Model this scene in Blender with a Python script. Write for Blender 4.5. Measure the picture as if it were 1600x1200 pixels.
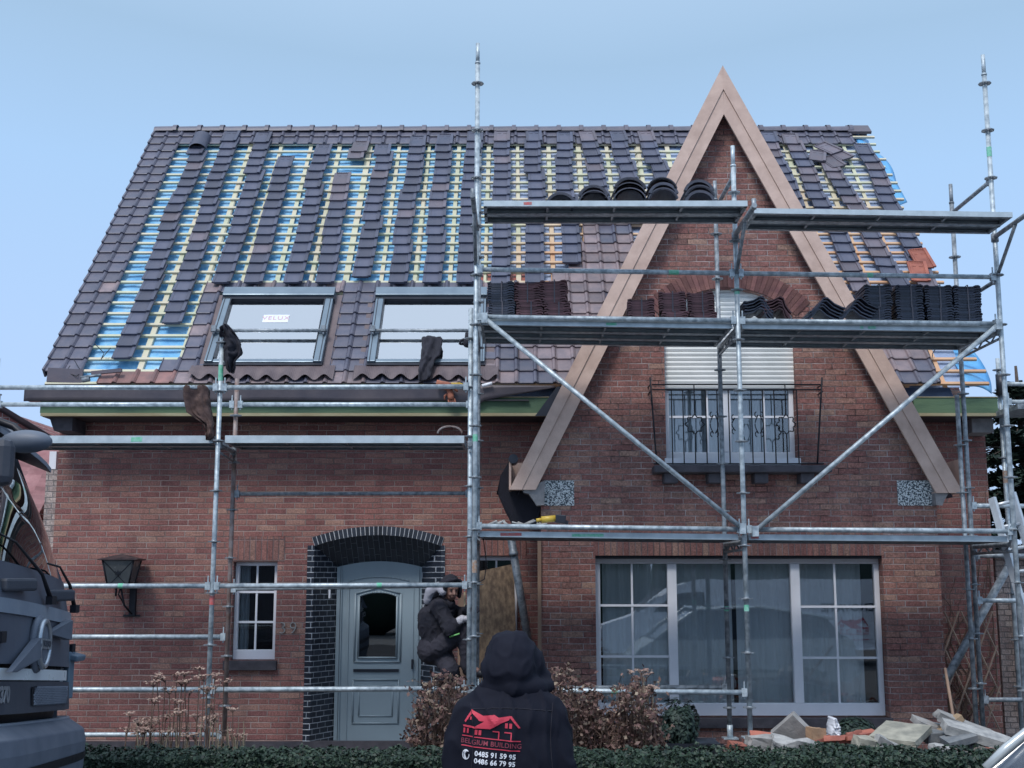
import bpy, bmesh, math, random
import numpy as np
from mathutils import Vector, Matrix, noise as mnoise
from mathutils.geometry import tessellate_polygon
from mathutils.bvhtree import BVHTree
random.seed(7); RNG = np.random.default_rng(7)
for o in list(bpy.data.objects): bpy.data.objects.remove(o)
SC = bpy.context.scene; COL = SC.collection
R = math.radians
# ---------------------------------------------------------------- camera
F = 1900.0; TH = math.atan(F/11700.0); EYE = 1.88
cam = bpy.data.objects.new('camera', bpy.data.cameras.new('camera')); COL.objects.link(cam)
cam.location = (0, 0, EYE); cam.rotation_euler = (math.pi/2 + TH, 0, 0)
cam.data.sensor_width = 36; cam.data.lens = 36*F/1600; cam.data.clip_end = 2000; cam.data.clip_start = .05
SC.camera = cam
# ---------------------------------------------------------------- sky, sun, exposure
SUN_EL, SUN_AZ = R(52), R(200)
W = bpy.data.worlds.new('World'); SC.world = W; W.use_nodes = True
wt = W.node_tree; wt.nodes.clear()
wo = wt.nodes.new('ShaderNodeOutputWorld'); bg = wt.nodes.new('ShaderNodeBackground')
sky = wt.nodes.new('ShaderNodeTexSky'); sky.sky_type = 'NISHITA'; sky.sun_disc = False
sky.sun_elevation = SUN_EL; sky.sun_rotation = SUN_AZ; sky.air_density = 1.0; sky.dust_density = 3.0; sky.ozone_density = 2.0
tc = wt.nodes.new('ShaderNodeTexCoord'); sp = wt.nodes.new('ShaderNodeSeparateXYZ'); wt.links.new(tc.outputs['Generated'], sp.inputs[0])
rp = wt.nodes.new('ShaderNodeValToRGB'); e = rp.color_ramp.elements
e[0].position = 0.0; e[0].color = (3.4, 4.65, 6.8, 1); e[1].position = 1.0; e[1].color = (7.2, 8.4, 10.2, 1)
for p_, c_ in ((.18, (3.25, 4.6, 6.9, 1)), (.33, (2.95, 4.5, 6.65, 1)), (.43, (2.65, 3.95, 5.5, 1))):
    n_ = e.new(p_); n_.color = c_
cn = wt.nodes.new('ShaderNodeTexNoise'); cn.inputs['Scale'].default_value = 1.6; cn.inputs['Detail'].default_value = 3
wt.links.new(tc.outputs['Generated'], cn.inputs['Vector'])
ad = wt.nodes.new('ShaderNodeMath'); ad.operation = 'MULTIPLY_ADD'; wt.links.new(cn.outputs[0], ad.inputs[0]); ad.inputs[1].default_value = .12; wt.links.new(sp.outputs[2], ad.inputs[2])
sb_ = wt.nodes.new('ShaderNodeMath'); sb_.operation = 'SUBTRACT'; wt.links.new(ad.outputs[0], sb_.inputs[0]); sb_.inputs[1].default_value = .06
wt.links.new(sb_.outputs[0], rp.inputs[0])
mx = wt.nodes.new('ShaderNodeMixRGB'); mx.inputs[0].default_value = .88
wt.links.new(sky.outputs[0], mx.inputs[1]); wt.links.new(rp.outputs[0], mx.inputs[2]); wt.links.new(mx.outputs[0], bg.inputs[0])
bg.inputs[1].default_value = 0.1; wt.links.new(bg.outputs[0], wo.inputs[0])
sl = bpy.data.lights.new('sun', 'SUN'); sl.energy = 1.5; sl.angle = R(16); sl.color = (1, .95, .9)
so = bpy.data.objects.new('sun', sl); COL.objects.link(so)
sd = Vector((-math.cos(SUN_EL)*.42, -math.cos(SUN_EL)*.9, math.sin(SUN_EL))); so.rotation_euler = sd.to_track_quat('Z', 'Y').to_euler()
sky.sun_rotation = math.atan2(sd.x, sd.y)
SC.view_settings.view_transform = 'Standard'; SC.view_settings.look = 'None'; SC.view_settings.gamma = 1; SC.view_settings.exposure = 0.62
# ---------------------------------------------------------------- helpers
def at(px, py, Y):
    x = (px-800)/F; y = (600-py)/F
    t = Y/(math.cos(TH)-y*math.sin(TH))
    return Vector((x*t, Y, EYE+t*(math.sin(TH)+y*math.cos(TH))))
def V(*a): return Vector(a)
ORG = {}
def base_of(p):
    return ORG.get(p.name, Vector((0,0,0))) if p else Vector((0,0,0))
def thing(name, label, cat, loc, group=None, kind=None):
    o = bpy.data.objects.new(name, None); COL.objects.link(o); o.location = loc; o.empty_display_size = .1
    ORG[o.name] = Vector(loc); tag(o, label, cat, group, kind); return o
def tag(o, label=None, cat=None, group=None, kind=None):
    if label: o['label'] = label
    if cat: o['category'] = cat
    if group: o['group'] = group
    if kind: o['kind'] = kind
    return o
class MB:
    def __init__(s): s.v = []; s.f = []; s.m = []; s.mi = 0; s.sm = []; s.smooth = False
    def add(s, vs, fs):
        n = len(s.v); s.v += [tuple(p) for p in vs]
        for f in fs: s.f.append(tuple(i+n for i in f)); s.m.append(s.mi); s.sm.append(s.smooth)
        return s
    def box(s, c, d, M=None, j=0):
        c = Vector(c); hs = Vector(d)/2; vs = []
        for x, y, z in ((-1,-1,-1),(1,-1,-1),(1,1,-1),(-1,1,-1),(-1,-1,1),(1,-1,1),(1,1,1),(-1,1,1)):
            p = Vector((x*hs.x, y*hs.y, z*hs.z))
            if j: p += Vector((random.uniform(-j,j), random.uniform(-j,j), random.uniform(-j,j)))
            if M: p = M @ p
            vs.append(c+p)
        return s.add(vs, [(0,3,2,1),(4,5,6,7),(0,1,5,4),(1,2,6,5),(2,3,7,6),(3,0,4,7)])
    def bb(s, x0, x1, y0, y1, z0, z1): return s.box(((x0+x1)/2,(y0+y1)/2,(z0+z1)/2), (abs(x1-x0),abs(y1-y0),abs(z1-z0)))
    def tube(s, p0, p1, r, seg=10, r1=None, caps=True): return s.path([p0,p1], [r, r if r1 is None else r1], seg, caps)
    def path(s, pts, r, seg=8, caps=True):
        pts = [Vector(p) for p in pts]; n = len(pts)
        if not isinstance(r, (list, tuple)): r = [r]*n
        vs = []; up = None
        for i, p in enumerate(pts):
            d = (pts[min(i+1,n-1)]-pts[max(i-1,0)])
            if d.length < 1e-9: d = Vector((0,0,1))
            d.normalize()
            if up is None: up = Vector((0,0,1)) if abs(d.z) < .9 else Vector((1,0,0))
            a = d.cross(up)
            if a.length < 1e-6: a = d.orthogonal()
            a.normalize(); b = d.cross(a).normalized(); up = a.cross(d).normalized() if False else up
            for k in range(seg):
                t = 2*math.pi*k/seg; vs.append(p + (a*math.cos(t)+b*math.sin(t))*r[i])
        fs = []
        for i in range(n-1):
            for k in range(seg):
                a0 = i*seg+k; a1 = i*seg+(k+1)%seg; fs.append((a0, a0+seg, a1+seg, a1))
        sm = s.smooth; s.smooth = seg > 5
        s.add(vs, fs); s.smooth = False
        if caps:
            k0 = len(s.v)-n*seg
            for idx in (list(range(seg)), list(range((n-1)*seg, n*seg))[::-1]):
                s.f.append(tuple(k0+i for i in idx)); s.m.append(s.mi); s.sm.append(False)
        s.smooth = sm; return s
    def prism(s, poly, fr, d0, d1):
        # poly: 2D points; fr(u,v,w) -> world ; d0/d1 depth values of w
        n = len(poly); vs = [fr(u,v,d0) for u,v in poly]+[fr(u,v,d1) for u,v in poly]
        tri = tessellate_polygon([[Vector((u,v,0)) for u,v in poly]])
        fs = [tuple(t) for t in tri]+[tuple(i+n for i in t[::-1]) for t in tri]
        fs += [(i,(i+1)%n,(i+1)%n+n,i+n) for i in range(n)]
        return s.add(vs, fs)
    def ball(s, c, r, seg=12, rings=8, M=None):
        c = Vector(c); r = Vector(r) if hasattr(r, '__len__') else Vector((r,r,r)); vs = []; fs = []
        for i in range(rings+1):
            a = math.pi*i/rings
            for k in range(seg):
                b = 2*math.pi*k/seg; p = Vector((r.x*math.sin(a)*math.cos(b), r.y*math.sin(a)*math.sin(b), r.z*math.cos(a)))
                if M: p = M @ p
                vs.append(c+p)
        for i in range(rings):
            for k in range(seg):
                a0 = i*seg+k; a1 = i*seg+(k+1)%seg; fs.append((a0, a0+seg, a1+seg, a1))
        sm = s.smooth; s.smooth = True; s.add(vs, fs); s.smooth = sm; return s
    def grid(s, fn, nu, nv, smooth=True, closeu=False):
        vs = [fn(i/nu, j/nv) for j in range(nv+1) for i in range(nu+1)]
        fs = [(j*(nu+1)+i, j*(nu+1)+i+1, (j+1)*(nu+1)+i+1, (j+1)*(nu+1)+i) for j in range(nv) for i in range(nu)]
        sm = s.smooth; s.smooth = smooth; s.add(vs, fs); s.smooth = sm; return s
    def mesh(s, name, mats, base=Vector((0,0,0))):
        me = bpy.data.meshes.new(name); b = base
        me.from_pydata([(x-b[0],y-b[1],z-b[2]) for x,y,z in s.v], [], s.f)
        for m in (mats if isinstance(mats, (list,tuple)) else [mats]): me.materials.append(m)
        me.polygons.foreach_set('material_index', s.m); me.polygons.foreach_set('use_smooth', s.sm)
        me.validate(); me.update(); return me
    def build(s, name, mats, parent=None, bevel=0, loc=None, solid=0):
        b = base_of(parent) if parent else (Vector(loc) if loc is not None else Vector((0,0,0)))
        me = s.mesh(name, mats, b)
        if bevel or solid:
            tmp = bpy.data.objects.new('tmp', me); COL.objects.link(tmp)
            if solid: md = tmp.modifiers.new('s', 'SOLIDIFY'); md.thickness = solid; md.offset = 0
            if bevel: md = tmp.modifiers.new('b', 'BEVEL'); md.width = bevel; md.segments = 2; md.limit_method = 'ANGLE'; md.harden_normals = False
            me = bake(tmp, name)
        o = bpy.data.objects.new(name, me); COL.objects.link(o)
        if parent: o.parent = parent; ORG[o.name] = b
        elif loc is not None: o.location = loc; ORG[o.name] = b
        return o
def bake(tmp, name):
    dg = bpy.context.evaluated_depsgraph_get(); dg.update()
    me = bpy.data.meshes.new_from_object(tmp.evaluated_get(dg), depsgraph=dg); me.name = name
    bpy.data.objects.remove(tmp); return me
def struct(o): o['kind'] = 'structure'; return o
def copy_tree(o, parent=None):
    c = o.copy(); COL.objects.link(c); c.parent = parent
    ORG[c.name] = ORG.get(o.name, Vector((0,0,0)))
    for ch in list(o.children): copy_tree(ch, c)
    return c
def text_mesh(txt, size, mapf, depth=.002, bold=0, space=1.0, align='CENTER', shear=0):
    cu = bpy.data.curves.new('t', 'FONT'); cu.body = txt; cu.size = size; cu.align_x = align; cu.align_y = 'CENTER'
    cu.extrude = depth; cu.offset = bold; cu.space_character = space; cu.shear = shear; cu.resolution_u = 3
    t = bpy.data.objects.new('t', cu); COL.objects.link(t); me = bake(t, 't')
    vs = [mapf(v.co.x, v.co.y, v.co.z) for v in me.vertices]; fs = [tuple(p.vertices) for p in me.polygons]
    bpy.data.meshes.remove(me); return vs, fs
# ---------------------------------------------------------------- materials
def nmat(name):
    m = bpy.data.materials.new(name); m.use_nodes = True; nt = m.node_tree; nt.nodes.clear()
    o = nt.nodes.new('ShaderNodeOutputMaterial'); b = nt.nodes.new('ShaderNodeBsdfPrincipled'); nt.links.new(b.outputs[0], o.inputs[0])
    return m, nt, b
def lk(nt, a, b): nt.links.new(a, b)
def math_(nt, op, a, b=None, c=None):
    n = nt.nodes.new('ShaderNodeMath'); n.operation = op
    for i, x in enumerate((a, b, c)):
        if x is None: continue
        if isinstance(x, (int, float)): n.inputs[i].default_value = x
        else: nt.links.new(x, n.inputs[i])
    return n.outputs[0]
def ramp(nt, fac, stops, interp='LINEAR'):
    n = nt.nodes.new('ShaderNodeValToRGB'); r = n.color_ramp; r.interpolation = interp
    while len(r.elements) < len(stops): r.elements.new(.5)
    for el, (p, c) in zip(r.elements, stops): el.position = p; el.color = (*c, 1)
    if fac is not None: nt.links.new(fac, n.inputs[0])
    return n.outputs[0]
def noise_(nt, vec, scale, detail=4, rough=.55):
    n = nt.nodes.new('ShaderNodeTexNoise'); n.inputs['Scale'].default_value = scale; n.inputs['Detail'].default_value = detail; n.inputs['Roughness'].default_value = rough
    if vec is not None: nt.links.new(vec, n.inputs['Vector'])
    return n
def mixc(nt, fac, a, b, mode='MIX'):
    n = nt.nodes.new('ShaderNodeMixRGB'); n.blend_type = mode
    for i, x in enumerate((fac, a, b)):
        if isinstance(x, (int, float)): n.inputs[i].default_value = x
        elif isinstance(x, tuple): n.inputs[i].default_value = (*x, 1)
        else: nt.links.new(x, n.inputs[i])
    return n.outputs[0]
def pm(name, c1, c2=None, scale=6, rough=.7, metal=0, bump=.0, bscale=None, island=.0, detail=5, stretch=(1,1,1), spec=.5, lo=.35, hi=.65, coat=0):
    m, nt, b = nmat(name); c2 = c2 or tuple(x*.75 for x in c1)
    tc = nt.nodes.new('ShaderNodeTexCoord'); mp = nt.nodes.new('ShaderNodeMapping'); mp.inputs['Scale'].default_value = stretch
    lk(nt, tc.outputs['Object'], mp.inputs[0]); v = mp.outputs[0]
    n = noise_(nt, v, scale, detail); col = ramp(nt, n.outputs[0], [(lo, c1), (hi, c2)])
    if island:
        g = nt.nodes.new('ShaderNodeNewGeometry'); oi = nt.nodes.new('ShaderNodeObjectInfo')
        s_ = math_(nt, 'FRACT', math_(nt, 'ADD', g.outputs['Random Per Island'], oi.outputs['Random']))
        f = math_(nt, 'MULTIPLY_ADD', s_, 2*island, 1-island)
        cb = nt.nodes.new('ShaderNodeCombineColor')
        for i in range(3): lk(nt, f, cb.inputs[i])
        col = mixc(nt, 1.0, col, cb.outputs[0], 'MULTIPLY')
    lk(nt, col, b.inputs['Base Color'])
    b.inputs['Metallic'].default_value = metal; b.inputs['Specular IOR Level'].default_value = spec; b.inputs['Coat Weight'].default_value = coat
    r_ = math_(nt, 'MULTIPLY_ADD', n.outputs[0], .25, rough-.125); lk(nt, r_, b.inputs['Roughness'])
    if bump:
        n2 = noise_(nt, v, bscale or scale*5, 6, .65); bp = nt.nodes.new('ShaderNodeBump'); bp.inputs['Strength'].default_value = bump; bp.inputs['Distance'].default_value = .01
        lk(nt, n2.outputs[0], bp.inputs['Height']); lk(nt, bp.outputs[0], b.inputs['Normal'])
    return m
def brick_mat(name, cols, mortar, bw=.225, bh=.0645, mw=.010, rough=.9, swap=False, bump=.9, shift=0.0, frost=.35, mortar2=None, spec=.3, vault=False):
    m, nt, b = nmat(name)
    tc = nt.nodes.new('ShaderNodeTexCoord'); s = nt.nodes.new('ShaderNodeSeparateXYZ'); lk(nt, tc.outputs['Object'], s.inputs[0])
    wob = noise_(nt, tc.outputs['Object'], 7, 3); wb = math_(nt, 'MULTIPLY_ADD', wob.outputs[0], .010, -.005)
    hs = math_(nt, 'ADD', math_(nt, 'ADD', s.outputs[0], s.outputs[1]), shift); z = math_(nt, 'ADD', s.outputs[2], wb)
    if swap: hs, z = z, hs
    if vault: hs, z = s.outputs[1], s.outputs[0]
    zz = math_(nt, 'DIVIDE', z, bh); row = math_(nt, 'FLOOR', zz); fz = math_(nt, 'FRACT', zz)
    rw = nt.nodes.new('ShaderNodeTexWhiteNoise'); rw.noise_dimensions = '1D'; lk(nt, row, rw.inputs['W'])
    off = math_(nt, 'MULTIPLY_ADD', row, .5, math_(nt, 'MULTIPLY', rw.outputs[0], .22)) if not swap else math_(nt, 'MULTIPLY', row, 0.0)
    xx = math_(nt, 'ADD', math_(nt, 'DIVIDE', hs, bw), off); colm = math_(nt, 'FLOOR', xx); fx = math_(nt, 'FRACT', xx)
    cv = nt.nodes.new('ShaderNodeCombineXYZ'); lk(nt, colm, cv.inputs[0]); lk(nt, row, cv.inputs[1])
    wn = nt.nodes.new('ShaderNodeTexWhiteNoise'); wn.noise_dimensions = '2D'; lk(nt, cv.outputs[0], wn.inputs['Vector'])
    n = len(cols); bc = ramp(nt, wn.outputs['Value'], [(i/(n-1), c) for i, c in enumerate(cols)])
    fine = noise_(nt, tc.outputs['Object'], 55, 6, .7); big = noise_(nt, tc.outputs['Object'], 1.1, 4)
    bc = mixc(nt, .75, bc, ramp(nt, fine.outputs[0], [(.32, (.42,.42,.42)), (.5, (.98,.98,.98)), (.68, (1.8,1.72,1.75))]), 'MULTIPLY')
    bc = mixc(nt, .6, bc, ramp(nt, big.outputs[0], [(.3, (.7,.7,.74)), (.7, (1.25,1.2,1.2))]), 'MULTIPLY')
    fr = noise_(nt, tc.outputs['Object'], 14, 8, .75)
    bc = mixc(nt, math_(nt, 'MULTIPLY', ramp(nt, fr.outputs[0], [(.58, (0,0,0)), (.75, (1,1,1))]), frost), bc, tuple(min(1, x*2.6+.08) for x in cols[len(cols)//2]))
    stm = nt.nodes.new('ShaderNodeMapping'); stm.inputs['Scale'].default_value = (3.2, 3.2, .45); lk(nt, tc.outputs['Object'], stm.inputs[0]); stn = noise_(nt, stm.outputs[0], 1.6, 6, .7)
    bc = mixc(nt, .8, bc, ramp(nt, stn.outputs[0], [(.30, (.66,.66,.70)), (.48, (1,1,1)), (.72, (1.22,1.20,1.17))]), 'MULTIPLY')
    dx = math_(nt, 'MULTIPLY', math_(nt, 'MINIMUM', fx, math_(nt, 'SUBTRACT', 1, fx)), bw)
    dz = math_(nt, 'MULTIPLY', math_(nt, 'MINIMUM', fz, math_(nt, 'SUBTRACT', 1, fz)), bh)
    d = math_(nt, 'MINIMUM', dx, dz)
    mwn = math_(nt, 'MULTIPLY_ADD', fr.outputs[0], mw*.7, mw*.15)
    mr = nt.nodes.new('ShaderNodeMapRange'); lk(nt, d, mr.inputs[0]); lk(nt, math_(nt, 'SUBTRACT', mwn, .0018), mr.inputs[1]); lk(nt, math_(nt, 'ADD', mwn, .0018), mr.inputs[2])
    k = mr.outputs[0]
    mc = mixc(nt, ramp(nt, noise_(nt, tc.outputs['Object'], 2.3, 5, .7).outputs[0], [(.38,(0,0,0)),(.62,(1,1,1))]), mortar, mortar2 or tuple(x*.45 for x in mortar))
    lk(nt, mixc(nt, k, mc, bc), b.inputs['Base Color'])
    b.inputs['Roughness'].default_value = rough; b.inputs['Specular IOR Level'].default_value = spec
    h = math_(nt, 'ADD', math_(nt, 'MULTIPLY', k, 1.0), math_(nt, 'MULTIPLY', fine.outputs[0], .45))
    h = math_(nt, 'ADD', h, math_(nt, 'MULTIPLY', wn.outputs['Value'], .25))
    bp = nt.nodes.new('ShaderNodeBump'); bp.inputs['Strength'].default_value = bump; bp.inputs['Distance'].default_value = .008
    lk(nt, h, bp.inputs['Height']); lk(nt, bp.outputs[0], b.inputs['Normal'])
    return m
def glass_mat(name, refl=.16, tint=(1,1,1), rough=.01):
    m, nt, b = nmat(name); nt.nodes.remove(b); o = [n for n in nt.nodes if n.type == 'OUTPUT_MATERIAL'][0]
    t = nt.nodes.new('ShaderNodeBsdfTransparent'); t.inputs[0].default_value = (*tint, 1)
    g = nt.nodes.new('ShaderNodeBsdfGlossy'); g.inputs['Roughness'].default_value = rough; g.inputs[0].default_value = (.95, .98, 1, 1)
    tcx = nt.nodes.new('ShaderNodeTexCoord'); nz = noise_(nt, tcx.outputs['Object'], 1.3, 2); bp = nt.nodes.new('ShaderNodeBump'); bp.inputs['Strength'].default_value = .05; bp.inputs['Distance'].default_value = .02
    lk(nt, nz.outputs[0], bp.inputs['Height']); lk(nt, bp.outputs[0], g.inputs['Normal'])
    f = nt.nodes.new('ShaderNodeFresnel'); f.inputs[0].default_value = 1.5
    fac = math_(nt, 'MINIMUM', math_(nt, 'ADD', f.outputs[0], refl), 1.0)
    mxs = nt.nodes.new('ShaderNodeMixShader'); lk(nt, fac, mxs.inputs[0]); lk(nt, t.outputs[0], mxs.inputs[1]); lk(nt, g.outputs[0], mxs.inputs[2]); lk(nt, mxs.outputs[0], o.inputs[0])
    return m
def leaf_mat(name, cols, rough=.6, trans=.25):
    m, nt, b = nmat(name); g = nt.nodes.new('ShaderNodeNewGeometry')
    n = len(cols); lk(nt, ramp(nt, g.outputs['Random Per Island'], [(i/(n-1), c) for i, c in enumerate(cols)]), b.inputs['Base Color'])
    b.inputs['Roughness'].default_value = rough; b.inputs['Specular IOR Level'].default_value = .3
    return m
BR = [(.18,.083,.085), (.225,.108,.106), (.20,.093,.094), (.245,.12,.113), (.18,.083,.087), (.23,.11,.107), (.265,.145,.132), (.205,.096,.096), (.29,.18,.157), (.22,.106,.102)]
BR2 = [(.155,.078,.078), (.20,.098,.094), (.17,.083,.082), (.22,.112,.103), (.165,.095,.092), (.20,.10,.096), (.235,.138,.122), (.18,.088,.087), (.26,.175,.15), (.19,.10,.095)]
BR = [(a*1.17, b_*1.16, c*1.06) for a, b_, c in BR]; BR2 = [(a*1.22, b_*1.2, c*1.1) for a, b_, c in BR2]
M = {}
M['brick'] = brick_mat('brick_red', BR, (.42,.33,.31), frost=.42)
M['brick_gable'] = brick_mat('brick_gable', BR2, (.50,.43,.43), shift=.07, frost=.45, mw=.0085, mortar2=(.07,.045,.045))
M['brick_soldier'] = brick_mat('brick_soldier', BR2, (.30,.22,.22), swap=True, bw=.235, bh=.066, shift=.1)
M['brick_black'] = brick_mat('brick_glazed_black', [(.012,.016,.026),(.02,.026,.04),(.016,.02,.032),(.035,.042,.06)], (.52,.56,.62), bw=.19, bh=.062, mw=.0085, rough=.3, spec=.6, frost=.04, bump=.5, mortar2=(.26,.29,.33))
M['brick_vault'] = brick_mat('brick_glazed_vault', [(.012,.016,.026),(.02,.026,.04),(.016,.02,.032),(.03,.036,.05)], (.20,.23,.27), bw=.20, bh=.064, mw=.005, rough=.35, spec=.6, frost=.02, bump=.5, vault=True)
M['brick_pale'] = brick_mat('brick_pale', [(.33,.28,.26),(.42,.36,.33),(.25,.2,.19),(.5,.44,.4)], (.3,.28,.28), bw=.12)
M['brick_far'] = brick_mat('brick_far', [(.2,.08,.08),(.3,.13,.12),(.25,.1,.1)], (.5,.45,.45), bw=.22, bh=.085)
M['tile_dark'] = pm('tile_dark', (.078,.084,.125), (.115,.112,.150), 9, .45, 0, .25, 90, island=.15, spec=.5)
M['tile_brown'] = pm('tile_brown', (.235,.18,.19), (.155,.13,.15), 7, .55, 0, .25, 90, island=.22)
M['tile_red'] = pm('tile_red', (.26,.13,.12), (.17,.10,.10), 7, .6, 0, .25, 90, island=.2)
M['tile_loose'] = pm('tile_loose', (.050,.062,.105), (.078,.084,.125), 5, .55, 0, .25, 60, island=.25)
M['tile_loose_grey'] = pm('tile_loose_grey', (.10,.095,.125), (.13,.11,.135), 5, .5, 0, .25, 60, island=.25)
M['tile_terra'] = pm('tile_terra', (.38,.13,.09), (.26,.09,.07), 6, .8, 0, .4, 50, island=.25)
M['tile_stack_red'] = pm('tile_stack_brown', (.19,.085,.09), (.12,.055,.062), 6, .6, 0, .3, 60, island=.4)
M['tile_stack_dark'] = pm('tile_stack_dark', (.035,.045,.07), (.055,.06,.09), 6, .5, 0, .3, 60, island=.4)
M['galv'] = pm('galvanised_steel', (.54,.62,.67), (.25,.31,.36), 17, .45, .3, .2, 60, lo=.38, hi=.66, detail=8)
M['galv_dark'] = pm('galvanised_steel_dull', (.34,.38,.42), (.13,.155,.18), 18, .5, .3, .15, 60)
M['galv_deck'] = pm('deck_steel', (.56,.64,.69), (.42,.50,.55), 8, .45, .3, .1, 60)
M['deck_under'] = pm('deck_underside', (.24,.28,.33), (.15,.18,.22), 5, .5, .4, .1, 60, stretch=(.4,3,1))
M['rust'] = pm('rusty_tube', (.30,.26,.26), (.2,.13,.11), 12, .6, .3, .2, 60)
M['iron'] = pm('black_iron', (.012,.014,.022), (.02,.022,.03), 20, .5, .3)
M['paint_green'] = pm('paint_mark_green', (.12,.5,.32), (.3,.6,.5), 30, .6)
M['paint_red'] = pm('paint_mark_red', (.6,.1,.1), (.4,.2,.2), 40, .6)
M['board'] = pm('woodgrain_board', (.63,.465,.395), (.49,.35,.295), 5, .6, 0, .3, 60, stretch=(1,1,1), detail=9)
M['white'] = pm('white_upvc', (.80,.82,.88), (.72,.74,.80), 3, .35, 0, .03)
M['shutter'] = pm('shutter_slats', (.80,.82,.82), (.68,.71,.71), 2.5, .45, 0, .05)
M['door'] = pm('door_paint', (.29,.37,.42), (.26,.33,.38), 2, .4, 0, .03)
M['green_board'] = pm('green_treated_board', (.09,.155,.085), (.05,.10,.065), 3, .75, 0, .3, 30, stretch=(.5,1,3))
M['wood_edge'] = pm('timber_edge', (.36,.33,.21), (.27,.22,.13), 5, .8, 0, .3, 40, stretch=(.4,1,3))
M['soffit'] = pm('soffit_dark', (.05,.035,.04), (.03,.022,.028), 5, .8)
M['zinc'] = pm('lead_gutter_strip', (.055,.05,.065), (.10,.085,.095), 2.2, .45, .3, .25, 9)
M['flash'] = pm('lead_flashing', (.15,.115,.12), (.11,.085,.095), 5, .55, .2, .3, 30)
M['sky_frame'] = pm('skylight_frame', (.20,.26,.31), (.15,.2,.25), 4, .35, .5)
M['dark_metal'] = pm('dark_metal', (.03,.035,.05), (.02,.024,.035), 8, .4, .3)
M['blind'] = pm('skylight_blind', (.80,.80,.88), (.76,.76,.85), 1.2, .6)
M['stone'] = pm('stone', (.27,.27,.28), (.2,.2,.215), 12, .85, 0, .4, 60)
M['stone_dark'] = pm('stone_dark', (.075,.07,.085), (.05,.048,.06), 9, .85, 0, .4, 60)
M['speckle'] = pm('pebbledash', (.62,.66,.68), (.05,.07,.09), 62, .85, 0, .6, 90, lo=.46, hi=.54, detail=2)
M['osb'] = pm('osb_board', (.42,.29,.18), (.17,.115,.08), 24, .85, 0, .35, 70, stretch=(1,1,.5), lo=.3, hi=.62)
M['timber'] = pm('timber', (.30,.2,.14), (.2,.13,.1), 6, .8, 0, .3, 40, stretch=(1,1,.15))
M['soil'] = pm('soil', (.05,.04,.035), (.09,.075,.06), 5, .95, 0, 1, 25)
M['asphalt'] = pm('asphalt', (.05,.05,.055), (.065,.065,.07), 3, .9, 0, .5, 150)
M['paving'] = pm('paving', (.22,.22,.22), (.3,.29,.28), 4, .9, 0, .4, 60)
M['concrete'] = pm('concrete', (.34,.33,.32), (.22,.22,.22), 9, .9, 0, .5, 50)
M['concrete_white'] = pm('pale_concrete', (.42,.42,.41), (.24,.245,.25), 11, .9, 0, .6, 50)
M['sandstone'] = pm('mossy_sandstone', (.40,.385,.32), (.22,.22,.19), 8, .9, 0, .6, 40)
M['slate_grey'] = pm('bluestone', (.12,.14,.16), (.2,.21,.22), 12, .8, 0, .5, 40)
M['glass'] = glass_mat('window_glass', .07, (.95,.97,.98))
M['glass_sky'] = glass_mat('skylight_glass', .50, (.9,.95,1))
M['glass_dark'] = glass_mat('dark_glass', .06, (.35,.42,.5))
M['curtain'] = pm('net_curtain', (.66,.69,.70), (.54,.58,.60), 1.2, .9, stretch=(9,1,.3))
M['curtain_white'] = pm('white_net_curtain', (.45,.5,.54), (.32,.37,.41), 3, .9, stretch=(6,1,.6))
M['room_shade'] = pm('unlit_room_black', (.012,.013,.018), (.008,.009,.012), 2, .95)  # near-black colour stands in for the shade of unlit interiors
M['black_cloth'] = pm('black_cloth', (.012,.013,.022), (.02,.02,.032), 12, .9, 0, .5, 50)
M['navy_cloth'] = pm('softshell_navy', (.0055,.007,.0155), (.0085,.010,.020), 3, .8, 0, .25, 260, spec=.2)
M['trouser'] = pm('work_trousers', (.02,.02,.032), (.032,.031,.045), 8, .9, 0, .4, 80)
M['brown_cloth'] = pm('brown_rag', (.12,.075,.066), (.05,.032,.034), 9, .9, 0, .8, 30)
M['grey_cloth'] = pm('light_grey_hood', (.35,.36,.42), (.27,.28,.34), 9, .9, 0, .4, 60)
M['orange_cloth'] = pm('orange_glove', (.42,.16,.10), (.25,.09,.06), 12, .8, 0, .5, 40)
M['skin'] = pm('skin', (.24,.14,.115), (.19,.105,.085), 8, .55)
M['glove_white'] = pm('white_glove', (.5,.5,.55), (.3,.3,.34), 60, .85)
M['print_red'] = pm('print_red', (.62,.05,.09), (.5,.04,.075), 8, .7)
M['print_white'] = pm('print_white', (.75,.78,.85), (.65,.68,.75), 8, .7)
M['print_dim'] = pm('print_dull_red', (.19,.035,.06), (.30,.05,.08), 18, .7)
M['hivis'] = pm('reflective_stripe', (.3,.75,.25), (.25,.65,.2), 8, .5)
M['yellow'] = pm('yellow_plastic', (.6,.42,.06), (.5,.33,.05), 8, .45)
M['membrane_flap'] = pm('blue_membrane', (.08,.34,.70), (.16,.48,.80), 4, .4, 0, .5, 9)
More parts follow.
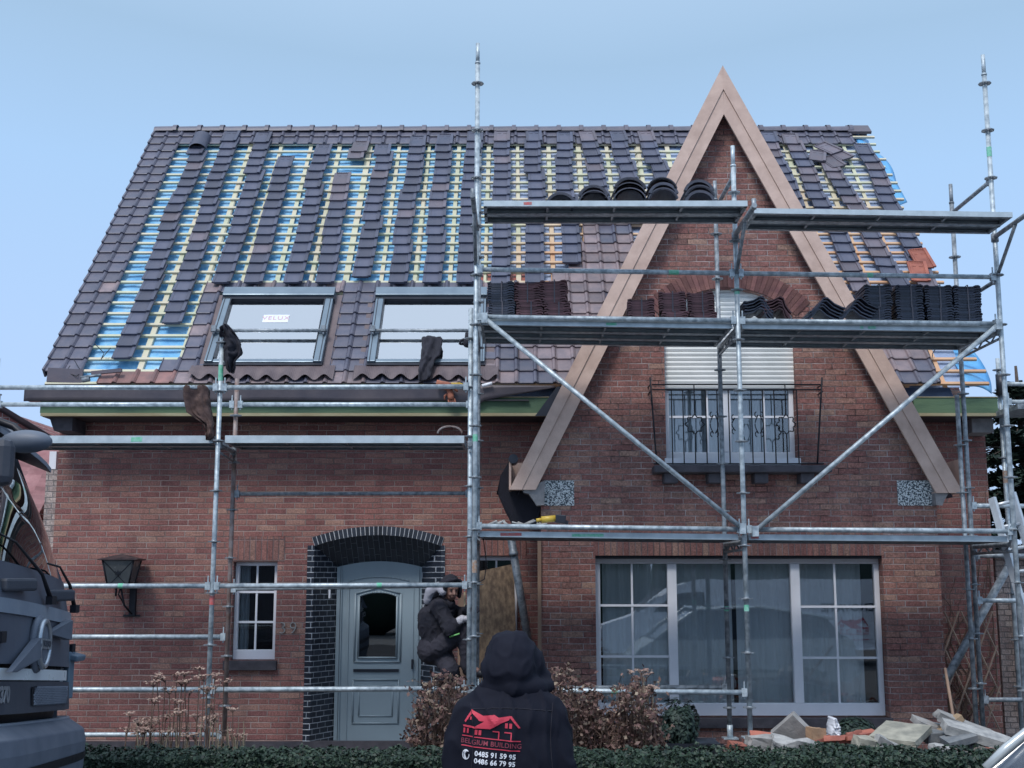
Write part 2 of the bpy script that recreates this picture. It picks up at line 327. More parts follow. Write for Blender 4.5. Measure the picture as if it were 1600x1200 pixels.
def underlay_mat():
    m, nt, b = nmat('blue_underlay'); tc = nt.nodes.new('ShaderNodeTexCoord'); s = nt.nodes.new('ShaderNodeSeparateXYZ'); lk(nt, tc.outputs['Object'], s.inputs[0])
    n = noise_(nt, tc.outputs['Object'], 5, 5, .6)
    blue = ramp(nt, n.outputs[0], [(.3, (.10,.33,.62)), (.5, (.17,.45,.75)), (.7, (.38,.64,.84))])
    n2 = noise_(nt, tc.outputs['Object'], 1.5, 3)
    gx = math_(nt, 'ADD', s.outputs[0], math_(nt, 'MULTIPLY', n2.outputs[0], 1.2))
    k1 = ramp(nt, math_(nt, 'DIVIDE', gx, 6), [(.0, (0,0,0)), (.08, (1,1,1))])
    pale = ramp(nt, n.outputs[0], [(.35, (.28,.33,.48)), (.65, (.40,.42,.55))])
    col = mixc(nt, math_(nt, 'MULTIPLY', k1, .8), blue, pale)
    # weathered terracotta coloured patch in the middle of the roof
    dx = math_(nt, 'DIVIDE', math_(nt, 'SUBTRACT', s.outputs[0], -.10), .62); dz = math_(nt, 'DIVIDE', math_(nt, 'SUBTRACT', s.outputs[2], 5.25), .72)
    d = math_(nt, 'ADD', math_(nt, 'MULTIPLY', dx, dx), math_(nt, 'MULTIPLY', dz, dz)); d = math_(nt, 'ADD', d, math_(nt, 'MULTIPLY', n2.outputs[0], .5))
    col = mixc(nt, ramp(nt, d, [(.86, (1,1,1)), (1.0, (0,0,0))]), col, (.36,.12,.10))
    lk(nt, col, b.inputs['Base Color']); b.inputs['Roughness'].default_value = .45
    w = noise_(nt, tc.outputs['Object'], 9, 4); bp = nt.nodes.new('ShaderNodeBump'); bp.inputs['Strength'].default_value = .6; bp.inputs['Distance'].default_value = .03
    lk(nt, w.outputs[0], bp.inputs['Height']); lk(nt, bp.outputs[0], b.inputs['Normal']); return m
M['underlay'] = underlay_mat()
def batten_mat():
    m, nt, b = nmat('batten_wood'); tc = nt.nodes.new('ShaderNodeTexCoord'); s = nt.nodes.new('ShaderNodeSeparateXYZ'); lk(nt, tc.outputs['Object'], s.inputs[0])
    n = noise_(nt, tc.outputs['Object'], 3, 5, .65)
    g = ramp(nt, n.outputs[0], [(.3, (.44,.50,.36)), (.5, (.58,.57,.43)), (.7, (.60,.52,.42))])
    o_ = ramp(nt, n.outputs[0], [(.3, (.55,.30,.17)), (.7, (.62,.42,.27))])
    n2 = noise_(nt, tc.outputs['Object'], .9, 3)
    k = ramp(nt, math_(nt, 'ADD', math_(nt, 'DIVIDE', s.outputs[0], 3), math_(nt, 'MULTIPLY_ADD', n2.outputs[0], 1.0, -.35)), [(.0, (0,0,0)), (.35, (1,1,1))])
    kz = ramp(nt, math_(nt, 'DIVIDE', s.outputs[2], 10), [(.62, (1,1,1)), (.74, (0,0,0))])
    lk(nt, mixc(nt, math_(nt, 'MULTIPLY', k, kz), g, o_), b.inputs['Base Color']); b.inputs['Roughness'].default_value = .8; return m
M['batten'] = batten_mat()
# ================================================================ setting
def sheet(name, x0, x1, y0, y1, z, mat):
    return struct(MB().add([(x0,y0,z),(x1,y0,z),(x1,y1,z),(x0,y1,z)], [(0,1,2,3)]).build(name, mat))
sheet('ground', -700, 700, -700, 700, -.02, M['paving'])
sheet('road', -700, 700, -9, 8.3, -.012, M['asphalt'])
sheet('garden_soil', -5.6, 6.0, 9.0, 14.1, -.004, M['soil'])
kb = MB()
for i in range(60): kb.bb(-30+i, -30+i+.992, 8.3, 8.45, -.02, .1)
struct(kb.build('kerb', M['concrete'], bevel=.008))
sheet('pavement', -40, 40, 8.45, 8.98, .03, M['paving'])
# ================================================================ house
YW, YG = 14.05, 13.22           # main front wall, gable front wall
house = thing('brick_house', 'red brick house with steep half tiled roof and pointed timber edged gable', 'house', (0, YW, 0))
XL, XR = -5.26, 5.5
def rect(x0, x1, z0, z1): return [(x0,z0),(x1,z0),(x1,z1),(x0,z1)]
def wall_panel(name, outer, holes, Y, depth, mat, parent, yb=None):
    mb = MB(); loops = [outer]+holes
    flat = [p for l in loops for p in l]
    tri = tessellate_polygon([[Vector((u,v,0)) for u,v in l] for l in loops])
    vs = [(u,Y,v) for u,v in flat]; n = len(vs); vb = [(u,Y+depth,v) for u,v in flat]
    mb.add(vs+vb, [t for t in tri]+[tuple(i+n for i in t) for t in tri])
    k = 0
    for l in loops:
        m_ = len(l)
        for i in range(m_):
            a, b_ = k+i, k+(i+1)%m_; mb.f.append((a,b_,b_+n,a+n)); mb.m.append(0); mb.sm.append(False)
        k += m_
    return mb.build(name, mat, parent)
def zx(px, py, Y): p = at(px, py, Y); return p.x, p.z
# --- openings in the main wall
X_sw0, Z_sw1 = zx(365, 877, YW); X_sw1, Z_sw0 = zx(429, 1032, YW)
X_s20, Z_s21 = zx(742, 868, YW); X_s21, Z_s20 = zx(809, 1060, YW)
XD0, XD1 = zx(488, 1000, YW)[0], zx(688, 1000, YW)[0]
ZSP, ZCR = zx(500, 853, YW)[1], zx(585, 836, YW)[1]     # arch springing and crown
def arc(x0, x1, zs, zc, n=14):
    w = (x1-x0)/2; h = zc-zs; r = (w*w+h*h)/(2*h); cx = (x0+x1)/2; cz = zc-r
    a0 = math.asin(w/r); return [(cx+r*math.sin(a0-2*a0*i/n), cz+r*math.cos(a0-2*a0*i/n)) for i in range(n+1)], (cx, cz, r, a0)
arc_pts, ARC = arc(XD0, XD1, ZSP, ZCR)
ZTOP = at(100, 652, YW).z+.12
portal = [(XD0,0.0),(XD1,0.0)]+arc_pts
portal = [(XD0,.01),(XD1,.01)]+arc_pts
wall_panel('wall', rect(XL, XR, .0, ZTOP), [portal[:], rect(X_sw0,X_sw1,Z_sw0,Z_sw1), rect(X_s20,X_s21,Z_s20,Z_s21)], YW, .3, M['brick'], house)
# side and back walls with gable tops, floor slab closing the inside
EY, EZ, RY, RZ = 13.6, None, 17.45, None
EZ = EYE + EY*math.tan(TH); RZ = 8.58
for X, s in ((XL, 1), (XR, -1)):
    sw = MB()
    prof = [(YW+.31, 0), (2*RY-YW-.3, 0), (2*RY-YW-.3, ZTOP-.25), (RY, RZ-.5), (YW+.31, ZTOP-.25)]
    sw.prism(prof, lambda u,v,w: (w,u,v), X, X+.3*s)
    sw.build('side_wall', M['brick'], house)
MB().bb(XL, XR, 2*RY-YW-.3, 2*RY-YW, 0, ZTOP).build('back_wall', M['brick'], house)
MB().bb(XL-.015, XR+.01, YW-.02, YW+.05, 0, at(300,1158,YW).z).build('plinth', M['stone_dark'], house)
# --- gable front
gx0, gx1 = .315, 4.60
AP = at(1129, 103, 13.06); BL = at(796, 765, 13.06); BRT = at(1504, 770, 13.06)
APi = at(1131, 178, 13.06); BLi = at(837, 765, 13.06); BRi = at(1463, 770, 13.06)
apz = at(1130, 150, YG).z
def gline(z, side):   # x of the roof line above the wall at height z
    a, b_ = (AP, BL) if side < 0 else (AP, BRT)
    t = (a.z-z)/(a.z-b_.z); return a.x+(b_.x-a.x)*t
ZK = at(870, 752, YG).z
BW0, _ = zx(930, 868, YG); BW1, BWt = zx(1378, 868, YG); BWb = at(1100, 1121, YG).z
GW0 = at(1041, 700, YG).x; GW1 = at(1247, 700, YG).x; GWb = at(1140, 716, YG).z; GWs = at(1100, 492, YG).z; GWc = at(1140, 451, YG).z
ga, GARC = arc(GW0, GW1, GWs, GWc)
inset = .12
xin = lambda z, s: gline(z, s) - s*inset
outer = [(gx0,0),(gx1,0),(gx1,ZK+.05),(xin(ZK+.35,1),ZK+.35),(AP.x,AP.z-.3),(xin(ZK+.35,-1),ZK+.35),(gx0,ZK+.05)]
wall_panel('gable_wall', outer, [rect(BW0,BW1,BWb,BWt), [(GW0,GWb),(GW1,GWb)]+ga], YG, .3, M['brick_gable'], house)
gs = MB(); gs.bb(gx0, gx0+.3, YG+.3, YW, 0, ZK+.6); gs.bb(gx1-.3, gx1, YG+.3, YW, 0, ZK+.6); gs.build('gable_side_wall', M['brick_gable'], house)
# --- arches: radial bricks
def ring(name, A, Y0, Y1, t0, t1, n, mat, arange=None, proud=.012, gap=.08):
    cx, cz, r, a0 = A; a0 = arange or a0; mb = MB()
    for i in range(n):
        a = -a0+(i+gap/2)*2*a0/n; b_ = -a0+(i+1-gap/2)*2*a0/n
        p = [(cx+q*math.sin(w), cz+q*math.cos(w)) for q, w in ((r+t0,a),(r+t0,b_),(r+t1,b_),(r+t1,a))]
        mb.prism(p, lambda u,v,w: (u,w,v), Y0-proud, Y1)
    return mb.build(name, mat, house)
M['brick_plain'] = pm('brick_single', (.20,.095,.085), (.13,.06,.062), 8, .9, 0, .8, 60, island=.35)
M['brick_plain_black'] = pm('brick_single_black', (.03,.036,.05), (.018,.022,.032), 8, .32, 0, .3, 60, island=.4, spec=.6)
M['mortar'] = pm('mortar', (.66,.68,.72), (.5,.52,.56), 20, .95)
ring('arch_bricks', GARC, YG, YG+.02, .012, .235, 34, M['brick_plain'], arange=GARC[3]*1.04)
ring('portal_arch_bricks', ARC, YW, YW+.34, -.001, .10, 30, M['brick_plain_black'], gap=.15)
mb = MB(); cx, cz, r, a0 = ARC; n = 24
for i in range(n):
    a = -a0+i*2*a0/n; b_ = -a0+(i+1)*2*a0/n
    mb.prism([(cx+q*math.sin(w), cz+q*math.cos(w)) for q, w in ((r,a),(r,b_),(r+.098,b_),(r+.098,a))], lambda u,v,w: (u,w,v), YW-.010, YW+.3)
mb.build('portal_arch_mortar', M['mortar'], house)
# --- splayed black brick jambs and vault of the porch
YD = 14.42
xa, xb = zx(525, 1000, YD)[0], zx(658, 1000, YD)[0]
zsp_i = at(590, 886, YD).z; zcr_i = at(590, 877, YD).z
inner, IARC = arc(xa, xb, zsp_i, zcr_i)
mb = MB()
jx0, jx1 = zx(477, 1000, YW)[0], zx(694, 1000, YW)[0]
for (xo, xi, xe) in ((XD0, xa, jx0), (XD1, xb, jx1)):
    mb.bb(min(xo,xe), max(xo,xe), YW-.014, YW+.05, .0, ZSP+.005)
    mb.add([(xo,YW-.012,0),(xi,YD,0),(xi,YD,ZSP),(xo,YW-.012,ZSP)], [(0,1,2,3)])
outp = [(xb+(0),zsp_i)]
def lerp(a, b, t): return a+(b-a)*t
n = 14
mb.build('porch_jamb', M['brick_black'], house)
mb = MB()
for i in range(n):
    q = [arc_pts[i], arc_pts[i+1], inner[i+1], inner[i]]
    mb.add([(q[0][0],YW,q[0][1]),(q[1][0],YW,q[1][1]),(q[2][0],YD,q[2][1]),(q[3][0],YD,q[3][1])], [(0,1,2,3)])
mb.add([(XD0,YW,ZSP),(xa,YD,zsp_i),(xa,YD,ZSP-.6),(XD0,YW,ZSP-.6)], [(0,1,2,3)]); 
mb.build('porch_vault', M['brick_vault'], house)
# --- front door
door = MB()
door.prism([(xa,.02),(xb,.02)]+inner, lambda u,v,w: (u,w,v), YD, YD+.08)
dr = door.build('door', M['door'], house)
dw = xb-xa
fm = MB()
zt = zsp_i
l0, l1 = xa+.19*dw*.45, xb-.04
fm.bb(xa+.045, xa+.06, YD-.02, YD, .02, zt-.02); fm.bb(xb-.05, xb-.03, YD-.02, YD, .02, zt-.02); fm.bb(xa, xa+.04, YD-.035, YD, .02, zt)
ai, _ = arc(xa+.15, xb-.15, zt-.16, zt-.115)
for i in range(14): fm.tube((ai[i][0],YD-.006,ai[i][1]), (ai[i+1][0],YD-.006,ai[i+1][1]), .006, 6)
fm.bb(xa+.13, xa+.145, YD-.012, YD, .02, zt-.15); fm.bb(xb-.10, xb-.09, YD-.01, YD, .02, zt-.15)
fm.build('moulding', M['door'], dr)
gx_0, gz_1 = zx(563, 930, YD); gx_1, gz_0 = zx(618, 1026, YD)
garc, _ = arc(gx_0, gx_1, gz_1-.02, gz_1+.025)
g = MB(); g.prism([(gx_0,gz_0),(gx_1,gz_0)]+garc, lambda u,v,w: (u,w,v), YD-.012, YD-.006); g.build('glass', M['glass_dark'], dr)
g = MB(); g.prism([(gx_0,gz_0),(gx_1,gz_0)]+garc, lambda u,v,w: (u,w,v), YD-.005, YD-.002); g.build('glass_backing', M['room_shade'], dr)
fr = MB()
def frame_path(mb, pts, Y, w, d):
    n = len(pts)
    for i in range(n):
        a = Vector((pts[i][0],Y,pts[i][1])); b_ = Vector((pts[(i+1)%n][0],Y,pts[(i+1)%n][1]))
        mb.tube(a, b_, w, 6)
        mb.ball(a, w, 6, 4)
o_ = .035
frame_path(fr, [(gx_0-o_*.3,gz_0-o_*.3),(gx_1+o_*.3,gz_0-o_*.3)]+[(x+(o_*.3 if x>(gx_0+gx_1)/2 else -o_*.3),z+.01) for x,z in garc], YD-.012, .012, 0)
frame_path(fr, [(gx_0-.055,gz_0-.06),(gx_1+.055,gz_0-.06),(gx_1+.055,gz_1+.02),(lerp(gx_0,gx_1,.5),gz_1+.09),(gx_0-.055,gz_1+.02)], YD-.006, .011, 0)
px0, pz1 = zx(552, 1062, YD); px1, pz0 = zx(622, 1130, YD)
frame_path(fr, [(px0,pz0),(px1,pz0),(px1,pz1),(px0,pz1)], YD-.004, .011, 0)
frame_path(fr, [(px0+.07,pz0+.08),(px1-.07,pz0+.08),(px1-.07,pz1-.07),(px0+.07,pz1-.07)], YD-.003, .009, 0)
fr.build('panel_frame', M['door'], dr)
mz = at(600, 1048, YD).z
MB().bb(px0, px1, YD-.018, YD-.001, mz-.012, mz+.02).build('letterbox', M['dark_metal'], dr)
MB().bb(at(645,1000,YD).x-.012, at(645,1000,YD).x+.012, YD-.03, YD-.001, at(645,1045,YD).z, at(645,1030,YD).z).build('handle', M['dark_metal'], dr)
bl = MB(); p = at(515, 928, 14.2); bl.box(p, (.02,.03,.1)); bl.build('doorbell', M['white'], house)
MB().bb(XD0, XD1, YW-.1, YD, -.01, .02).build('door_step', M['stone'], house)
# --- windows
def window(name, x0, x1, z0, z1, Y, cols, vm, hm, fw=.055, bot=.06, label=None, curtain=None, cgap=0, back=True, glass='glass', parent=None):
    Yf = Y
    w = MB(); w.bb(x0, x1, Yf, Yf+.06, z0, z0+bot); w.bb(x0, x1, Yf, Yf+.06, z1-fw, z1)
    w.bb(x0, x0+fw, Yf, Yf+.06, z0+bot, z1-fw); w.bb(x1-fw, x1, Yf, Yf+.06, z0+bot, z1-fw)
    for c, cw in cols: w.bb(c-cw/2, c+cw/2, Yf-.004, Yf+.06, z0+bot, z1-fw)
    f = w.build(name, M['white'], house, bevel=.006)
    if label: f['label'] = label
    for (x, a, b_) in vm: MB().bb(x-.011, x+.011, Yf+.022, Yf+.036, a, b_).build('glazing_bar', M['white'], f)
    for (z, a, b_) in hm: MB().bb(a, b_, Yf+.018, Yf+.032, z-.012, z+.012).build('glazing_bar', M['white'], f)
    MB().bb(x0+fw, x1-fw, Yf+.040, Yf+.045, z0+bot, z1-fw).build('glass', M[glass], f)
    if back: MB().bb(x0-.1, x1+.1, Yf+.55, Yf+.57, z0-.1, z1+.1).build('interior_shade', M['room_shade'], f)  # backing sheet, the unlit room painted as black
    return f
def curtain(x0, x1, z0, z1, Y, mat, parent, amp=.02, n=26):
    mb = MB(); ph = random.random()*6
    mb.grid(lambda u,v: (lerp(x0,x1,u), Y+amp*math.sin(u*n*2*math.pi+ph)+amp*.5*math.sin(u*n*1.37*2*math.pi), lerp(z0,z1,v)), int(n*8), 2)
    return mb.build('curtain', mat, parent)
# small left window
Yw = YW+.10
f = window('window', X_sw0+.004, X_sw1-.004, Z_sw0+.004, Z_sw1-.004, Yw, [], [((X_sw0+X_sw1)/2, Z_sw0+.1, Z_sw1-.05)],
  [(at(400,925,Yw).z, X_sw0+.05, X_sw1-.05),(at(400,972,Yw).z, X_sw0+.05, X_sw1-.05)], fw=.045, bot=.11, label='small white window with dark glass left of the door')
curtain(X_sw0-.02, X_sw0+.14, Z_sw0, Z_sw1, Yw+.16, M['curtain_white'], f, n=3)
p = at(390, 1038, YW); MB().bb(at(350,1040,YW).x, at(433,1040,YW).x, YW-.07, YW+.09, at(390,1047,YW).z, Z_sw0).build('window_sill', M['stone_dark'], house, bevel=.006)
zs0, zs1 = Z_sw1, at(400, 838, YW).z
MB().bb(at(370,850,YW).x-.1, X_sw1+.08, YW-.004, YW+.05, zs0, zs1).build('soldier_course', M['brick_soldier'], house)
# small boarded window
f = window('window', X_s20+.004, X_s21-.004, Z_s20+.004, Z_s21-.004, Yw, [], [((X_s20+X_s21)/2, Z_s20+.1, Z_s21-.05)], [], fw=.05, label='small window behind the chipboard sheet')
MB().bb(X_s20-.1, X_s21+.1, YW-.004, YW+.05, Z_s21, Z_s21+.26).build('soldier_course', M['brick_soldier'], house)
# big window
Yb = YG+.12
cL, cR = at(1052,1000,Yb).x, at(1246,1000,Yb).x
vL, vR = at(989,1000,Yb).x, at(1309,1000,Yb).x
f = window('window', BW0+.004, BW1-.004, BWb+.004, BWt-.03, Yb, [(cL,.10),(cR,.10)],
  [(vL, BWb+.1, BWt-.08),(vR, BWb+.1, BWt-.08)], [(at(990,946,Yb).z, BW0+.05, cL-.04),(at(990,1026,Yb).z, BW0+.05, cL-.04),(at(1310,948,Yb).z, cR+.04, BW1-.05),(at(1310,1028,Yb).z, cR+.04, BW1-.05)],
  fw=.055, bot=.13, label='wide three part white living room window under the lower deck')
xm = at(1151, 1000, Yb).x
curtain(BW0+.09, xm-.02, BWb-.05, BWt, Yb+.13, M['curtain'], f, amp=.005, n=22)
curtain(xm+.03, BW1-.17, BWb-.05, BWt, Yb+.15, M['curtain'], f, amp=.005, n=22)
MB().bb(BW0-.02, BW1+.02, YG-.07, YG+.11, at(1100,1137,YG).z, BWb).build('window_sill', M['stone_dark'], house, bevel=.006)
MB().bb(BW0, BW1, YG+.02, YG+.14, BWt-.03, BWt-.001).build('lintel', M['iron'], house)
MB().bb(BW0-.02, BW1+.02, YG-.005, YG+.05, BWt, BWt+.245).build('soldier_course', M['brick_soldier'], house)
# gable window with shutter
Yq = YG+.12
zsh = at(1140, 608, Yq).z; xmid = at(1139, 660, Yq).x
f = window('window', GW0+.004, GW1-.004, GWb+.004, zsh+.05, Yq, [(xmid-.02,.09)],
  [(at(1106,660,Yq).x, GWb+.08, zsh),(at(1195,660,Yq).x, GWb+.08, zsh)], [(at(1100,651,Yq).z, GW0+.05, GW1-.05)], fw=.05, bot=.075, label='upper window with half lowered shutter in the gable')
curtain(GW0+.05, xmid, GWb, zsh+.1, Yq+.10, M['curtain_white'], f, amp=.01, n=10)
curtain(xmid+.05, at(1215,660,Yq).x, GWb, zsh+.1, Yq+.12, M['curtain_white'], f, amp=.01, n=8)
sh = MB(); z = zsh; i = 0
ztop = GWc+.05; nsl = int((ztop-zsh)/.052)
for i in range(nsl):
    z0 = zsh+i*.052
    sh.add([(GW0-.03,Yq-.045,z0+.004),(GW1+.03,Yq-.045,z0+.004),(GW1+.03,Yq-.052,z0+.028),(GW0-.03,Yq-.052,z0+.028),(GW0-.03,Yq-.045,z0+.048),(GW1+.03,Yq-.045,z0+.048),(GW0-.03,Yq-.036,z0+.052),(GW1+.03,Yq-.036,z0+.052),(GW0-.03,Yq-.036,z0+.0),(GW1+.03,Yq-.036,z0+.0)], [(0,1,3,2)[::1] if 0 else (0,1,2,3),(3,2,5,4),(4,5,7,6),(8,9,1,0)])
sh.build('roller_shutter', M['shutter'], house)
MB().bb(GW0-.02, GW1+.02, YG-.03, YG+.119, at(1140,727,YG).z, GWb).build('window_sill', M['white'], house, bevel=.005)
zl1, zl0 = at(1140,729,YG-.1).z, at(1140,738,YG-.25).z
MB().bb(at(1018,730,YG).x, at(1290,730,YG).x, YG-.28, YG, zl0, zl1).build('balcony_ledge', M['stone_dark'], house, bevel=.01)
for px in (1045, 1113, 1184, 1255):
    c = at(px, 740, YG); MB().bb(c.x-.075, c.x+.075, YG-.2, YG, zl0-.11, zl0).build('corbel', M['stone_dark'], house, bevel=.012)
# balcony railing
rl = MB(); Yr_ = YG-.20
x0 = at(1016,605,Yr_).x; x1 = at(1285,605,Yr_).x; zt1 = at(1150,601,Yr_).z; zt2 = at(1150,609,Yr_).z; zb = zl1+.02
for z in (zt1, zt2, zb): rl.tube((x0+.02,Yr_,z),(x1-.02,Yr_,z),.009,6)
rl.tube((x0,Yr_,zt1+.08),(at(1026,720,Yr_).x,Yr_,zb),.010,6); rl.tube((x1,Yr_,zt1+.08),(at(1277,720,Yr_).x,Yr_,zb),.010,6)
for x in (x0, x1): rl.tube((x,Yr_,zt1),(x,YG+.01,zt1),.008,6); rl.tube((x,Yr_,zt2-.02),(x,YG+.01,zt2-.02),.008,6)
for k in range(1, 13):
    x = lerp(GW0-.02, GW1+.02, (k-.5)/12)
    top = zt1 if k in (3, 11) else zt2
    if k in (3, 11):
        cz = at(1150,663,Yr_).z
        rl.tube((x,Yr_,zb),(x,Yr_,cz-.10),.007,6); rl.tube((x,Yr_,cz+.10),(x,Yr_,top),.007,6)
        n = 64; pts = []
        for i in range(n+1):
            a = 2*math.pi*i/n; q = .092+.012*math.cos(8*a)
            pts.append((x+q*math.cos(a)*1.0, Yr_, cz+q*math.sin(a)))
        rl.path(pts, .007, 5)
    else: rl.tube((x,Yr_,zb),(x,Yr_,top),.007,6)
def scroll(mb, x, z, s, Y, sc=.13):
    for q in (1, -1):
        pts = []
        for i in range(20):
            t = i/19; a = t*4.4; rr = .035*(1-t*.7)
            pts.append((x+s*(.025 + rr*.7*math.sin(a)), Y, z+q*(sc-.03+rr*math.cos(a))))
        mb.path(pts, .006, 5)
    mb.path([(x+s*(.008+.036*math.sin(math.pi*i/10)), Y, z-sc+.03+2*(sc-.03)*i/10) for i in range(11)], .006, 5)
cz = at(1150,663,Yr_).z
for px in (1116, 1186):
    x = at(px,660,Yr_).x; scroll(rl, x, cz, 1, Yr_-.002); scroll(rl, x, cz, -1, Yr_-.002)
x = at(1150,660,Yr_).x; scroll(rl, x, cz, -1, Yr_-.002, .1)
rl.build('balcony_railing', M['iron'], house)
# --- bargeboards (two boards each side with a seam) and their mitre
def frY(P): return lambda u,v,w: (u,w,v)
def board(name, pts, y0, y1): return MB().prism([(p.x,p.z) for p in pts], frY(0), y0, y1).build(name, M['board'], house, bevel=.003)
YB = 13.06
mL = lambda t: AP.lerp(APi, t); nL = lambda t: BL.lerp(BLi, t); nR = lambda t: BRT.lerp(BRi, t)
# real positions: both boards hang in front of the wall, outer board 12 mm proud
board('bargeboard', [mL(0), mL(.49), nL(.47), nL(0)], YB-.012, YB+.03)
board('bargeboard', [mL(.505), mL(1), nL(1), nL(.485)], YB, YB+.03)
board('bargeboard', [mL(0), nR(0), nR(.53), mL(.49)], YB-.012, YB+.03)
board('bargeboard', [mL(.505), nR(.545), nR(1), mL(1)], YB, YB+.03)
# boxed ends of the gable roof
for s, P_, Pi in ((-1, BL, BLi), (1, BRT, BRi)):
    mb = MB(); x = P_.x
    zt_ = at(800, 717, 13.06).z
    xe = at(797,740,13.06).x if s < 0 else at(1503,740,13.06).x
    mb.bb(xe-.012, xe+.012, YB+.03, YG+.35, P_.z, zt_)
    xin_ = lerp(P_.x, AP.x, (zt_-P_.z)/(AP.z-P_.z))
    mb.prism([(xe+s*-.012,P_.z),(xin_, zt_),(xe+s*-.012,zt_)], lambda u,v,w:(u,w,v), YG+.30, YG+.33)
    mb.bb(min(xe,Pi.x), max(xe,Pi.x), YB+.03, YG, P_.z, P_.z+.015)
    mb.build('box_end', M['board'], house)
# underside (soffit) of the gable roof
mb = MB()
for s, P_ in ((-1, BL), (1, BRT)):
    a = Vector((AP.x,0,AP.z-.06)); b_ = Vector((P_.x-s*.03,0,P_.z+.02)); nrm = Vector((-(b_-a).z*1, 0, (b_-a).x)).normalized()*.03
    mb.add([(a.x,YB+.03,a.z),(b_.x,YB+.03,b_.z),(b_.x,YG+.02,b_.z),(a.x,YG+.02,a.z)], [(0,1,2,3)])
mb.build('gable_soffit', M['board'], house)
# kneeler stones with pebbledash panels
for s, xa_, xb_, tip in ((-1, at(897,770,YG).x, at(850,770,YG).x, at(818,770,YG).x), (1, at(1402,770,YG).x, at(1455,770,YG).x, at(1482,770,YG).x)):
    z1 = at(870, 751, YG).z; z0 = at(870, 790, YG).z; zm = P_.z
    MB().bb(min(xa_,xb_), max(xa_,xb_), YG-.012, YG+.05, z0, z1).build('pebbledash_panel', M['speckle'], house)
    pts = [(xb_,z0),(xb_+ (tip-xb_)*.35, z0),(xb_+(tip-xb_)*.5, z0+.05),(xb_+(tip-xb_)*.75,z0+.12),(tip,z0+.14),(tip,z0+.17),(xb_,z1-.02)]
    if s < 0: pts = pts[::-1]
    MB().prism(pts, lambda u,v,w:(u,w,v), YG-.125, YG+.2).build('kneeler_stone', M['stone'], house, bevel=.008)
# --- roof slab (membrane), battens, counter battens
NR = 27; XRL, XRR = -5.35, 5.5; GA = (Vector((0,RY,RZ))-Vector((0,EY,EZ))); SL = GA.length; VD = GA.normalized(); ND = Vector((0,-VD.z,VD.y)); GAU = SL/NR; CW = (XRR-XRL)/50
def RP(x, r, h=0.0): # point on roof: world x, row r, height h above membrane
    return Vector((x,EY,EZ)) + VD*(r*GAU) + ND*h
mb = MB()
mb.grid(lambda u,v: RP(lerp(XRL+.1,XRR-.30,u), .0+v*NR, -.055+.006*math.sin(u*150)*math.sin(v*20)), 60, 8)
a = [RP(XRL+.1,-.0,-.25), RP(XRR-.42,0,-.25), RP(XRR-.42,NR,-.25), RP(XRL+.1,NR,-.25)]
mb.add(a, [(0,3,2,1)])
# back slope
bk = [Vector((XRL+.1,RY,RZ)),Vector((XRR-.42,RY,RZ)),Vector((XRR-.42,2*RY-EY,EZ)),Vector((XRL+.1,2*RY-EY,EZ))]
mb.add(bk, [(0,1,2,3)])
roof = mb.build('roof', M['underlay'], house)
roof['label'] = 'bare main roof slope with blue membrane and open battens'
# loose membrane flap at right verge
mb = MB()
def flap(u, v):
    r = v*NR; w = .16+.13*max(0, math.sin(v*9.5+.6))*(1 if v > .5 else .7)+.05*math.sin(v*31)
    if .60 < v < .70: w *= .55
    return RP(XRR-.36+u*(w+.12), r, -.05-.10*u*u+.03*math.sin(v*40+u*3))
mb.grid(flap, 6, 90); mb.build('membrane_flap', M['membrane_flap'], roof, solid=.004)
for i in range(NR+1):
    r = i+.02; mb = MB(); hh = .035
    xe = XRR-.06-random.uniform(0,.10)
    c0, c1 = RP(XRL+.06, r, .0), RP(xe, r, .0)
    vs = []
    for x in (XRL+.06, xe):
        for dv, h in ((-.019,-.012),(.019,-.012),(.019,.016),(-.019,.016)): vs.append(RP(x, r+dv/GAU, h))
    mb.add(vs, [(0,1,2,3),(4,7,6,5),(0,4,5,1),(1,5,6,2),(2,6,7,3),(3,7,4,0)])
    mb.build('batten', M['batten'], roof)
XK = [-4.506+.438*k for k in range(24)]
for k, x in enumerate([XRL+.25]+[x+.219 for x in XK]):
    if x > XRR-.2: break
    mb = MB(); vs = []
    for r in (0, NR-.3):
        for dx, h in ((-.024,-.055),(.024,-.055),(.024,-.0135),(-.024,-.0135)): vs.append(RP(x+dx+random.uniform(-.02,.02), r, h))
    mb.add(vs, [(0,1,2,3),(4,7,6,5),(0,4,5,1),(1,5,6,2),(2,6,7,3),(3,7,4,0)]); mb.build('counter_batten', M['batten'], roof)
# --- laid interlocking tiles
def tile_shape(mb, P, w, g, lift=.034, jit=.004):
    # P(u,v,h): u across 0..w, v up 0..1(gauge), h height
    prof = [(0,.008),(.03,.012),(.06,.0),(.5,.001),(.76,.0),(.79,.007),(.83,.019),(.89,.025),(.95,.019),(1.0,.006)]
    j = random.uniform(-jit, jit); vs = []
    for v, hh in ((-.10, lift), (-.06, lift+.004), (1.06, .012)):
        for u, h in prof: vs.append(P(u*w+j, v+random.uniform(-.012,.012)*0, h*(1.0)+hh))
    n = len(prof)
    for u, h in prof: vs.append(P(u*w+j, -.095, h+lift-.020))
    sm = mb.smooth
    mb.smooth = False
    fs = [(k*n+i, k*n+i+1, (k+1)*n+i+1, (k+1)*n+i) for k in (0,1) for i in range(n-1)]
    fs += [(3*n+i, 3*n+i+1, i+1, i) for i in range(n-1)]
    fs += [(3*n, 0, n, 2*n), (3*n+n-1, 2*n+n-1, n+n-1, n-1)]
    mb.add(vs, fs); mb.smooth = sm
SK1 = (-3.535, -2.185); SK2 = (-1.665, -.315); SKR = (1.35, 7.45)
def col_x(c): return XRL + c*CW
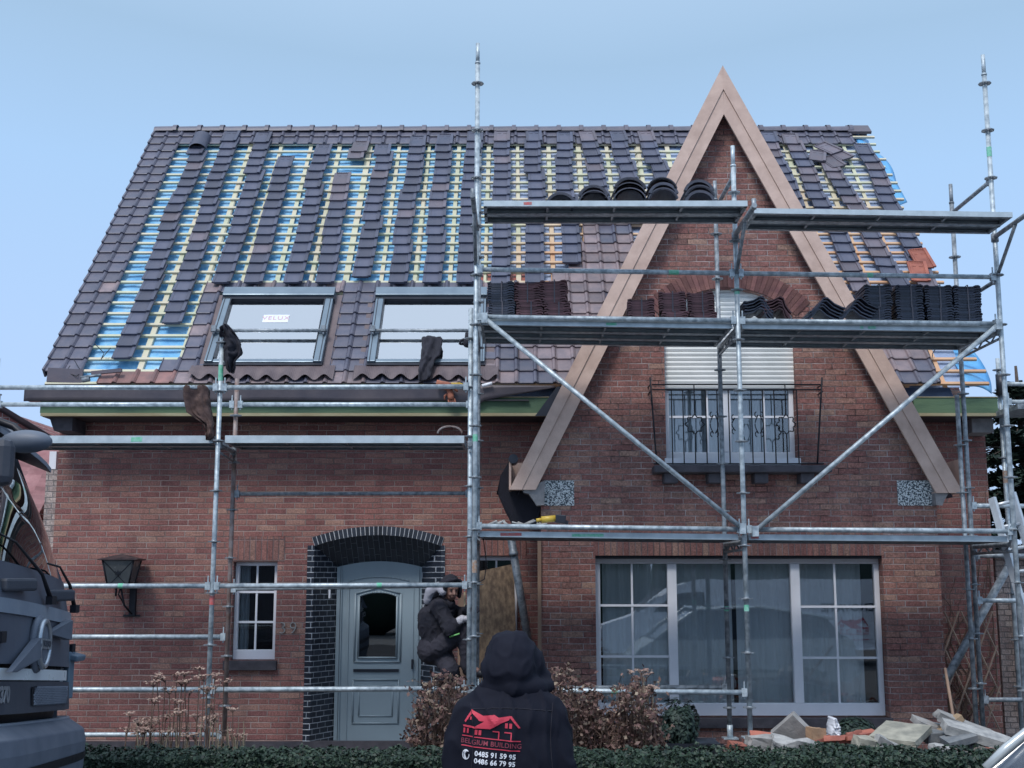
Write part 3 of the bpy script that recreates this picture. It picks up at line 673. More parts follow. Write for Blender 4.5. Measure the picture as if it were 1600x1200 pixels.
def gable_cut(x, r, m=.0):     # True where the cross gable roof covers the main roof
    p = RP(x, r, .03); t = (AP.z-p.z)/(AP.z-BL.z)
    if t < 0: return False
    hw = (AP.x-BL.x)*t; return abs(x-AP.x) < hw-m
def laid(c, r):
    x = col_x(c)+CW/2
    if c < 2: return r >= 1
    if gable_cut(x, r+1.2, .25): return False
    if r >= NR-2: return c < 47.5
    if r == 0: return (x > -4.75 and x < 4.75)
    if x < 1.5:
        if r == 8 and x > -3.75 and x < .15: return True
        if 1 <= r <= 7:
            if x > -3.78 and x < SK1[0]+.02: return True
            if r == 1 and -4.0 < x < -3.5: return True
            if SK1[1]+.03 < x < SK2[0]-.02: return True
            if SK2[1]+.04 < x: return True
        if r >= 8:
            lim = {8:.15, 9:.5, 10:.62, 11:.72, 12:.74, 13:.98, 14:.98, 15:.98, 16:.98, 17:1.15}.get(r, 9)
            return x > lim
    else:
        if r in (1,2): return x < 4.95
        if r == 3: return x < 4.65
        if r == 4: return x < 4.3
    return False
tm = {'a': MB()}
t_all = MB()
for r in range(NR):
    for c in range(50):
        if not laid(c, r): continue
        x0 = col_x(c); x = x0+CW/2
        pb = 0.0
        if r == 0: pb = .85 if x < -2.5 else .35
        elif x > -.3 and x < 2.4 and r < 17: pb = .85 if r > 8 or x > .4 else .55
        elif r == 8: pb = .45
        elif x > 2.4 and r < 8: pb = .8
        elif -3.8 < x < SK1[0]+.02 and r < 6: pb = .25
        t_all.mi = 1 if random.random() < pb else 0
        if r == 0 and x < -3.9: t_all.mi = 2
        P = lambda u, v, h, x0=x0, r=r: RP(x0+u, r+v, h)
        tile_shape(t_all, P, CW, GAU)
t_all.build('tile_covering', [M['tile_dark'], M['tile_brown'], M['tile_red']], roof)
# odd brown tile ends left at the lower left verge
mb = MB(); mb.box(RP(XRL+.28,.35,.06), (.40,.03,.16), Matrix.Rotation(.05,3,'Y')); mb.box(RP(XRL+.75,.5,.09), (.34,.05,.04), Matrix.Rotation(-.1,3,'Y')); mb.build('verge_board', M['tile_loose_grey'], roof)
# verge side faces left
mb = MB()
for r in range(1, NR):
    P = lambda u,v,h,r=r: RP(XRL+u, r+v, h)
    vs = [P(0,-.10,.055),P(0,1.0,.02),P(0,1.0,-.09),P(0,-.10,-.06),P(-.022,-.10,.058),P(-.022,1.0,.022),P(-.022,1.0,-.09),P(-.022,-.10,-.06)]
    mb.add(vs, [(4,5,6,7),(0,1,5,4),(3,7,6,2),(0,4,7,3)])
mb.build('verge_tiles', M['tile_dark'], roof)
# ridge tiles
mb = MB(); nrid = 31; L = (5.08-XRL)/nrid
for i in range(nrid):
    xa_ = XRL+.02+i*L; rr = .10
    if i == 0: xa_ -= .03
    for (xx0, xx1, q0, q1) in ((xa_, xa_+L*.86, .098, .104), (xa_+L*.84, xa_+L*1.02, .122, .122)):
        mb.smooth = True
        mb.grid(lambda u,v: (lerp(xx0,xx1,v), RY+lerp(q0,q1,v)*1.15*math.cos(math.pi*u), RZ-.045+lerp(q0,q1,v)*math.sin(math.pi*u)), 8, 1); mb.smooth = False
mb.build('ridge_tiles', M['tile_dark'], roof)
# lifted last ridge tile at right end
mb = MB(); mb.prism([(-.17,-.10),(0,.06),(.17,-.10),(.14,-.13),(0,.01),(-.14,-.13)], lambda u,v,w: (w, RY+u, RZ+.02+v), 5.02, 5.36); mb.build('ridge_end_tile', M['tile_loose_grey'], roof)
# --- gable roof slopes with tiles
def side_basis(s):
    P_ = BL if s < 0 else BRT
    a = Vector((P_.x, 0, P_.z)); b_ = Vector((AP.x,0,AP.z)); vd = (b_-a).normalized(); nd = Vector((-vd.z*1, 0, vd.x)) if s < 0 else Vector((vd.z, 0, -vd.x))
    if nd.z < 0: nd = -nd
    return a, vd, nd, (b_-a).length
for s in (-1, 1):
    a, vd, nd, Lg = side_basis(s)
    mb = MB(); nrow = int(Lg/.235); g_ = Lg/nrow; nrow -= 2
    def GP(y, v, h): q = a+vd*v+nd*h; return Vector((q.x, y, q.z))
    mb.add([GP(YB+.04,0,-.10), GP(17.0,0,-.10), GP(17.0,Lg-.28,-.10), GP(YB+.04,Lg-.28,-.10)], [(0,1,2,3)])
    for r in range(nrow):
        z_ = a.z+vd.z*(r+.5)*g_; ymax = EY+(z_-EZ)/(RZ-EZ)*(RY-EY)+.3
        y = YB+.04
        c = 0
        while y < ymax and c < 18:
            y0 = y
            P = lambda u,v,h,y0=y0,r=r: GP((y0+u) if s > 0 else (y0+.225-u), (r+v)*g_ , h-.10)
            mb.mi = 1 if random.random() < .3 else 0
            tile_shape(mb, P, .225, g_, lift=.03); y += .225; c += 1
    go = mb.build('gable_roof', [M['tile_dark'], M['tile_brown']], house)
# gable ridge
mb = MB(); mb.smooth = True
for i in range(10):
    y0 = YB+.09+i*.38
    mb.grid(lambda u,v: (AP.x+.085*math.cos(math.pi*u), lerp(y0,y0+.37,v), AP.z-.30+.085*math.sin(math.pi*u)), 8, 1)
mb.build('gable_ridge_tiles', M['tile_dark'], house)
# --- eaves: gutter strip, green board, timber edge, soffit, brackets
def eave(x0, x1, strip=True, right=False):
    zb0 = at(100, 650, 13.5).z; zb1 = at(100, 624, 13.5).z
    m = MB(); m.bb(x0+.16, x1, 13.5, 13.53, zb0+.035, zb1+.02); m.build('fascia_board', M['green_board'], house)
    m = MB(); m.bb(x0+.17, x1, 13.49, 13.55, zb0, zb0+.033); m.bb(x0+.17, x1, 13.49, 13.56, zb1+.021, zb1+.03); m.build('fascia_edge', M['wood_edge'], house)
    MB().bb(x0+.17, x1, 13.55, YW, zb0-.002, zb0+.012).build('soffit', M['soffit'], house)
    return zb0, zb1
zb0, zb1 = eave(-5.45, .72)
eave(at(1405,620,13.5).x, 5.45)
# dark gutter strip with torn right end
mb = MB(); z0 = at(100,627,13.44).z; z1 = at(100,602,13.44).z; xe0 = at(38,610,13.44).x; xe1 = at(868,604,13.44).x
def strip(u, v):
    x = lerp(xe0, xe1, u); lo = z0; 
    if u > .86: lo = lerp(z0, z1-.02, (u-.86)/.14)
    if .80 < u <= .86: lo = z0-.03
    z = lerp(lo, z1, v); return (x, 13.44+.003*math.sin(u*23+v), z+.006*math.sin(u*17))
mb.grid(strip, 120, 4); mb.build('gutter_strip', M['zinc'], house, solid=.006)
MB().bb(xe0+.02, xe1-.3, 13.45, 13.62, z0+.01, z0+.02).build('gutter_bed', M['zinc'], house)
mb = MB(); c = at(104, 664, 13.8); 
mb.prism([(at(84,655,13.75).x,zb0),(at(120,655,13.75).x,zb0),(at(120,655,13.75).x,zb0-.15),(at(92,655,13.75).x,zb0-.15),(at(88,655,13.75).x,zb0-.08)], lambda u,v,w:(u,w,v), 13.62, YW); mb.build('eaves_bracket', M['stone_dark'], house)
mb = MB(); c = at(1525, 665, 13.9); mb.bb(c.x-.12, c.x+.12, 13.7, YW, zb0-.16, zb0-.002); mb.build('eaves_bracket', M['stone'], house)
# black membrane piece between eave and gable
mb = MB(); q = [at(836,650,13.42),at(855,650,13.42),at(885,604,13.42),at(870,604,13.42)]; mb.prism([(p.x,p.z) for p in q], lambda u,v,w:(u,w,v), 13.42, 13.425); mb.build('membrane_corner', M['dark_metal'], house)
# --- skylights
def skylight(x0, x1, lab, sticker=False, blind_open=.0):
    r0, r1 = SKR
    def BX(mb, xa, xb, ra, rb, ha, hb):
        vs = [RP(x,r,h) for h in (ha,hb) for x,r in ((xa,ra),(xb,ra),(xb,rb),(xa,rb))]; mb.add(vs, [(0,3,2,1),(4,5,6,7),(0,1,5,4),(1,2,6,5),(2,3,7,6),(3,0,4,7)])
    fwd = .095; fr_ = fwd/GAU
    mb = MB()
    BX(mb, x0, x0+fwd, r0, r1, -.05, .10); BX(mb, x1-fwd, x1, r0, r1, -.05, .10); BX(mb, x0+fwd, x1-fwd, r0, r0+fr_*.6, -.05, .085)
    BX(mb, x0-.01, x1+.01, r1-fr_*.9, r1+.35, -.05, .13)
    f = mb.build('skylight', M['sky_frame'], house, bevel=.008); f['label'] = lab
    mb = MB(); BX(mb, x0-.012, x1+.012, r1-fr_*.9-.22, r1-fr_*.9, -.02, .10); BX(mb, x0-.005, x1+.005, r0-.16, r0-.005, -.03, .07)
    BX(mb, x0+fwd+.002, x0+fwd+.012, r0+.3, r1-.5, .03, .101); BX(mb, x1-fwd-.012, x1-fwd-.002, r0+.3, r1-.5, .03, .101)
    BX(mb, x0+.025, x0+.033, r0, r1-.5, .1, .106); BX(mb, x1-.033, x1-.025, r0, r1-.5, .1, .106)
    mb.build('frame_trim', M['dark_metal'], f)
    mb = MB(); BX(mb, x0+fwd, x1-fwd, r0+fr_*.6, r1-.45, .045, .052); mb.build('glass', M['glass_sky'], f)
    mb = MB(); BX(mb, x0+fwd+.013, x1-fwd-.013, r0+fr_*.6, r1-.45-blind_open, .012, .016); mb.build('blind', M['blind'], f)
    mb = MB(); BX(mb, x0+fwd, x1-fwd, r0+.2, r1-.2, -.06, -.04); mb.build('interior_shade', M['room_shade'], f)
    # flashing: side channels and the pleated apron below
    mb = MB(); BX(mb, x0-.10, x0-.004, r0-.2, r1+.2, -.01, .025); mb.build('side_flashing', M['flash'], f)
    mb = MB(); BX(mb, x1+.004, x1+.11, r0-.2, r1+.2, -.01, .025); mb.build('side_flashing', M['flash'], f)
    mb = MB(); xa_, xb_ = x0-.14, x1+.16
    nn = 260
    def apr(u, v):
        x = lerp(xa_, xb_, u); ph = (x-XRL)/CW*2*math.pi
        h = lerp(.05, .085+.022*math.cos(ph+.9), v) + .003*math.sin(x*330)
        return RP(x, lerp(r0-.1, .12+.10*math.cos(ph+.9)+.05*math.sin(x*3), v), h)
    mb.grid(apr, nn, 6); mb.build('apron_flashing', M['flash'], f)
    if sticker:
        mb = MB(); xs = at(428,505,14.2).x; BX(mb, xs-.155, xs+.155, 4.93, 5.62, .053, .055)
        st = mb.build('sticker', M['print_white'], f)
        g2 = MB(); vs, fs = text_mesh('VELUX', .10, lambda u,v,w: RP(xs+u, 5.30+v/GAU, .057+w), .0005, space=1.15); g2.add(vs, fs); g2.build('sticker_print', M['sticker_print'], f)
    return f
M['sticker_print'] = pm('sticker_print', (.55,.30,.36), (.62,.4,.45), 10, .6)
sk1 = skylight(*SK1, 'left skylight with white product sticker on its glass', True)
sk2 = skylight(*SK2, 'right skylight partly behind the tall scaffold pole', False, .45)
for sk, (a_, b_) in ((sk1, SK1), (sk2, SK2)):
    mb = MB(); rr = 3.75; mb.tube(RP(a_-.01,rr,.13), RP(b_+.01,rr,.13), .021, 10)
    for x in (a_+.03, b_-.03): mb.tube(RP(x,rr-.3,.13), RP(x,rr+.3,.13), .012, 6); mb.box(RP(x,rr,.16), (.05,.06,.07))
    for x in (a_+.03, b_-.03): mb.tube(RP(x,rr,.16), RP(x,rr,.09), .014, 6)
    mb.build('safety_bar', M['galv_dark'], sk)
# house number
vs, fs = text_mesh('39', .19, lambda u,v,w: (at(450,982,YW).x+u, YW-.012-w, at(450,982,YW).z+v), .010, space=1.25, bold=-.004)
MB().add(vs, fs).build('house_number', M['concrete_white'], house)
# ================================================================ scaffolds
ROD = .0242
def PX(x, y, Y, X=None):
    p = at(x, y, Y)
    return Vector((X if X is not None else p.x, Y, p.z))
def zat(py, Y, px=800): return at(px, py, Y).z
_r = MB()
_r.tube((0,0,-.012),(0,0,.012),.029,12)
for k in range(8):
    a0 = k*math.pi/4-.25; a1 = k*math.pi/4+.25
    _r.prism([(.027*math.cos(a0),.027*math.sin(a0)),(.060*math.cos(a0),.060*math.sin(a0)),(.064*math.cos((a0+a1)/2),.064*math.sin((a0+a1)/2)),(.060*math.cos(a1),.060*math.sin(a1)),(.027*math.cos(a1),.027*math.sin(a1))], lambda u,v,w: (u,v,w), -.005, .005)
for k in range(16):
    a0 = k*math.pi/8; a1 = (k+1)*math.pi/8
    _r.prism([(.052*math.cos(a0),.052*math.sin(a0)),(.061*math.cos(a0),.061*math.sin(a0)),(.061*math.cos(a1),.061*math.sin(a1)),(.052*math.cos(a1),.052*math.sin(a1))], lambda u,v,w: (u,v,w), -.0042, .0042)
ROSE = _r.mesh('rosette', M['galv_dark'])
def standard(parent, X, Y, z0, z1, name='standard', mat='galv', phase=.12, spigot=True, step=.5, tilt=0, marks=()):
    mb = MB(); t = lambda z: X+tilt*(z-z0)
    zs = z1-.22 if spigot else z1
    mb.tube((t(z0),Y,z0),(t(zs),Y,zs),ROD,12)
    if spigot: mb.tube((t(zs),Y,zs),(t(zs+.02),Y,zs+.02),.028,12); mb.tube((t(zs),Y,zs),(t(z1),Y,z1),.0205,12)
    o = mb.build(name, M[mat], parent)
    z = z0+phase; bs = base_of(parent)
    while z < zs-.05:
        r_ = bpy.data.objects.new('rosette', ROSE); COL.objects.link(r_); r_.parent = o; r_.location = Vector((t(z),Y,z))-bs; r_.rotation_euler = (0,0,random.random()*3)
        z += step
    if marks:
        for z, h, c in marks: MB().tube((t(z),Y,z),(t(z+h),Y,z+h),ROD+.0012,12,caps=False).build('paint_mark' if c < 2 else 'rust_patch', [M['paint_green'], M['paint_red'], M['rust_patch']][c], o)
    return o
M['rust_patch'] = pm('rust_patch', (.35,.2,.12), (.36,.36,.36), 40, .8)
def wedge(mb, p, d):
    d = Vector(d).normalized(); a = Vector((0,0,1)); q = p+d*.045
    mb.box(q, (.05,.05,.075)); mb.box(p+d*.045+Vector((0,0,.02)), (.012,.012,.16))
def ledger(parent, a, b, name='ledger', r=ROD, mat='galv', ends=True, marks=()):
    mb = MB(); a = Vector(a); b = Vector(b); d = (b-a).normalized()
    mb.tube(a+d*.05, b-d*.05, r, 12)
    if ends: wedge(mb, a, d); wedge(mb, b, -d)
    o = mb.build(name, M[mat], parent)
    if marks:
        mk = MB()
        for t, l in marks: p = a.lerp(b, t); mk.tube(p, p+d*l, r+.0012, 12, caps=False)
        mk.build('paint_mark', M['paint_green'], o)
    return o
def deck(parent, aL, aR, depth, planks=3, th=.055, stamp=None, name='deck'):
    # steel planks running from aL to aR (front top edge), side by side in depth
    aL = Vector(aL); aR = Vector(aR); root = None; w = depth/planks
    d = (aR-aL)
    for k in range(planks):
        mb = MB(); y0 = k*w+.004; y1 = (k+1)*w-.004
        def pt(t, y, h): q = aL+d*t; return Vector((q.x, q.y+y, q.z+h))
        e0, e1 = .012, .988
        def bx(t0,t1,ya,yb,h0,h1): 
            vs = [pt(t,y,h) for h in (h0,h1) for t,y in ((t0,ya),(t1,ya),(t1,yb),(t0,yb))]
            mb.add(vs, [(0,3,2,1),(4,5,6,7),(0,1,5,4),(1,2,6,5),(2,3,7,6),(3,0,4,7)])
        mb.mi = 0
        bx(e0,e1,y0,y1,-.004,.0)
        bx(e0,e1,y0,y0+.004,-th,-.004); bx(e0,e1,y1-.004,y1,-th,-.004)
        mb.mi = 1
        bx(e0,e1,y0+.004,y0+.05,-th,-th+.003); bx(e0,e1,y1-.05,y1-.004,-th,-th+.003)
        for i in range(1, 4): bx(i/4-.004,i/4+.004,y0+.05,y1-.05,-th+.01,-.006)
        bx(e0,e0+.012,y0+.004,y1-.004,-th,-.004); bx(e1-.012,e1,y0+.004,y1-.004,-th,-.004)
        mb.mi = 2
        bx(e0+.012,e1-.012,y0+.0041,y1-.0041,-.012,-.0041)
        # perforation dimples underneath
        mb.mi = 0
        for i in range(26):
            t = .04+.92*i/25
            for yy in (.3,.7): 
                if (i+k)%2: bx(t,t+.003,lerp(y0,y1,yy),lerp(y0,y1,yy)+.008,-.0135,-.0121)
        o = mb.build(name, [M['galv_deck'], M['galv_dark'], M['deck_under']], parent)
        if k == 0 and stamp:
            for (t,l,c) in stamp: mk = MB(); bx2 = [pt(tt,y0-.0015,h) for tt,h in ((t,-th+.012),(t+l,-th+.014),(t+l,-.012),(t,-.016))]; mk.add(bx2, [(0,1,2,3)]); mk.build('paint_mark', [M['paint_green'], M['paint_red']][c], o)
    return
YF, YRR = 11.7, 12.79
sc = thing('scaffold', 'tall steel scaffold with three decks in front of the pointed gable', 'scaffold', (2.2, YF, .1))
XA, XB, XC = -.36, 2.22, 4.80
zg = .12
standard(sc, XA, YF, .05, zat(68,YF), phase=.32, tilt=.0015, marks=((zat(895,YF),.12,2),(zat(690,YF),.07,0)))
standard(sc, XB, YF, zat(1152,YF), zat(228,YF), phase=.27, marks=((zat(460,YF),.06,0),(zat(955,YF),.06,0)))
standard(sc, XC, YF, .05, zat(86,YF), phase=.32, marks=((zat(245,YF),.10,0),))
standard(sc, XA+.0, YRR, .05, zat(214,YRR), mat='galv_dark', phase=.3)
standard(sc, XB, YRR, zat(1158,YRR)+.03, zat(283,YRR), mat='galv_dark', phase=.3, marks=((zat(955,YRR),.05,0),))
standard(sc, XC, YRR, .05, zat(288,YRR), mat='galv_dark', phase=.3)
standard(sc, XC-.075, YRR-.02, .05, zat(618,YRR), mat='galv_dark', phase=.25, spigot=False)
# base plate
MB().box((XB,YRR,zat(1158,YRR)+.03),(.15,.15,.012)).tube((XB,YRR,zat(1158,YRR)+.03),(XB,YRR,zat(1158,YRR)+.16),.03,10).build('base_plate', M['galv'], sc)
MB().box((XB,YF,zat(1152,YF)),(.15,.15,.012)).build('base_plate', M['galv'], sc)
# guard rail y~425
zA, zB, zC = zat(421,YF,752), zat(427,YF,1150), zat(433,YF,1550)
ledger(sc, (XA,YF,zA), (XB,YF,zB), 'guard_rail', marks=((.74,.1),)); ledger(sc, (XB,YF,zB), (XC,YF,zC), 'guard_rail', marks=((.5,.06),))
# middle deck y~495
mA, mB_, mC = zat(495,YF,757), zat(501,YF,1150), zat(506,YF,1555)
ledger(sc, (XA,YF,mA), (XB,YF,mB_)); ledger(sc, (XB,YF,mB_), (XC,YF,mC))
deck(sc, (XA+.02,YF+.04,mA-.015), (XB-.02,YF+.04,mB_-.015), .98, 3, stamp=((.5,.04,0),)); deck(sc, (XB+.02,YF+.04,mB_-.015), (XC-.02,YF+.04,mC-.015), .98, 3, stamp=((.47,.012,0),(.5,.03,0)))
# lower deck y~825
lA, lB, lC = zat(822,YF,752), zat(827,YF,1165), zat(830,YF,1585)
ledger(sc, (XA,YF,lA), (XB,YF,lB)); ledger(sc, (XB,YF,lB), (XC,YF,lC))
deck(sc, (XA+.02,YF+.04,lA-.045), (XB-.02,YF+.04,lB-.045), .98, 3, stamp=((.09,.08,1),(.36,.12,0))); deck(sc, (XB+.02,YF+.04,lB-.045), (XC-.02,YF+.04,lC-.045), .98, 3, stamp=((.02,.03,1),))
# top deck on outward brackets
tA, tB, tC = zat(322,11.08,755), zat(322,11.08,1178), zat(340,11.08,1575)
tB2 = zat(334,11.08,1180)
deck(sc, (XA+.06,11.08,tA+.055), (XB+.04,11.08,tB+.055), .58, 2, th=.055, stamp=((.16,.03,1),)); deck(sc, (XB+.04,11.08,tB2+.058), (XC-.04,11.08,tC+.055), .58, 2, th=.05)
for X, z in ((XA,tA-.01), (XB,tB2-.03), (XC,tC-.01)):
    mb = MB(); mb.tube((X,YF,z),(X,10.72,z+.0),ROD,10); mb.tube((X,YF,z-.40),(X,11.2,z-.02),.018,8); mb.tube((X,YF,z+.03),(X,YF,z-.05),.036,10); mb.tube((X,10.75,z-.03),(X,10.75,z+.07),.022,8); mb.build('bracket', M['galv_dark'], sc)
# transoms front to rear under decks, rear guard pieces
for X in (XA, XB, XC):
    for z in (dict([(XA,mA),(XB,mB_),(XC,mC)])[X]-.07, dict([(XA,lA),(XB,lB),(XC,lC)])[X]-.12):
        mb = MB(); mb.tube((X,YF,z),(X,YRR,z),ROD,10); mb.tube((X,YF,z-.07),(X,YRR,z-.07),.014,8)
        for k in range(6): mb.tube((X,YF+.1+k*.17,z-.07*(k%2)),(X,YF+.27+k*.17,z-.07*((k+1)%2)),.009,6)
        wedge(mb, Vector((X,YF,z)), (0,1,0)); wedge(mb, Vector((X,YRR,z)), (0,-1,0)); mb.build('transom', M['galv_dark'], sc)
zt_ = zat(870, YF); 
for X, za, zb_ in ((XC,zat(282,YF),zat(320,YRR)), (XC,zat(437,YF),zat(452,YRR)), (XB,zat(275,YF),zat(292,YRR))):
    mb = MB(); mb.tube((X,YF,za),(X,YRR,za),ROD*.9,10); wedge(mb, Vector((X,YF,za)), (0,1,0)); mb.build('transom', M['galv_dark'], sc)
# diagonal braces
for a, b_ in (((757,497),(1160,826)), ((1560,507),(1180,830))):
    p, q = at(*a, YF-.05), at(*b_, YF-.05); mb = MB(); mb.tube(p, q, ROD, 12); d = (q-p).normalized()
    mb.box(p, (.06,.05,.10)); mb.box(q, (.06,.05,.10)); mb.build('diagonal_brace', M['galv'], sc)
# low ledgers
ledger(sc, (XA,YF,zat(1078,YF,745)), (XB,YF,zat(1082,YF,1172)), marks=((.5,.06),))
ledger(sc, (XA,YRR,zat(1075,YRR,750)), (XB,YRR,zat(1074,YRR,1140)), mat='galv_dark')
# right hand return with ladder bay
XD, YD2 = 5.55, 13.62
sd_ = thing('scaffold', 'narrow steel scaffold bay standing at the right corner of the house', 'scaffold', (5.4, 13.2, 0))
standard(sd_, 5.52, 13.6, .05, zat(560,13.6), phase=.2, spigot=False, marks=((zat(755,13.6),.14,2),))
standard(sd_, 5.75, 13.0, .05, zat(560,13.0), mat='galv_dark', phase=.3, spigot=False)
for py in (790, 868, 938, 1093):
    ledger(sd_, (XC,YRR,zat(py,YRR)), (5.75,13.0,zat(py+1,13.0)), mat='galv' if py in (790,938) else 'galv_dark')
ledger(sd_, (5.52,13.6,zat(600,13.6)), (6.6,13.6,zat(601,13.6)), mat='wood_edge' and 'galv')
MB().bb(5.42, 6.9, 12.9, 13.6, zat(645,13.2), zat(637,13.2)).build('deck', M['galv_dark'], sd_)
ledger(sd_, (5.30,12.95,zat(628,12.95)), (6.9,12.95,zat(629,12.95)), mat='galv')
MB().tube((5.52,13.55,zat(618,13.55)), (5.52,13.55,zat(585,13.55)), .055, 14).build('rubber_sleeve', M['dark_metal'], sd_)
# ---- left scaffold
YL, YLR = 12.1, 12.83
sl_ = thing('scaffold', 'steel scaffold with one long deck in front of the front door and left wall', 'scaffold', (-1.6, YL, 0))
XE, XF = -2.94, -.42; XG = XE-2.57
standard(sl_, XE, YL, .05, zat(512,YL), phase=.22, spigot=False, marks=((zat(945,YL),.09,1),(zat(595,YL),.16,0)))
standard(sl_, XF+.0, YL+.05, .05, zat(480,YL), phase=.27, spigot=False)
standard(sl_, XG, YL, .05, zat(560,YL), phase=.22)
standard(sl_, XE, YLR, zat(1150,YLR), zat(592,YLR), mat='rust', phase=.3, spigot=False)
standard(sl_, XG, YLR, .05, zat(560,YLR), mat='galv_dark', phase=.3)
def both(py, Y, **k):
    za, zb_ = zat(py+(.5 if True else 0), Y), zat(py-1, Y)
    ledger(sl_, (XG,Y,za), (XE,Y,za), **k); ledger(sl_, (XE,Y,za), (XF,Y,zb_), **k)
both(605, YL, name='guard_rail'); 
z = zat(632, YLR); ledger(sl_, (XG,YLR,z), (XE,YLR,z), 'guard_rail'); ledger(sl_, (XE,YLR,z), (XF,YLR,z), 'guard_rail')
both(915, YL, marks=((.64,.05),))
ledger(sl_, (XE,YLR,zat(920,YLR)), (XF,YLR,zat(914,YLR)), mat='galv')
both(1077, YL)
ledger(sl_, (XG,YLR,zat(995,YLR)), (XE,YLR,zat(995,YLR)), mat='galv')
ledger(sl_, (XG,YLR,zat(1148,YLR)), (XE,YLR,zat(1148,YLR)))
ledger(sl_, (XE,YLR,zat(772,YLR)), (XF,YLR,zat(771,YLR)), mat='galv_dark', r=.02)
zd = zat(680, YL)
deck(sl_, (XG+.03,YL+.03,zd), (XE-.03,YL+.03,zd), .70, 2, th=.075, stamp=((.66,.045,0),)); deck(sl_, (XE+.03,YL+.03,zd+.002), (XF-.03,YL+.03,zd), .70, 2, th=.075)
for X in (XG, XE, XF):
    mb = MB(); mb.tube((X,YL,zd-.09),(X,YLR,zd-.09),ROD,10); mb.tube((X,YL,zd-.16),(X,YLR,zd-.2),.012,8); wedge(mb, Vector((X,YL,zd-.09)), (0,1,0)); wedge(mb, Vector((X,YLR,zd-.09)), (0,-1,0)); mb.build('transom', M['galv_dark'], sl_)
# ================================================================ loose tiles lying on the roof
def loose_mesh(mat):
    mb = MB(); w, l, t = .238, .375, .016
    # body with raised side lock, water bars and head nibs ; origin at tile centre, z up = roof normal
    mb.box((0,0,0),(w-.05,l,t)); mb.box((-w/2+.014,0,-.003),(.026,l*.97,.018)); 
    mb.box((w/2-.020,0,.006),(.040,l*.985,.024))
    mb.box((0,-l/2+.010,-.012),(w-.05,.018,.016)); mb.box((0,l/2-.012,.009),(w-.06,.014,.012)); mb.box((0,l/2-.04,.008),(w-.07,.006,.006))
    mb.box((-w/2+.036,0,.006),(.008,l*.9,.008)); mb.box((w/2-.056,-.02,.006),(.006,l*.86,.006))
    for s in (-1, 1):
        pts = [(s*.043+.024*math.cos(a), l/2-.095-.015*math.sin(a), .0075) for a in [math.pi*i/6 for i in range(7)]]
        mb.path(pts, .0055, 5, False)
    for k in range(6): mb.box((-.08+k*.032, l/2-.015, .016),(.010,.012,.006))
    return mb.mesh('loose_roof_tile', mat)
LM = [loose_mesh(M['tile_loose']), loose_mesh(M['tile_loose_grey']), loose_mesh(M['tile_terra'])]
ORD = ['', 'first','second','third','fourth','fifth','sixth','seventh','eighth','ninth','tenth','eleventh','twelfth','thirteenth','fourteenth','fifteenth','sixteenth','seventeenth','eighteenth','nineteenth','twentieth','twenty-first','twenty-second','twenty-third','twenty-fourth','twenty-fifth','twenty-sixth','twenty-seventh']
UD = Vector((1,0,0))
def tile_matrix(x, r, h, rot, pitch=-.09):
    Mx = Matrix((UD, VD, ND)).transposed()
    Mx = Mx @ Matrix.Rotation(rot,3,'Z') @ Matrix.Rotation(pitch,3,'X')
    m4 = Mx.to_4x4(); m4.translation = RP(x, r, h); return m4
piles = []
def rr_(py):  # roof row for picture height
    ev = TH+math.atan((600-py)/F); t = math.tan(ev); k = VD.z/VD.y
    Yq_ = ((EZ-EYE)-k*EY)/(t-k); return (Yq_-EY)/VD.y/GAU
DXT = {0:-.08,1:-.11,2:-.03,3:-.10,4:-.02,5:-.10,6:.02,7:.04,8:0}
spec = [(0,567,222),(1,512,214),(2,449,216),(3,449,254),(4,449,235),(5,449,280),(6,440,235),(7,449,222),(8,449,219),(9,449,214),(10,470,214),(11,449,214),(12,418,216),(13,352,214),(14,352,214),(15,352,214)]
cand = []
for k, yb, yt in spec:
    r0, r1 = rr_(yb)+.75, rr_(yt)-.45; n = int(round(r1-r0)); 
    sgo = 0; segl = 5; dx = 0; wob = random.uniform(-.02,.02); pk = random.uniform(.8,2)
    for i in range(n+1):
        r = r0+i*(r1-r0)/n; x = XK[k]
        if k >= 13: x += -.05+(r1-r)*.012
        x += DXT.get(k,0)*i/max(n,1)
        if i % segl == 0: sgo = random.choice((-1,1))*random.uniform(.006,.026); segl = random.randint(4,7)
        x += sgo+.004*(i % segl-2)+random.uniform(-.007,.007)
        rot = random.gauss(0,.018)+(.06 if k >= 13 else 0)
        if k == 3 and i > n-3: pass
        if k == 4 and 0: continue
        cand.append([k+1, i+1, x, r, rot, 1 if (k in (5,) and i > n-3) or random.random() < .06 else 0])
rspec = [(1226,19,345,217,-.10),(1262,20,530,220,-.10),(1302,21,470,262,-.14),(1368,22,505,236,-.12)]
pn = 16
for px, k, yb, yt, rot0 in rspec:
    pn += 1; r0, r1 = rr_(yb)+.75, rr_(yt)-.3; n = int(round(r1-r0))
    for i in range(n+1):
        r = r0+i*(r1-r0)/n; t_ = i/max(n,1); x = {19:lerp(3.86,3.80,t_),20:lerp(4.40,4.12,t_),21:lerp(4.83,4.56,t_),22:lerp(5.19,5.14,t_)}[k]+random.uniform(-.012,.012)+.02*math.sin(i*.7+k)
        if k == 22: x += .01*(i-n/2)*0
        if gable_cut(x, r, .05): continue
        cand.append([pn, i+1, x, r, random.gauss(0,.03)+rot0*.3, 1 if random.random() < .35 else 0])
for (x, r, rot) in ((-2.30+.04,23.3,.02),(-2.22,24.2,-.02)) : cand.append([6, 41 if r < 24 else 42, x, r, rot, 1])
for (x, r, rot) in ((4.42,23.0,-.25),(4.62,24.0,.55),(4.74,23.2,.5),(4.60,22.2,.35)):
    cand.append([21, 40, x, r, rot, 1])
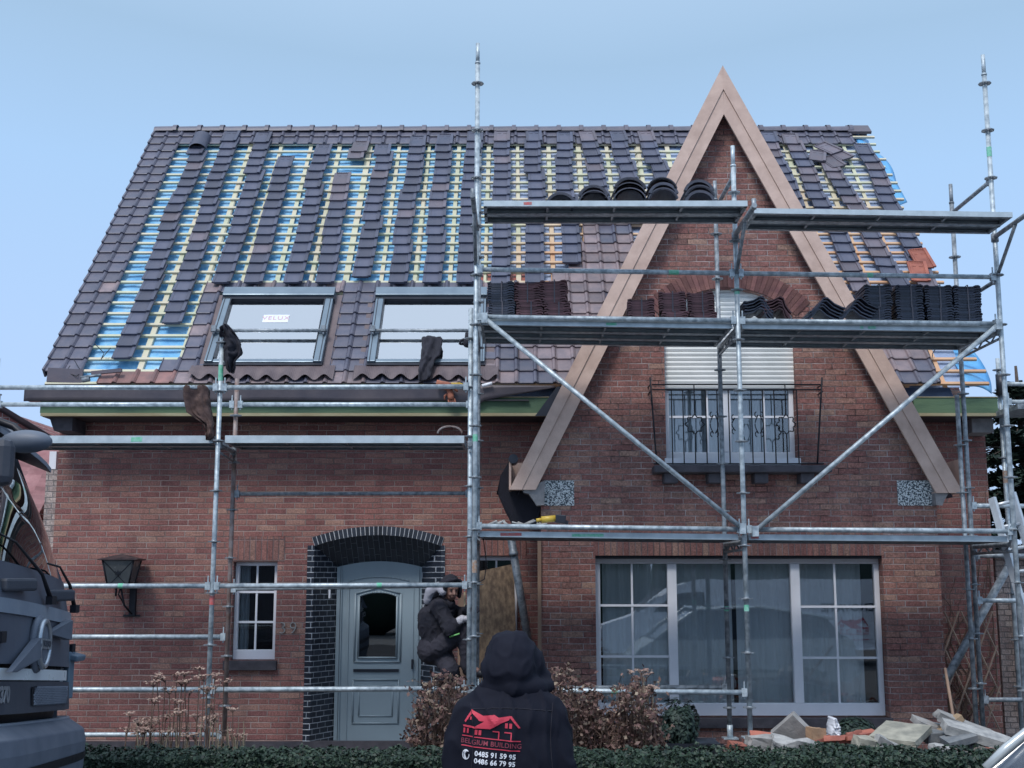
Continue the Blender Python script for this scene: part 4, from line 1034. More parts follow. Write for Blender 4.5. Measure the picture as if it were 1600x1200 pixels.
# drop tiles that would sit under the gable roof
cand = [c for c in cand if not (c[0] <= 16 and gable_cut(c[2]+.1, c[3]+.8, -.02))]
from collections import Counter
top = Counter(); 
for c in cand: top[c[0]] = max(top[c[0]], c[1])
cand.sort(key=lambda c: c[3])
indiv, rest = cand[:296], cand[296:]
SIDE = lambda p: ('the %s pile from the left verge' % ORD[p]) if p <= 16 else ('the %s pile right of the gable' % ORD[p-16])
seen = {}
for p, i, x, r, rot, mi in indiv:
    o = bpy.data.objects.new('loose_tile', LM[mi]); COL.objects.link(o)
    o.matrix_world = tile_matrix(x, r, .068, rot, -.115)
    o['category'] = 'roof tile'; o['group'] = 'loose roof tiles lying ready on the battens'
    if i > 40: o['label'] = 'greyer loose tile, %s of the two lying apart above the sixth pile' % ('lower' if i == 41 else 'upper')
    elif i == 40:
        seen['s'] = seen.get('s', 0)+1; o['label'] = ['', 'askew loose tile lying level in the gap between the crooked piles', 'steeply turned loose tile in the crooked pile just under the ridge', 'crooked loose tile, second below the ridge at the right verge', 'crooked loose tile, lowest of those turned askew near the right verge'][seen['s']]
    else: o['label'] = 'loose dark roof tile, %s from the bottom in %s' % (ORD[i], SIDE(p))
mb = MB()
for p, i, x, r, rot, mi in rest:
    m4 = tile_matrix(x, r, .068, rot, -.115); me = LM[0]; mb.mi = mi if mi < 2 else 0
    mb.add([m4 @ v.co for v in me.vertices], [tuple(pl.vertices) for pl in me.polygons])
if rest: tag(mb.build('loose_tiles', [M['tile_loose'], M['tile_loose_grey']]), 'remaining loose dark tiles of the piles just under the ridge', 'roof tiles', None, 'stuff')
# terracotta tiles by the right verge, ridge tile on top of first pile
for (px, py, rot, lab) in ((1437,416,.15,'upper terracotta roof tile leaning by the right verge battens'),(1432,436,-.05,'lower terracotta roof tile leaning by the right verge battens')):
    r = rr_(py); o = bpy.data.objects.new('terracotta_tile', LM[2]); COL.objects.link(o); x = at(px,py,RP(0,r).y).x; o.matrix_world = tile_matrix(x, r, .12, rot, .1); tag(o, lab, 'roof tile', 'terracotta tiles by the verge')
mb = MB(); r = rr_(229)
mb.grid(lambda u,v: RP(XK[0]-.08+.125*math.cos(math.pi*u), r-.9+v*1.7 + .0, .06+.105*math.sin(math.pi*u)) , 10, 2)
vs = [RP(XK[0]-.08+.125*math.cos(math.pi*i/10), r+.8, .06+.105*math.sin(math.pi*i/10)) for i in range(11)]; mb.add(vs, [tuple(range(11))])
tag(mb.build('ridge_tile', M['tile_loose'], loc=RP(XK[0], r)), 'rounded ridge tile on top of the leftmost tile pile', 'ridge tile')
# ================================================================ bundles of tiles on the middle deck
def bundle_tile(kind):
    mb = MB(); w, l = .268, .40   # w = across the picture, l = into depth ; thickness along z
    prof = [(-w/2,.010),(-w/2+.03,.016),(-w/2+.05,.002),(0,0),(w/2-.08,.001),(w/2-.05,.014),(w/2-.02,.016),(w/2,.004)]
    n = len(prof); vs = []
    for y in (-l/2, l/2):
        for x, z in prof: vs.append((x,y,z))
        for x, z in prof: vs.append((x,y,z-.016))
    fs = []
    for i in range(n-1): fs += [(i,i+1,2*n+i+1,2*n+i),(n+i+1,n+i,3*n+i,3*n+i+1),(n+i,n+i+1,i+1,i),(2*n+i,2*n+i+1,3*n+i+1,3*n+i)]
    fs += [(0,n,3*n,2*n)[::-1],(n-1,2*n-1,4*n-1,3*n-1)]
    mb.add(vs, fs)
    mb.box((0,-l/2+.012,-.019),(w-.05,.016,.012))
    return mb.mesh('tile', M['tile_stack_red'] if kind else M['tile_stack_dark'])
TM = [bundle_tile(0), bundle_tile(1)]
def bundle(X, Y, Z, n, kind, label, yaw=0, group='strapped tile bundles on the middle deck', dz=.0250, first=[]):
    t = thing('tile_bundle', label, 'tile bundle', (X,Y,Z), group); t.rotation_euler = (0,0,yaw)
    for i in range(n):
        o = bpy.data.objects.new('tile', TM[kind]); COL.objects.link(o); o.parent = t
        o.location = (random.uniform(-.006,.006), random.uniform(-.006,.006), .022+i*dz); o.rotation_euler = (0, random.gauss(0,.01), random.gauss(0,.012))
    H = n*dz+.012; x_ = random.uniform(.0,.02)
    mb = MB(); a = .209; 
    for q in ((x_-.006,x_+.006),): mb.bb(q[0],q[1],-a,-a+.001,0,H); mb.bb(q[0],q[1],-a,a,H,H+.001); mb.bb(q[0],q[1],a-.001,a,0,H)
    me = mb.mesh('strap', M['strap']); o = bpy.data.objects.new('strap', me); COL.objects.link(o); o.parent = t
    return t
M['strap'] = pm('plastic_strap', (.10,.10,.12), (.14,.12,.14), 10, .4)
YT = YF+.36
def zdeck(x): return lerp(mA, mB_, (x-XA)/(XB-XA)) if x < XB else lerp(mB_, mC, (x-XB)/(XC-XB))
zdk = lambda x: zdeck(x)-.014
S = lambda px: at(px, 480, YT-.2).x
def stack(px, counts, kind, labs, yaw=0, off=0):
    x = S(px); z = zdk(x)+.0
    for i, n in enumerate(counts):
        bundle(x+i*off, YT, z, n, kind, labs[i], yaw=yaw+random.gauss(0,.03)); z += n*.0250+.004
stack(787, (8,8), 0, ['dark tile bundle, lower of the stack beside the tall scaffold pole','dark tile bundle, upper of the stack beside the tall scaffold pole'], -.10)
stack(828, (8,8), 1, ['brown tile bundle, lower of the second stack from the tall pole','brown tile bundle, upper of the second stack from the tall pole'], -.04, -.01)
stack(872, (8,9), 1, ['brown tile bundle, lower of the stack nearest the laid tiles','brown tile bundle, upper of the stack nearest the laid tiles'], -.04, -.03)
stack(1004, (10,), 1, ['single low brown tile bundle in front of the left bargeboard'], -.05)
stack(1058, (5,8), 1, ['brown tile bundle, lower of the stack left of the shutter','brown tile bundle, upper of the stack left of the shutter'], -.12, -.02)
stack(1103, (5,8), 1, ['brown tile bundle, lower of the stack before the shutter edge','brown tile bundle, upper of the stack before the shutter edge'], -.12, -.02)
nm = ['leftmost','second','third','rightmost']
for i, px in enumerate((1374, 1424, 1469, 1514)):
    stack(px, (8,9), 0, ['dark tile bundle, lower of the %s in the row of four dark stacks' % nm[i], 'dark tile bundle, upper of the %s in the row of four dark stacks' % nm[i]], -.02)
# angular (V shaped) tiles nested in small heaps
def vtile(w, mat):
    mb = MB(); hgt = w*.34; t = .014
    out = [(-w/2,0),(-w/2+.03,.006),(-w*.22,hgt*.42),(-.02,hgt),(.02,hgt),(w*.22,hgt*.45),(w/2-.03,.01),(w/2,0)]
    n = len(out); vs = [(x,y,z) for y in (-.18,.18) for x,z in out]+[(x,y,z-t) for y in (-.18,.18) for x,z in out]
    fs = [(i,i+1,n+i+1,n+i) for i in range(n-1)]+[(2*n+i+1,2*n+i,3*n+i,3*n+i+1) for i in range(n-1)]+[(2*n+i,2*n+i+1,i+1,i) for i in range(n-1)]+[(n+i,n+i+1,3*n+i+1,3*n+i) for i in range(n-1)]+[(0,n,3*n,2*n),(n-1,2*n-1,4*n-1,3*n-1)]
    mb.add(vs, fs); return mb.mesh('angle_tile', mat)
heap = [(1184,.31,5,.36,'tile_stack_dark','heap behind middle pole'),(1213,.30,5,.42,'tile_stack_red','brown heap right of middle pole'),(1278,.36,5,-.1,'tile_stack_dark','dark heap nearest the brown heap'),(1330,.36,5,-.12,'tile_stack_dark','heap beside the tall dark stacks')]
for px, w, n, tilt, mk, where in heap:
    me = vtile(w, M[mk]); x = S(px)
    for i in range(n):
        o = bpy.data.objects.new('angle_tile', me); COL.objects.link(o); o.location = (x+(.02*i if tilt < 0 else 0), YT-.08, zdk(x)+.034+abs(math.sin(tilt))*w*.33+i*.029); o.rotation_euler = (0, tilt, random.gauss(0,.03))
        tag(o, 'angled tile, %s from bottom of the %s' % (ORD[i+1], where), 'angle tile', 'angled tiles nested in heaps on the middle deck')
# curved ridge tiles on the top deck
def cshape(rad, mat):
    mb = MB(); mb.smooth = False; n = 12; t = .016
    for y0, y1, q in ((-.2,.2,0),(-.2,-.15,.010)):
        vs = []
        for y in (y0, y1):
            for rr2 in (rad+q, rad-t):
                for i in range(n+1): a = math.pi*(.08+.84*i/n); vs.append((rr2*1.08*math.cos(a), y, rr2*math.sin(a)-rad*.25))
        m_ = n+1; fs = []
        for i in range(n): fs += [(i,i+1,2*m_+i+1,2*m_+i),(m_+i+1,m_+i,3*m_+i,3*m_+i+1),(m_+i,m_+i+1,i+1,i),(2*m_+i,2*m_+i+1,3*m_+i+1,3*m_+i)]
        fs += [(0,2*m_,3*m_,m_),(m_-1,2*m_-1,4*m_-1,3*m_-1)]
        mb.add(vs, fs)
    return mb.mesh('ridge_tile', mat)
me = cshape(.128, M['tile_stack_dark'])
for s_i, (px, n, lab) in enumerate(((874,1,'lone curved ridge tile at the left end of the row on the top deck'),(926,2,'curved ridge tile, %s of the low pair on the top deck'),(982,3,'curved ridge tile, %s of the tallest stack left on the top deck'),(1032,3,'curved ridge tile, %s of the stack before the left bargeboard'),(1089,3,'curved ridge tile, %s of the stack in front of the brick gable'))):
    x = at(px, 310, 11.3).x; z = lerp(tA, tB, (x-XA)/(XB-XA))+.055
    for i in range(n):
        o = bpy.data.objects.new('ridge_tile', me); COL.objects.link(o); o.location = (x-.006*i, 11.30, z+.03+i*.052-(.045 if n == 1 else (.0 if n > 2 and px < 1060 else .025))); o.rotation_euler = (0, random.gauss(0,.02), random.gauss(0,.03)); o.scale = (1.08,1,1) if px == 982 else (1,1,1)
        tag(o, (lab % ['bottom tile','middle tile' if n == 3 else 'top tile','top tile'][i]) if '%s' in lab else lab, 'ridge tile', 'curved ridge tiles on the top deck')
# ================================================================ vegetation helpers
def quads_mesh(name, P, N, size, mat, aspect=1.6, parent=None, loc=None, rng=RNG, jitter=.4):
    n = len(P); P = np.asarray(P, float); N = np.asarray(N, float)
    N = N/np.maximum(np.linalg.norm(N, axis=1, keepdims=True), 1e-6)
    t = rng.normal(size=(n,3)); a = np.cross(N, t); a /= np.maximum(np.linalg.norm(a, axis=1, keepdims=True), 1e-6); b = np.cross(N, a)
    s = (size*(1-jitter+2*jitter*rng.random(n)))[:, None]
    v = np.stack([P-a*s*aspect*.5, P+b*s*.5, P+a*s*aspect*.5, P-b*s*.5], 1).reshape(-1, 3)
    base = np.array(base_of(parent) if parent else (loc if loc is not None else (0,0,0)), float); v = v-base
    me = bpy.data.meshes.new(name); me.vertices.add(4*n); me.vertices.foreach_set('co', v.astype(np.float32).ravel())
    me.loops.add(4*n); me.loops.foreach_set('vertex_index', np.arange(4*n, dtype=np.int32)); me.polygons.add(n)
    me.polygons.foreach_set('loop_start', np.arange(0, 4*n, 4, dtype=np.int32)); me.polygons.foreach_set('loop_total', np.full(n, 4, dtype=np.int32))
    me.update(calc_edges=True); me.validate(); me.materials.append(mat)
    o = bpy.data.objects.new(name, me); COL.objects.link(o)
    if parent: o.parent = parent; ORG[o.name] = base_of(parent)
    elif loc is not None: o.location = loc; ORG[o.name] = Vector(loc)
    return o
M['hedge'] = leaf_mat('hedge_leaves', [(.012,.022,.019), (.02,.038,.029), (.027,.050,.034), (.042,.072,.046), (.016,.030,.024)], .5)
M['conifer'] = leaf_mat('conifer_needles', [(.012,.024,.024), (.022,.042,.036), (.035,.06,.045), (.018,.035,.032)], .6)
M['dry_leaf'] = leaf_mat('dry_leaves', [(.085,.05,.05), (.15,.085,.08), (.21,.135,.11), (.11,.06,.06), (.32,.26,.20), (.07,.045,.045), (.18,.10,.09)], .8)
M['seed_head'] = leaf_mat('seed_heads', [(.13,.075,.07), (.30,.20,.17), (.42,.32,.26), (.18,.11,.10)], .8)
M['stem'] = pm('stems', (.10,.06,.055), (.16,.11,.08), 20, .8)
M['straw'] = pm('pale_stems', (.32,.27,.18), (.24,.2,.15), 20, .8)
M['bark'] = pm('bark', (.06,.045,.04), (.1,.08,.07), 8, .9, 0, .6, 40)
# hedge
hx0, hx1, hy0, hy1, hz = -5.6, 4.35, 8.99, 9.60, .635
hedge = thing('hedge', 'long low clipped evergreen hedge in front of the house', 'hedge', (0, 9.3, 0))
core = MB(); core.grid(lambda u,v: (lerp(hx0+.08,hx1-.08,u), lerp(hy0+.07,hy1-.07,v), hz-.055+.012*mnoise.noise(Vector((u*60,v*6,0)))), 120, 6)
core.bb(hx0+.08, hx1-.08, hy0+.07, hy1-.07, 0, hz-.075)
core.build('shade_core', M['black_leaf'] if 'black_leaf' in M else pm('hedge_core', (.01,.016,.014), (.016,.024,.018), 20, .9), hedge)  # solid near-black core, shade between the leaves put in as colour
n = 95000
u = RNG.random(n); x = hx0+(hx1-hx0)*RNG.random(n); face = RNG.random(n)
y = np.where(face < .55, hy0+RNG.random(n)**2*.08, hy0+(hy1-hy0)*RNG.random(n)); z = np.where(face < .55, .25+RNG.random(n)*(hz-.25), hz-RNG.random(n)**2*.07)
bump = np.array([mnoise.noise(Vector((a*2.3, b*2.3, 5)))*.045 + mnoise.noise(Vector((a*11, b*11, c*11)))*.034 for a, b, c in zip(x, y, z)])
N = np.where((face < .55)[:, None], [0,-1,.35], [0,-.1,1])+RNG.normal(size=(n,3))*.55
P = np.stack([x, y, z], 1); P[:,1] -= np.where(face < .55, bump, 0); P[:,2] += np.where(face >= .55, bump*1.1, 0)
quads_mesh('foliage', P, N, .020, M['hedge'], 1.7, parent=hedge)
# conifer tree at right, behind the house corner
def conifer(name, x, y, h, r, label, n=26000, droop=.35):
    t = thing(name, label, 'tree', (x, y, 0), 'conifers behind the house'); mb = MB(); mb.path([(x,y,0),(x+.05,y,h*.5),(x,y,h)], [.16,.09,.02], 8); tr = mb.build('trunk', M['bark'], t)
    P = []; N = []; br = MB()
    z = h*.08
    while z < h*.99:
        k = int(7); rad = r*(1-z/h)**.75+.12; a0 = random.random()*6
        for i in range(k):
            a = a0+i*2*math.pi/k+random.uniform(-.3,.3); L = rad*random.uniform(.65,1.1)
            d = Vector((math.cos(a), math.sin(a), 0)); tip = Vector((x,y,z))+d*L+Vector((0,0,-droop*L*.6))
            br.path([(x,y,z), (Vector((x,y,z))+tip)/2+Vector((0,0,.05*L)), tip], [.02,.012,.004], 4, False)
            m = max(10, int(n/(h/.28*k)*L/r*1.6))
            for _ in range(m):
                s = random.random()**.7; q = Vector((x,y,z)).lerp(tip, s)+Vector((0,0,.1*L*math.sin(s*3.1)))
                side = random.uniform(-1,1)*.22*(1-.5*s); q += Vector((-d.y,d.x,0))*side+Vector((0,0,-abs(side)*.5-random.random()*.14))
                P.append(q); N.append((random.gauss(0,.5), random.gauss(0,.5), 1))
        z += .28*random.uniform(.8,1.2)
    br.build('branches', M['bark'], t); quads_mesh('foliage', P, N, .055, M['conifer'], 2.6, parent=t); return t
conifer('conifer_tree', 7.15, 17.0, 4.9, 1.75, 'dark drooping conifer beside the right corner of the house, nearest the wall', n=60000)
conifer('conifer_tree', 9.7, 19.5, 6.6, 1.9, 'taller dark conifer cut off by the right edge of the photo', n=30000)
# dried sedum stems at left
def stem_heads(name, px0, px1, n, Y, ylo, yhi, label, headw=.085, group=None, seed=1):
    rnd = random.Random(seed); xm_ = at((px0+px1)/2, 1100, Y).x
    t = thing(name, label, 'plant', (xm_, Y, 0)); st = MB(); P = []; N = []; hd = MB()
    for i in range(n):
        px = rnd.uniform(px0, px1); y = Y+rnd.uniform(-.25,.25); py = rnd.uniform(yhi, ylo); 
        edge = abs((px-px0)/(px1-px0)-.5)*2; py = py+(ylo-py)*edge**3*.8
        tip = at(px, py, y); b = Vector((tip.x+rnd.uniform(-.10,.10), y+rnd.uniform(-.1,.1), .0)); md = (tip+b)/2+Vector((rnd.uniform(-.03,.03),0,0))
        st.path([b, md, tip-Vector((0,0,.02))], [.006,.005,.004], 5, False)
        for q in range(rnd.choice((3,4,5))):
            a = rnd.random()*6.3; hw = headw*rnd.uniform(.3,.6); c = tip+Vector((math.cos(a)*hw, math.sin(a)*hw, rnd.uniform(-.012,.012)))
            st.path([tip-Vector((0,0,.045)), c], [.003,.002], 4, False)
            for _ in range(14): P.append(c+Vector((rnd.gauss(0,.014), rnd.gauss(0,.014), rnd.gauss(0,.005)))); N.append((rnd.gauss(0,.4), rnd.gauss(0,.4)-.3, 1))
    for i in range(n*2):
        px = rnd.uniform(px0+20, px1-10); y = Y+rnd.uniform(-.25,.25); tip = at(px+rnd.uniform(-12,12), rnd.uniform(ylo-25, ylo+25), y)
        st2.path([(at(px,1150,y).x, y, .3), tip], [.005,.003], 4, False)
    st.build('stems', M['stem'], t); quads_mesh('seed_heads', P, N, .017, M['seed_head'], 1.2, parent=t)
    return t
st2 = MB()
t1 = stem_heads('dried_sedum', 195, 395, 46, 10.6, 1150, 1042, 'tall dried flower stems with flat brown heads at the left wall', seed=4)
st2.build('pale_stalks', M['straw'], t1)
# dried hydrangea shrubs each side of the man
def dry_shrub(name, outline, Y, n, label, seed, cat='shrub', depth=.3):
    rnd = random.Random(seed); xs = [at(p[0], p[1], Y).x for p in outline]; zs = [at(p[0], p[1], Y).z for p in outline]
    t = thing(name, label, cat, ((xs[0]+xs[-1])/2, Y, 0)); P = []; N = []; st = MB(); xm = (xs[0]+xs[-1])/2
    for i in range(int(n/115)):
        x_ = lerp(xs[0], xs[-1], rnd.random()); zt_ = np.interp(x_, xs, zs); z_ = zt_*(1-abs(rnd.gauss(0,.18)))+rnd.uniform(-.02,.05); y_ = Y+rnd.uniform(-depth, depth)
        b0 = Vector((lerp(xm, x_, .6)+rnd.uniform(-.12,.12), Y+rnd.uniform(-.15,.15), 0)); tip = Vector((x_, y_, z_)); mid = (b0+tip)/2+Vector((rnd.uniform(-.06,.06), rnd.uniform(-.04,.04), .04))
        st.path([b0, mid, tip], [.007,.005,.003], 4, False)
        for k in range(5):
            s = rnd.uniform(.45,.98); a = (mid.lerp(tip, (s-.5)*2) if s > .5 else b0.lerp(mid, s*2)); e_ = a+Vector((rnd.gauss(0,.07), rnd.gauss(0,.06), rnd.uniform(.02,.12)))
            st.path([a, e_], [.003,.0015], 3, False)
            for q in range(rnd.randint(2,6)): P.append(e_+Vector((rnd.gauss(0,.02), rnd.gauss(0,.02), rnd.gauss(0,.02)))); N.append((rnd.gauss(0,1), rnd.gauss(0,1)-.4, rnd.gauss(0,1)))
        if rnd.random() < .55:
            R_ = rnd.uniform(.03,.055)
            for _ in range(34):
                d = Vector((rnd.gauss(0,1), rnd.gauss(0,1), abs(rnd.gauss(0,.6)))); d.normalize(); P.append(tip+Vector((d.x*R_,d.y*R_,d.z*R_*.55))); N.append(d+Vector((rnd.gauss(0,.5),rnd.gauss(0,.5),rnd.gauss(0,.5))))
        for _ in range(14):
            q = b0.lerp(tip, rnd.uniform(.1,.95)); P.append(q+Vector((rnd.gauss(0,.05), rnd.gauss(0,.05), rnd.gauss(0,.04)))); N.append((rnd.gauss(0,1), rnd.gauss(0,1), rnd.gauss(0,1)))
    st.build('stems', M['stem'], t); quads_mesh('dry_leaves', P, N, .021, M['dry_leaf'], 1.7, parent=t, jitter=.6); return t
dry_shrub('dried_hydrangea', [(640,1160),(650,1110),(668,1070),(690,1044),(705,1060),(730,1085),(760,1120)], 10.4, 11000, 'dried brown hydrangea bush between the door and the hooded man', 11)
dry_shrub('dried_hydrangea', [(835,1110),(862,1055),(885,1048),(905,1075),(930,1078),(945,1120),(960,1150)], 10.4, 12000, 'dried brown hydrangea bush just right of the hooded man', 12)
dry_shrub('dried_hydrangea', [(945,1150),(965,1085),(1000,1070),(1020,1090),(1032,1130),(1036,1165)], 10.3, 8500, 'pinkish dried bush in front of the left part of the big window', 13)
st2 = MB(); t2 = stem_heads('dried_umbel', 985, 1022, 5, 10.4, 1075, 1042, 'lone dried flower head on a thin stem before the big window', seed=9, headw=.1); st2.build('pale_stalks', M['straw'], t2)
# potted little conifer
p = at(1065, 1150, 11.2); pot = thing('potted_shrub', 'small dark green shrub in a black planter under the big window', 'potted plant', (p.x, 11.2, .25))
mb = MB(); mb.prism([(-.30,0),(.30,0),(.33,.22),(-.33,.22)], lambda u,v,w:(p.x+u,w,.25+v), 11.0, 11.4); mb.build('planter', M['dark_metal'], pot, bevel=.01)
P = []; N = []
for i in range(4200):
    d = Vector((random.gauss(0,1), random.gauss(0,1), random.gauss(0,1))).normalized()*random.random()**.4
    q = Vector((p.x-.02+d.x*.19, 11.2+d.y*.17, .62+d.z*.17+.16*mnoise.noise(d*2.6))); P.append(q); N.append(d+Vector((0,0,.4)))
quads_mesh('foliage', P, N, .02, M['conifer'], 2.4, parent=pot)
MB().bb(p.x-.25, p.x+.25, 11.05, 11.35, 0, .25).build('block', M['concrete'], pot)
# small evergreen behind the rubble
p = at(1335, 1142, 11.3); sh_ = thing('small_shrub', 'little green shrub growing behind the rubble under the window', 'shrub', (p.x, 11.3, 0)); P = []; N = []
for i in range(2600):
    d = Vector((random.gauss(0,1), random.gauss(0,1), random.gauss(0,1))).normalized()*random.random()**.5; P.append((p.x+d.x*.20, 11.3+d.y*.16, p.z+.0+d.z*.13)); N.append(d+Vector((0,0,.4)))
quads_mesh('foliage', P, N, .02, M['conifer'], 2.4, parent=sh_); MB().path([(p.x,11.3,0),(p.x,11.3,p.z)], [.02,.01], 6).build('stem', M['stem'], sh_)
# weeds at right behind ladder, ground cover
P = RNG.random((9000,3))*[1.5,1.8,.34]+[4.6,11.3,.0]; P[:,2] *= RNG.random(9000); tag(quads_mesh('ground_cover', P, RNG.normal(size=(9000,3))+[0,0,1], .03, M['hedge'], 2.0), 'dark weeds growing along the right side of the garden', 'weeds', None, 'stuff')
# ================================================================ lattice trellis and creeper
M['trellis_wood'] = pm('trellis_wood', (.34,.26,.21), (.24,.18,.15), 9, .85)
tr = thing('trellis', 'diamond wooden trellis against the recessed brick wall at right', 'trellis', (5.05, 13.9, .2))
x0, x1 = at(1473,1000,13.95).x, at(1560,1000,13.95).x; z0, z1 = at(1500,1140,13.95).z, at(1500,955,13.95).z
mb = MB(); w_ = .19; nl = 5
for k in range(-7, 8):
    for s in (1, -1):
        pts = []
        for i in range(25):
            z = lerp(z0, z1, i/24); x = (x0+x1)/2+k*w_+s*(z-z0)*.42-(s*(z1-z0)*.21)
            if x0 <= x <= x1: pts.append((x, z))
        if len(pts) > 2:
            a, b_ = pts[0], pts[-1]; mb.tube((a[0],13.97-.006*s,a[1]), (b_[0],13.97-.006*s,b_[1]), .010, 4)
mb.build('lattice', M['trellis_wood'], tr)
cr = MB(); rnd = random.Random(5)
for i in range(15):
    x = rnd.uniform(4.72, 5.2); z = .3; pts = [(x, 14.02, z)]; dx = rnd.uniform(-.08,.12)
    L_ = rnd.randint(12, 24)
    for k in range(L_): z += .11; dx += rnd.gauss(0,.035); dx *= .9; x = min(max(x+dx, 4.63), 5.45); pts.append((x, 14.03-.01*rnd.random(), z))
    cr.path(pts, [.008*(1-k/len(pts))+.002 for k in range(len(pts))], 4, False)
tag(cr.build('creeper', M['stem']), 'bare thin creeper stems climbing the recessed wall at right', 'climbing plant')
# ================================================================ wall lantern
p = at(199, 900, YW); lx = p.x; ln = thing('wall_lantern', 'old black metal wall lantern with star on its glass', 'lantern', (lx, YW, at(208,960,YW).z))
zt, zb_ = at(200,873,YW-.2).z, at(200,912,YW-.2).z; yc = YW-.22
mb = MB(); hw1, hw0 = .175, .115
ap = Vector((lx,yc,zt+.055)); cs = [(lx-.22,yc-.17,zt-.005),(lx+.22,yc-.17,zt-.005),(lx+.22,yc+.17,zt-.005),(lx-.22,yc+.17,zt-.005)]; mb.add(cs+[tuple(ap)]+[(a,b,c-.012) for a,b,c in cs], [(0,1,4),(1,2,4),(2,3,4),(3,0,4),(5,8,7,6),(0,5,6,1),(1,6,7,2),(2,7,8,3),(3,8,5,0)]); mb.build('lantern_roof', M['lantern_metal'] if 'lantern_metal' in M else pm('lantern_metal', (.12,.08,.08), (.05,.04,.045), 14, .6, .3, .3), ln)
c0 = [Vector((lx+a*hw1, yc+b*.14, zt-.015)) for a,b in ((-1,-1),(1,-1),(1,1),(-1,1))]; c1 = [Vector((lx+a*hw0, yc+b*.10, zb_-.03)) for a,b in ((-1,-1),(1,-1),(1,1),(-1,1))]
mb = MB()
for i in range(4): mb.tube(c0[i], c1[i], .010, 6); mb.tube(c0[i], c0[(i+1)%4], .010, 6); mb.tube(c1[i], c1[(i+1)%4], .012, 6)
mb.tube(c0[0], c1[1], .005, 5); mb.tube(c0[1], c1[0], .005, 5)
m_ = (c0[0]+c0[1]+c1[0]+c1[1])/4+Vector((0,-.004,0))
st = [(m_.x+(.045 if i%2 == 0 else .015)*math.sin(i*math.pi/6), m_.z+(.045 if i%2 == 0 else .015)*math.cos(i*math.pi/6)) for i in range(12)]
mb.prism(st, lambda u,v,w:(u,w,v), m_.y-.004, m_.y+.003); mb.build('frame', M['iron'], ln)
mb = MB(); [mb.add([c0[i]*.98+ap*.02*0+c0[i]*.02, c0[(i+1)%4], c1[(i+1)%4], c1[i]], [(0,1,2,3)]) for i in range(4)]; mb.build('glass', pm('lantern_glass', (.09,.10,.105), (.13,.135,.135), 6, .25), ln)
mb = MB(); zl = at(208,962,YW).z; mb.bb(lx+.05, lx+.12, YW-.05, YW-.0, zl, zb_+.02); mb.path([(lx+.085,YW-.05,zl+.02),(lx+.03,YW-.16,zl+.12),(lx,yc,zb_-.03)], .011, 6); mb.path([(lx+.0,yc,zb_-.03),(lx-.02,yc,zb_-.12),(lx+.02,YW-.08,zl+.10)], .008, 6); mb.tube((lx-.05,yc,zb_-.03),(lx-.05,yc,zb_-.14),.012,6); mb.bb(lx-.02, lx+.17, YW-.02, YW, zl-.01, zl+.012); mb.build('bracket', M['iron'], ln)
# ================================================================ boards, pipes, rope, batten beside the gable
mb = MB(); p0, p1 = at(745,886,13.86), at(806,1010,13.86)
q = [at(746,893,13.86), at(803,881,13.86), at(808,1075,13.86), at(742,1075,13.86)]
mb.prism([(a.x,a.z) for a in q][::-1], lambda u,v,w:(u,w,v), 13.84, 13.86); tag(mb.build('chipboard_sheet', M['osb'], loc=(q[3].x,13.85,q[3].z)), 'rough chipboard sheet covering the small window right of the door', 'chipboard')
mb = MB(); a, b_ = at(798,838,13.5), at(827,1012,13.6); mb.tube(a, b_, .045, 14); mb.tube(b_, b_+(b_-a).normalized()*.55, .045, 14); mb.tube(at(802,862,13.5), at(803,868,13.5), .052, 14); tag(mb.build('downpipe', M['galv_dark'], loc=b_), 'grey downpipe leaning loose in the corner beside the gable wall', 'pipe')
mb = MB(); a, b_ = at(843,838,13.2), at(843,1035,13.2); mb.box((a+b_)/2, (.04,.03,(a-b_).length)); tag(mb.build('timber_batten', M['timber'], loc=b_), 'upright timber batten at the left edge of the gable wall', 'batten')
mb = MB(); a, b_ = at(726,925,12.95), at(729,1072,12.95); mb.tube(a, b_, .011, 6); tag(mb.build('rope', M['straw'], loc=b_), 'thin pale rope hanging down beside the tall scaffold pole', 'rope')
mb = MB(); a, b_ = at(720,930,13.2), at(722,1068,13.2); mb.box((a+b_)/2, (.075,.03,(a-b_).length)); tag(mb.build('timber_batten', M['timber'], loc=b_), 'upright brown plank behind the climbing worker', 'plank')
cb = MB(); pts = [at(755,840,12.2), at(760,880,12.2), at(757,905,12.1), at(742,912,12.0)]; cb.path(pts, .005, 5); tag(cb.build('cable', M['iron'], loc=pts[-1]), 'thin black cable looped from the lower deck to the pole', 'cable')
# black hopper and membrane hanging in the corner
mb = MB(); q = [at(795,728,13.4), at(785,745,13.4), at(777,770,13.4), at(790,800,13.4), at(805,822,13.4), at(838,822,13.4), at(846,790,13.4), at(818,768,13.4), at(800,765,13.4)]
mb.prism([(a.x,a.z) for a in q], lambda u,v,w:(u,w,v), 13.36, 13.5); tag(mb.build('black_membrane', M['black_cloth'], loc=q[4], bevel=.03), 'black rubber membrane hanging in the corner under the gable foot', 'membrane')
mb = MB(); p = at(802,718,13.1); mb.smooth = True; mb.tube((p.x,13.0,p.z+.0),(p.x,13.3,p.z),.05,14); tag(mb.build('black_pipe_end', M['dark_metal'], loc=p), 'black round pipe end in the box at the gable foot', 'pipe')
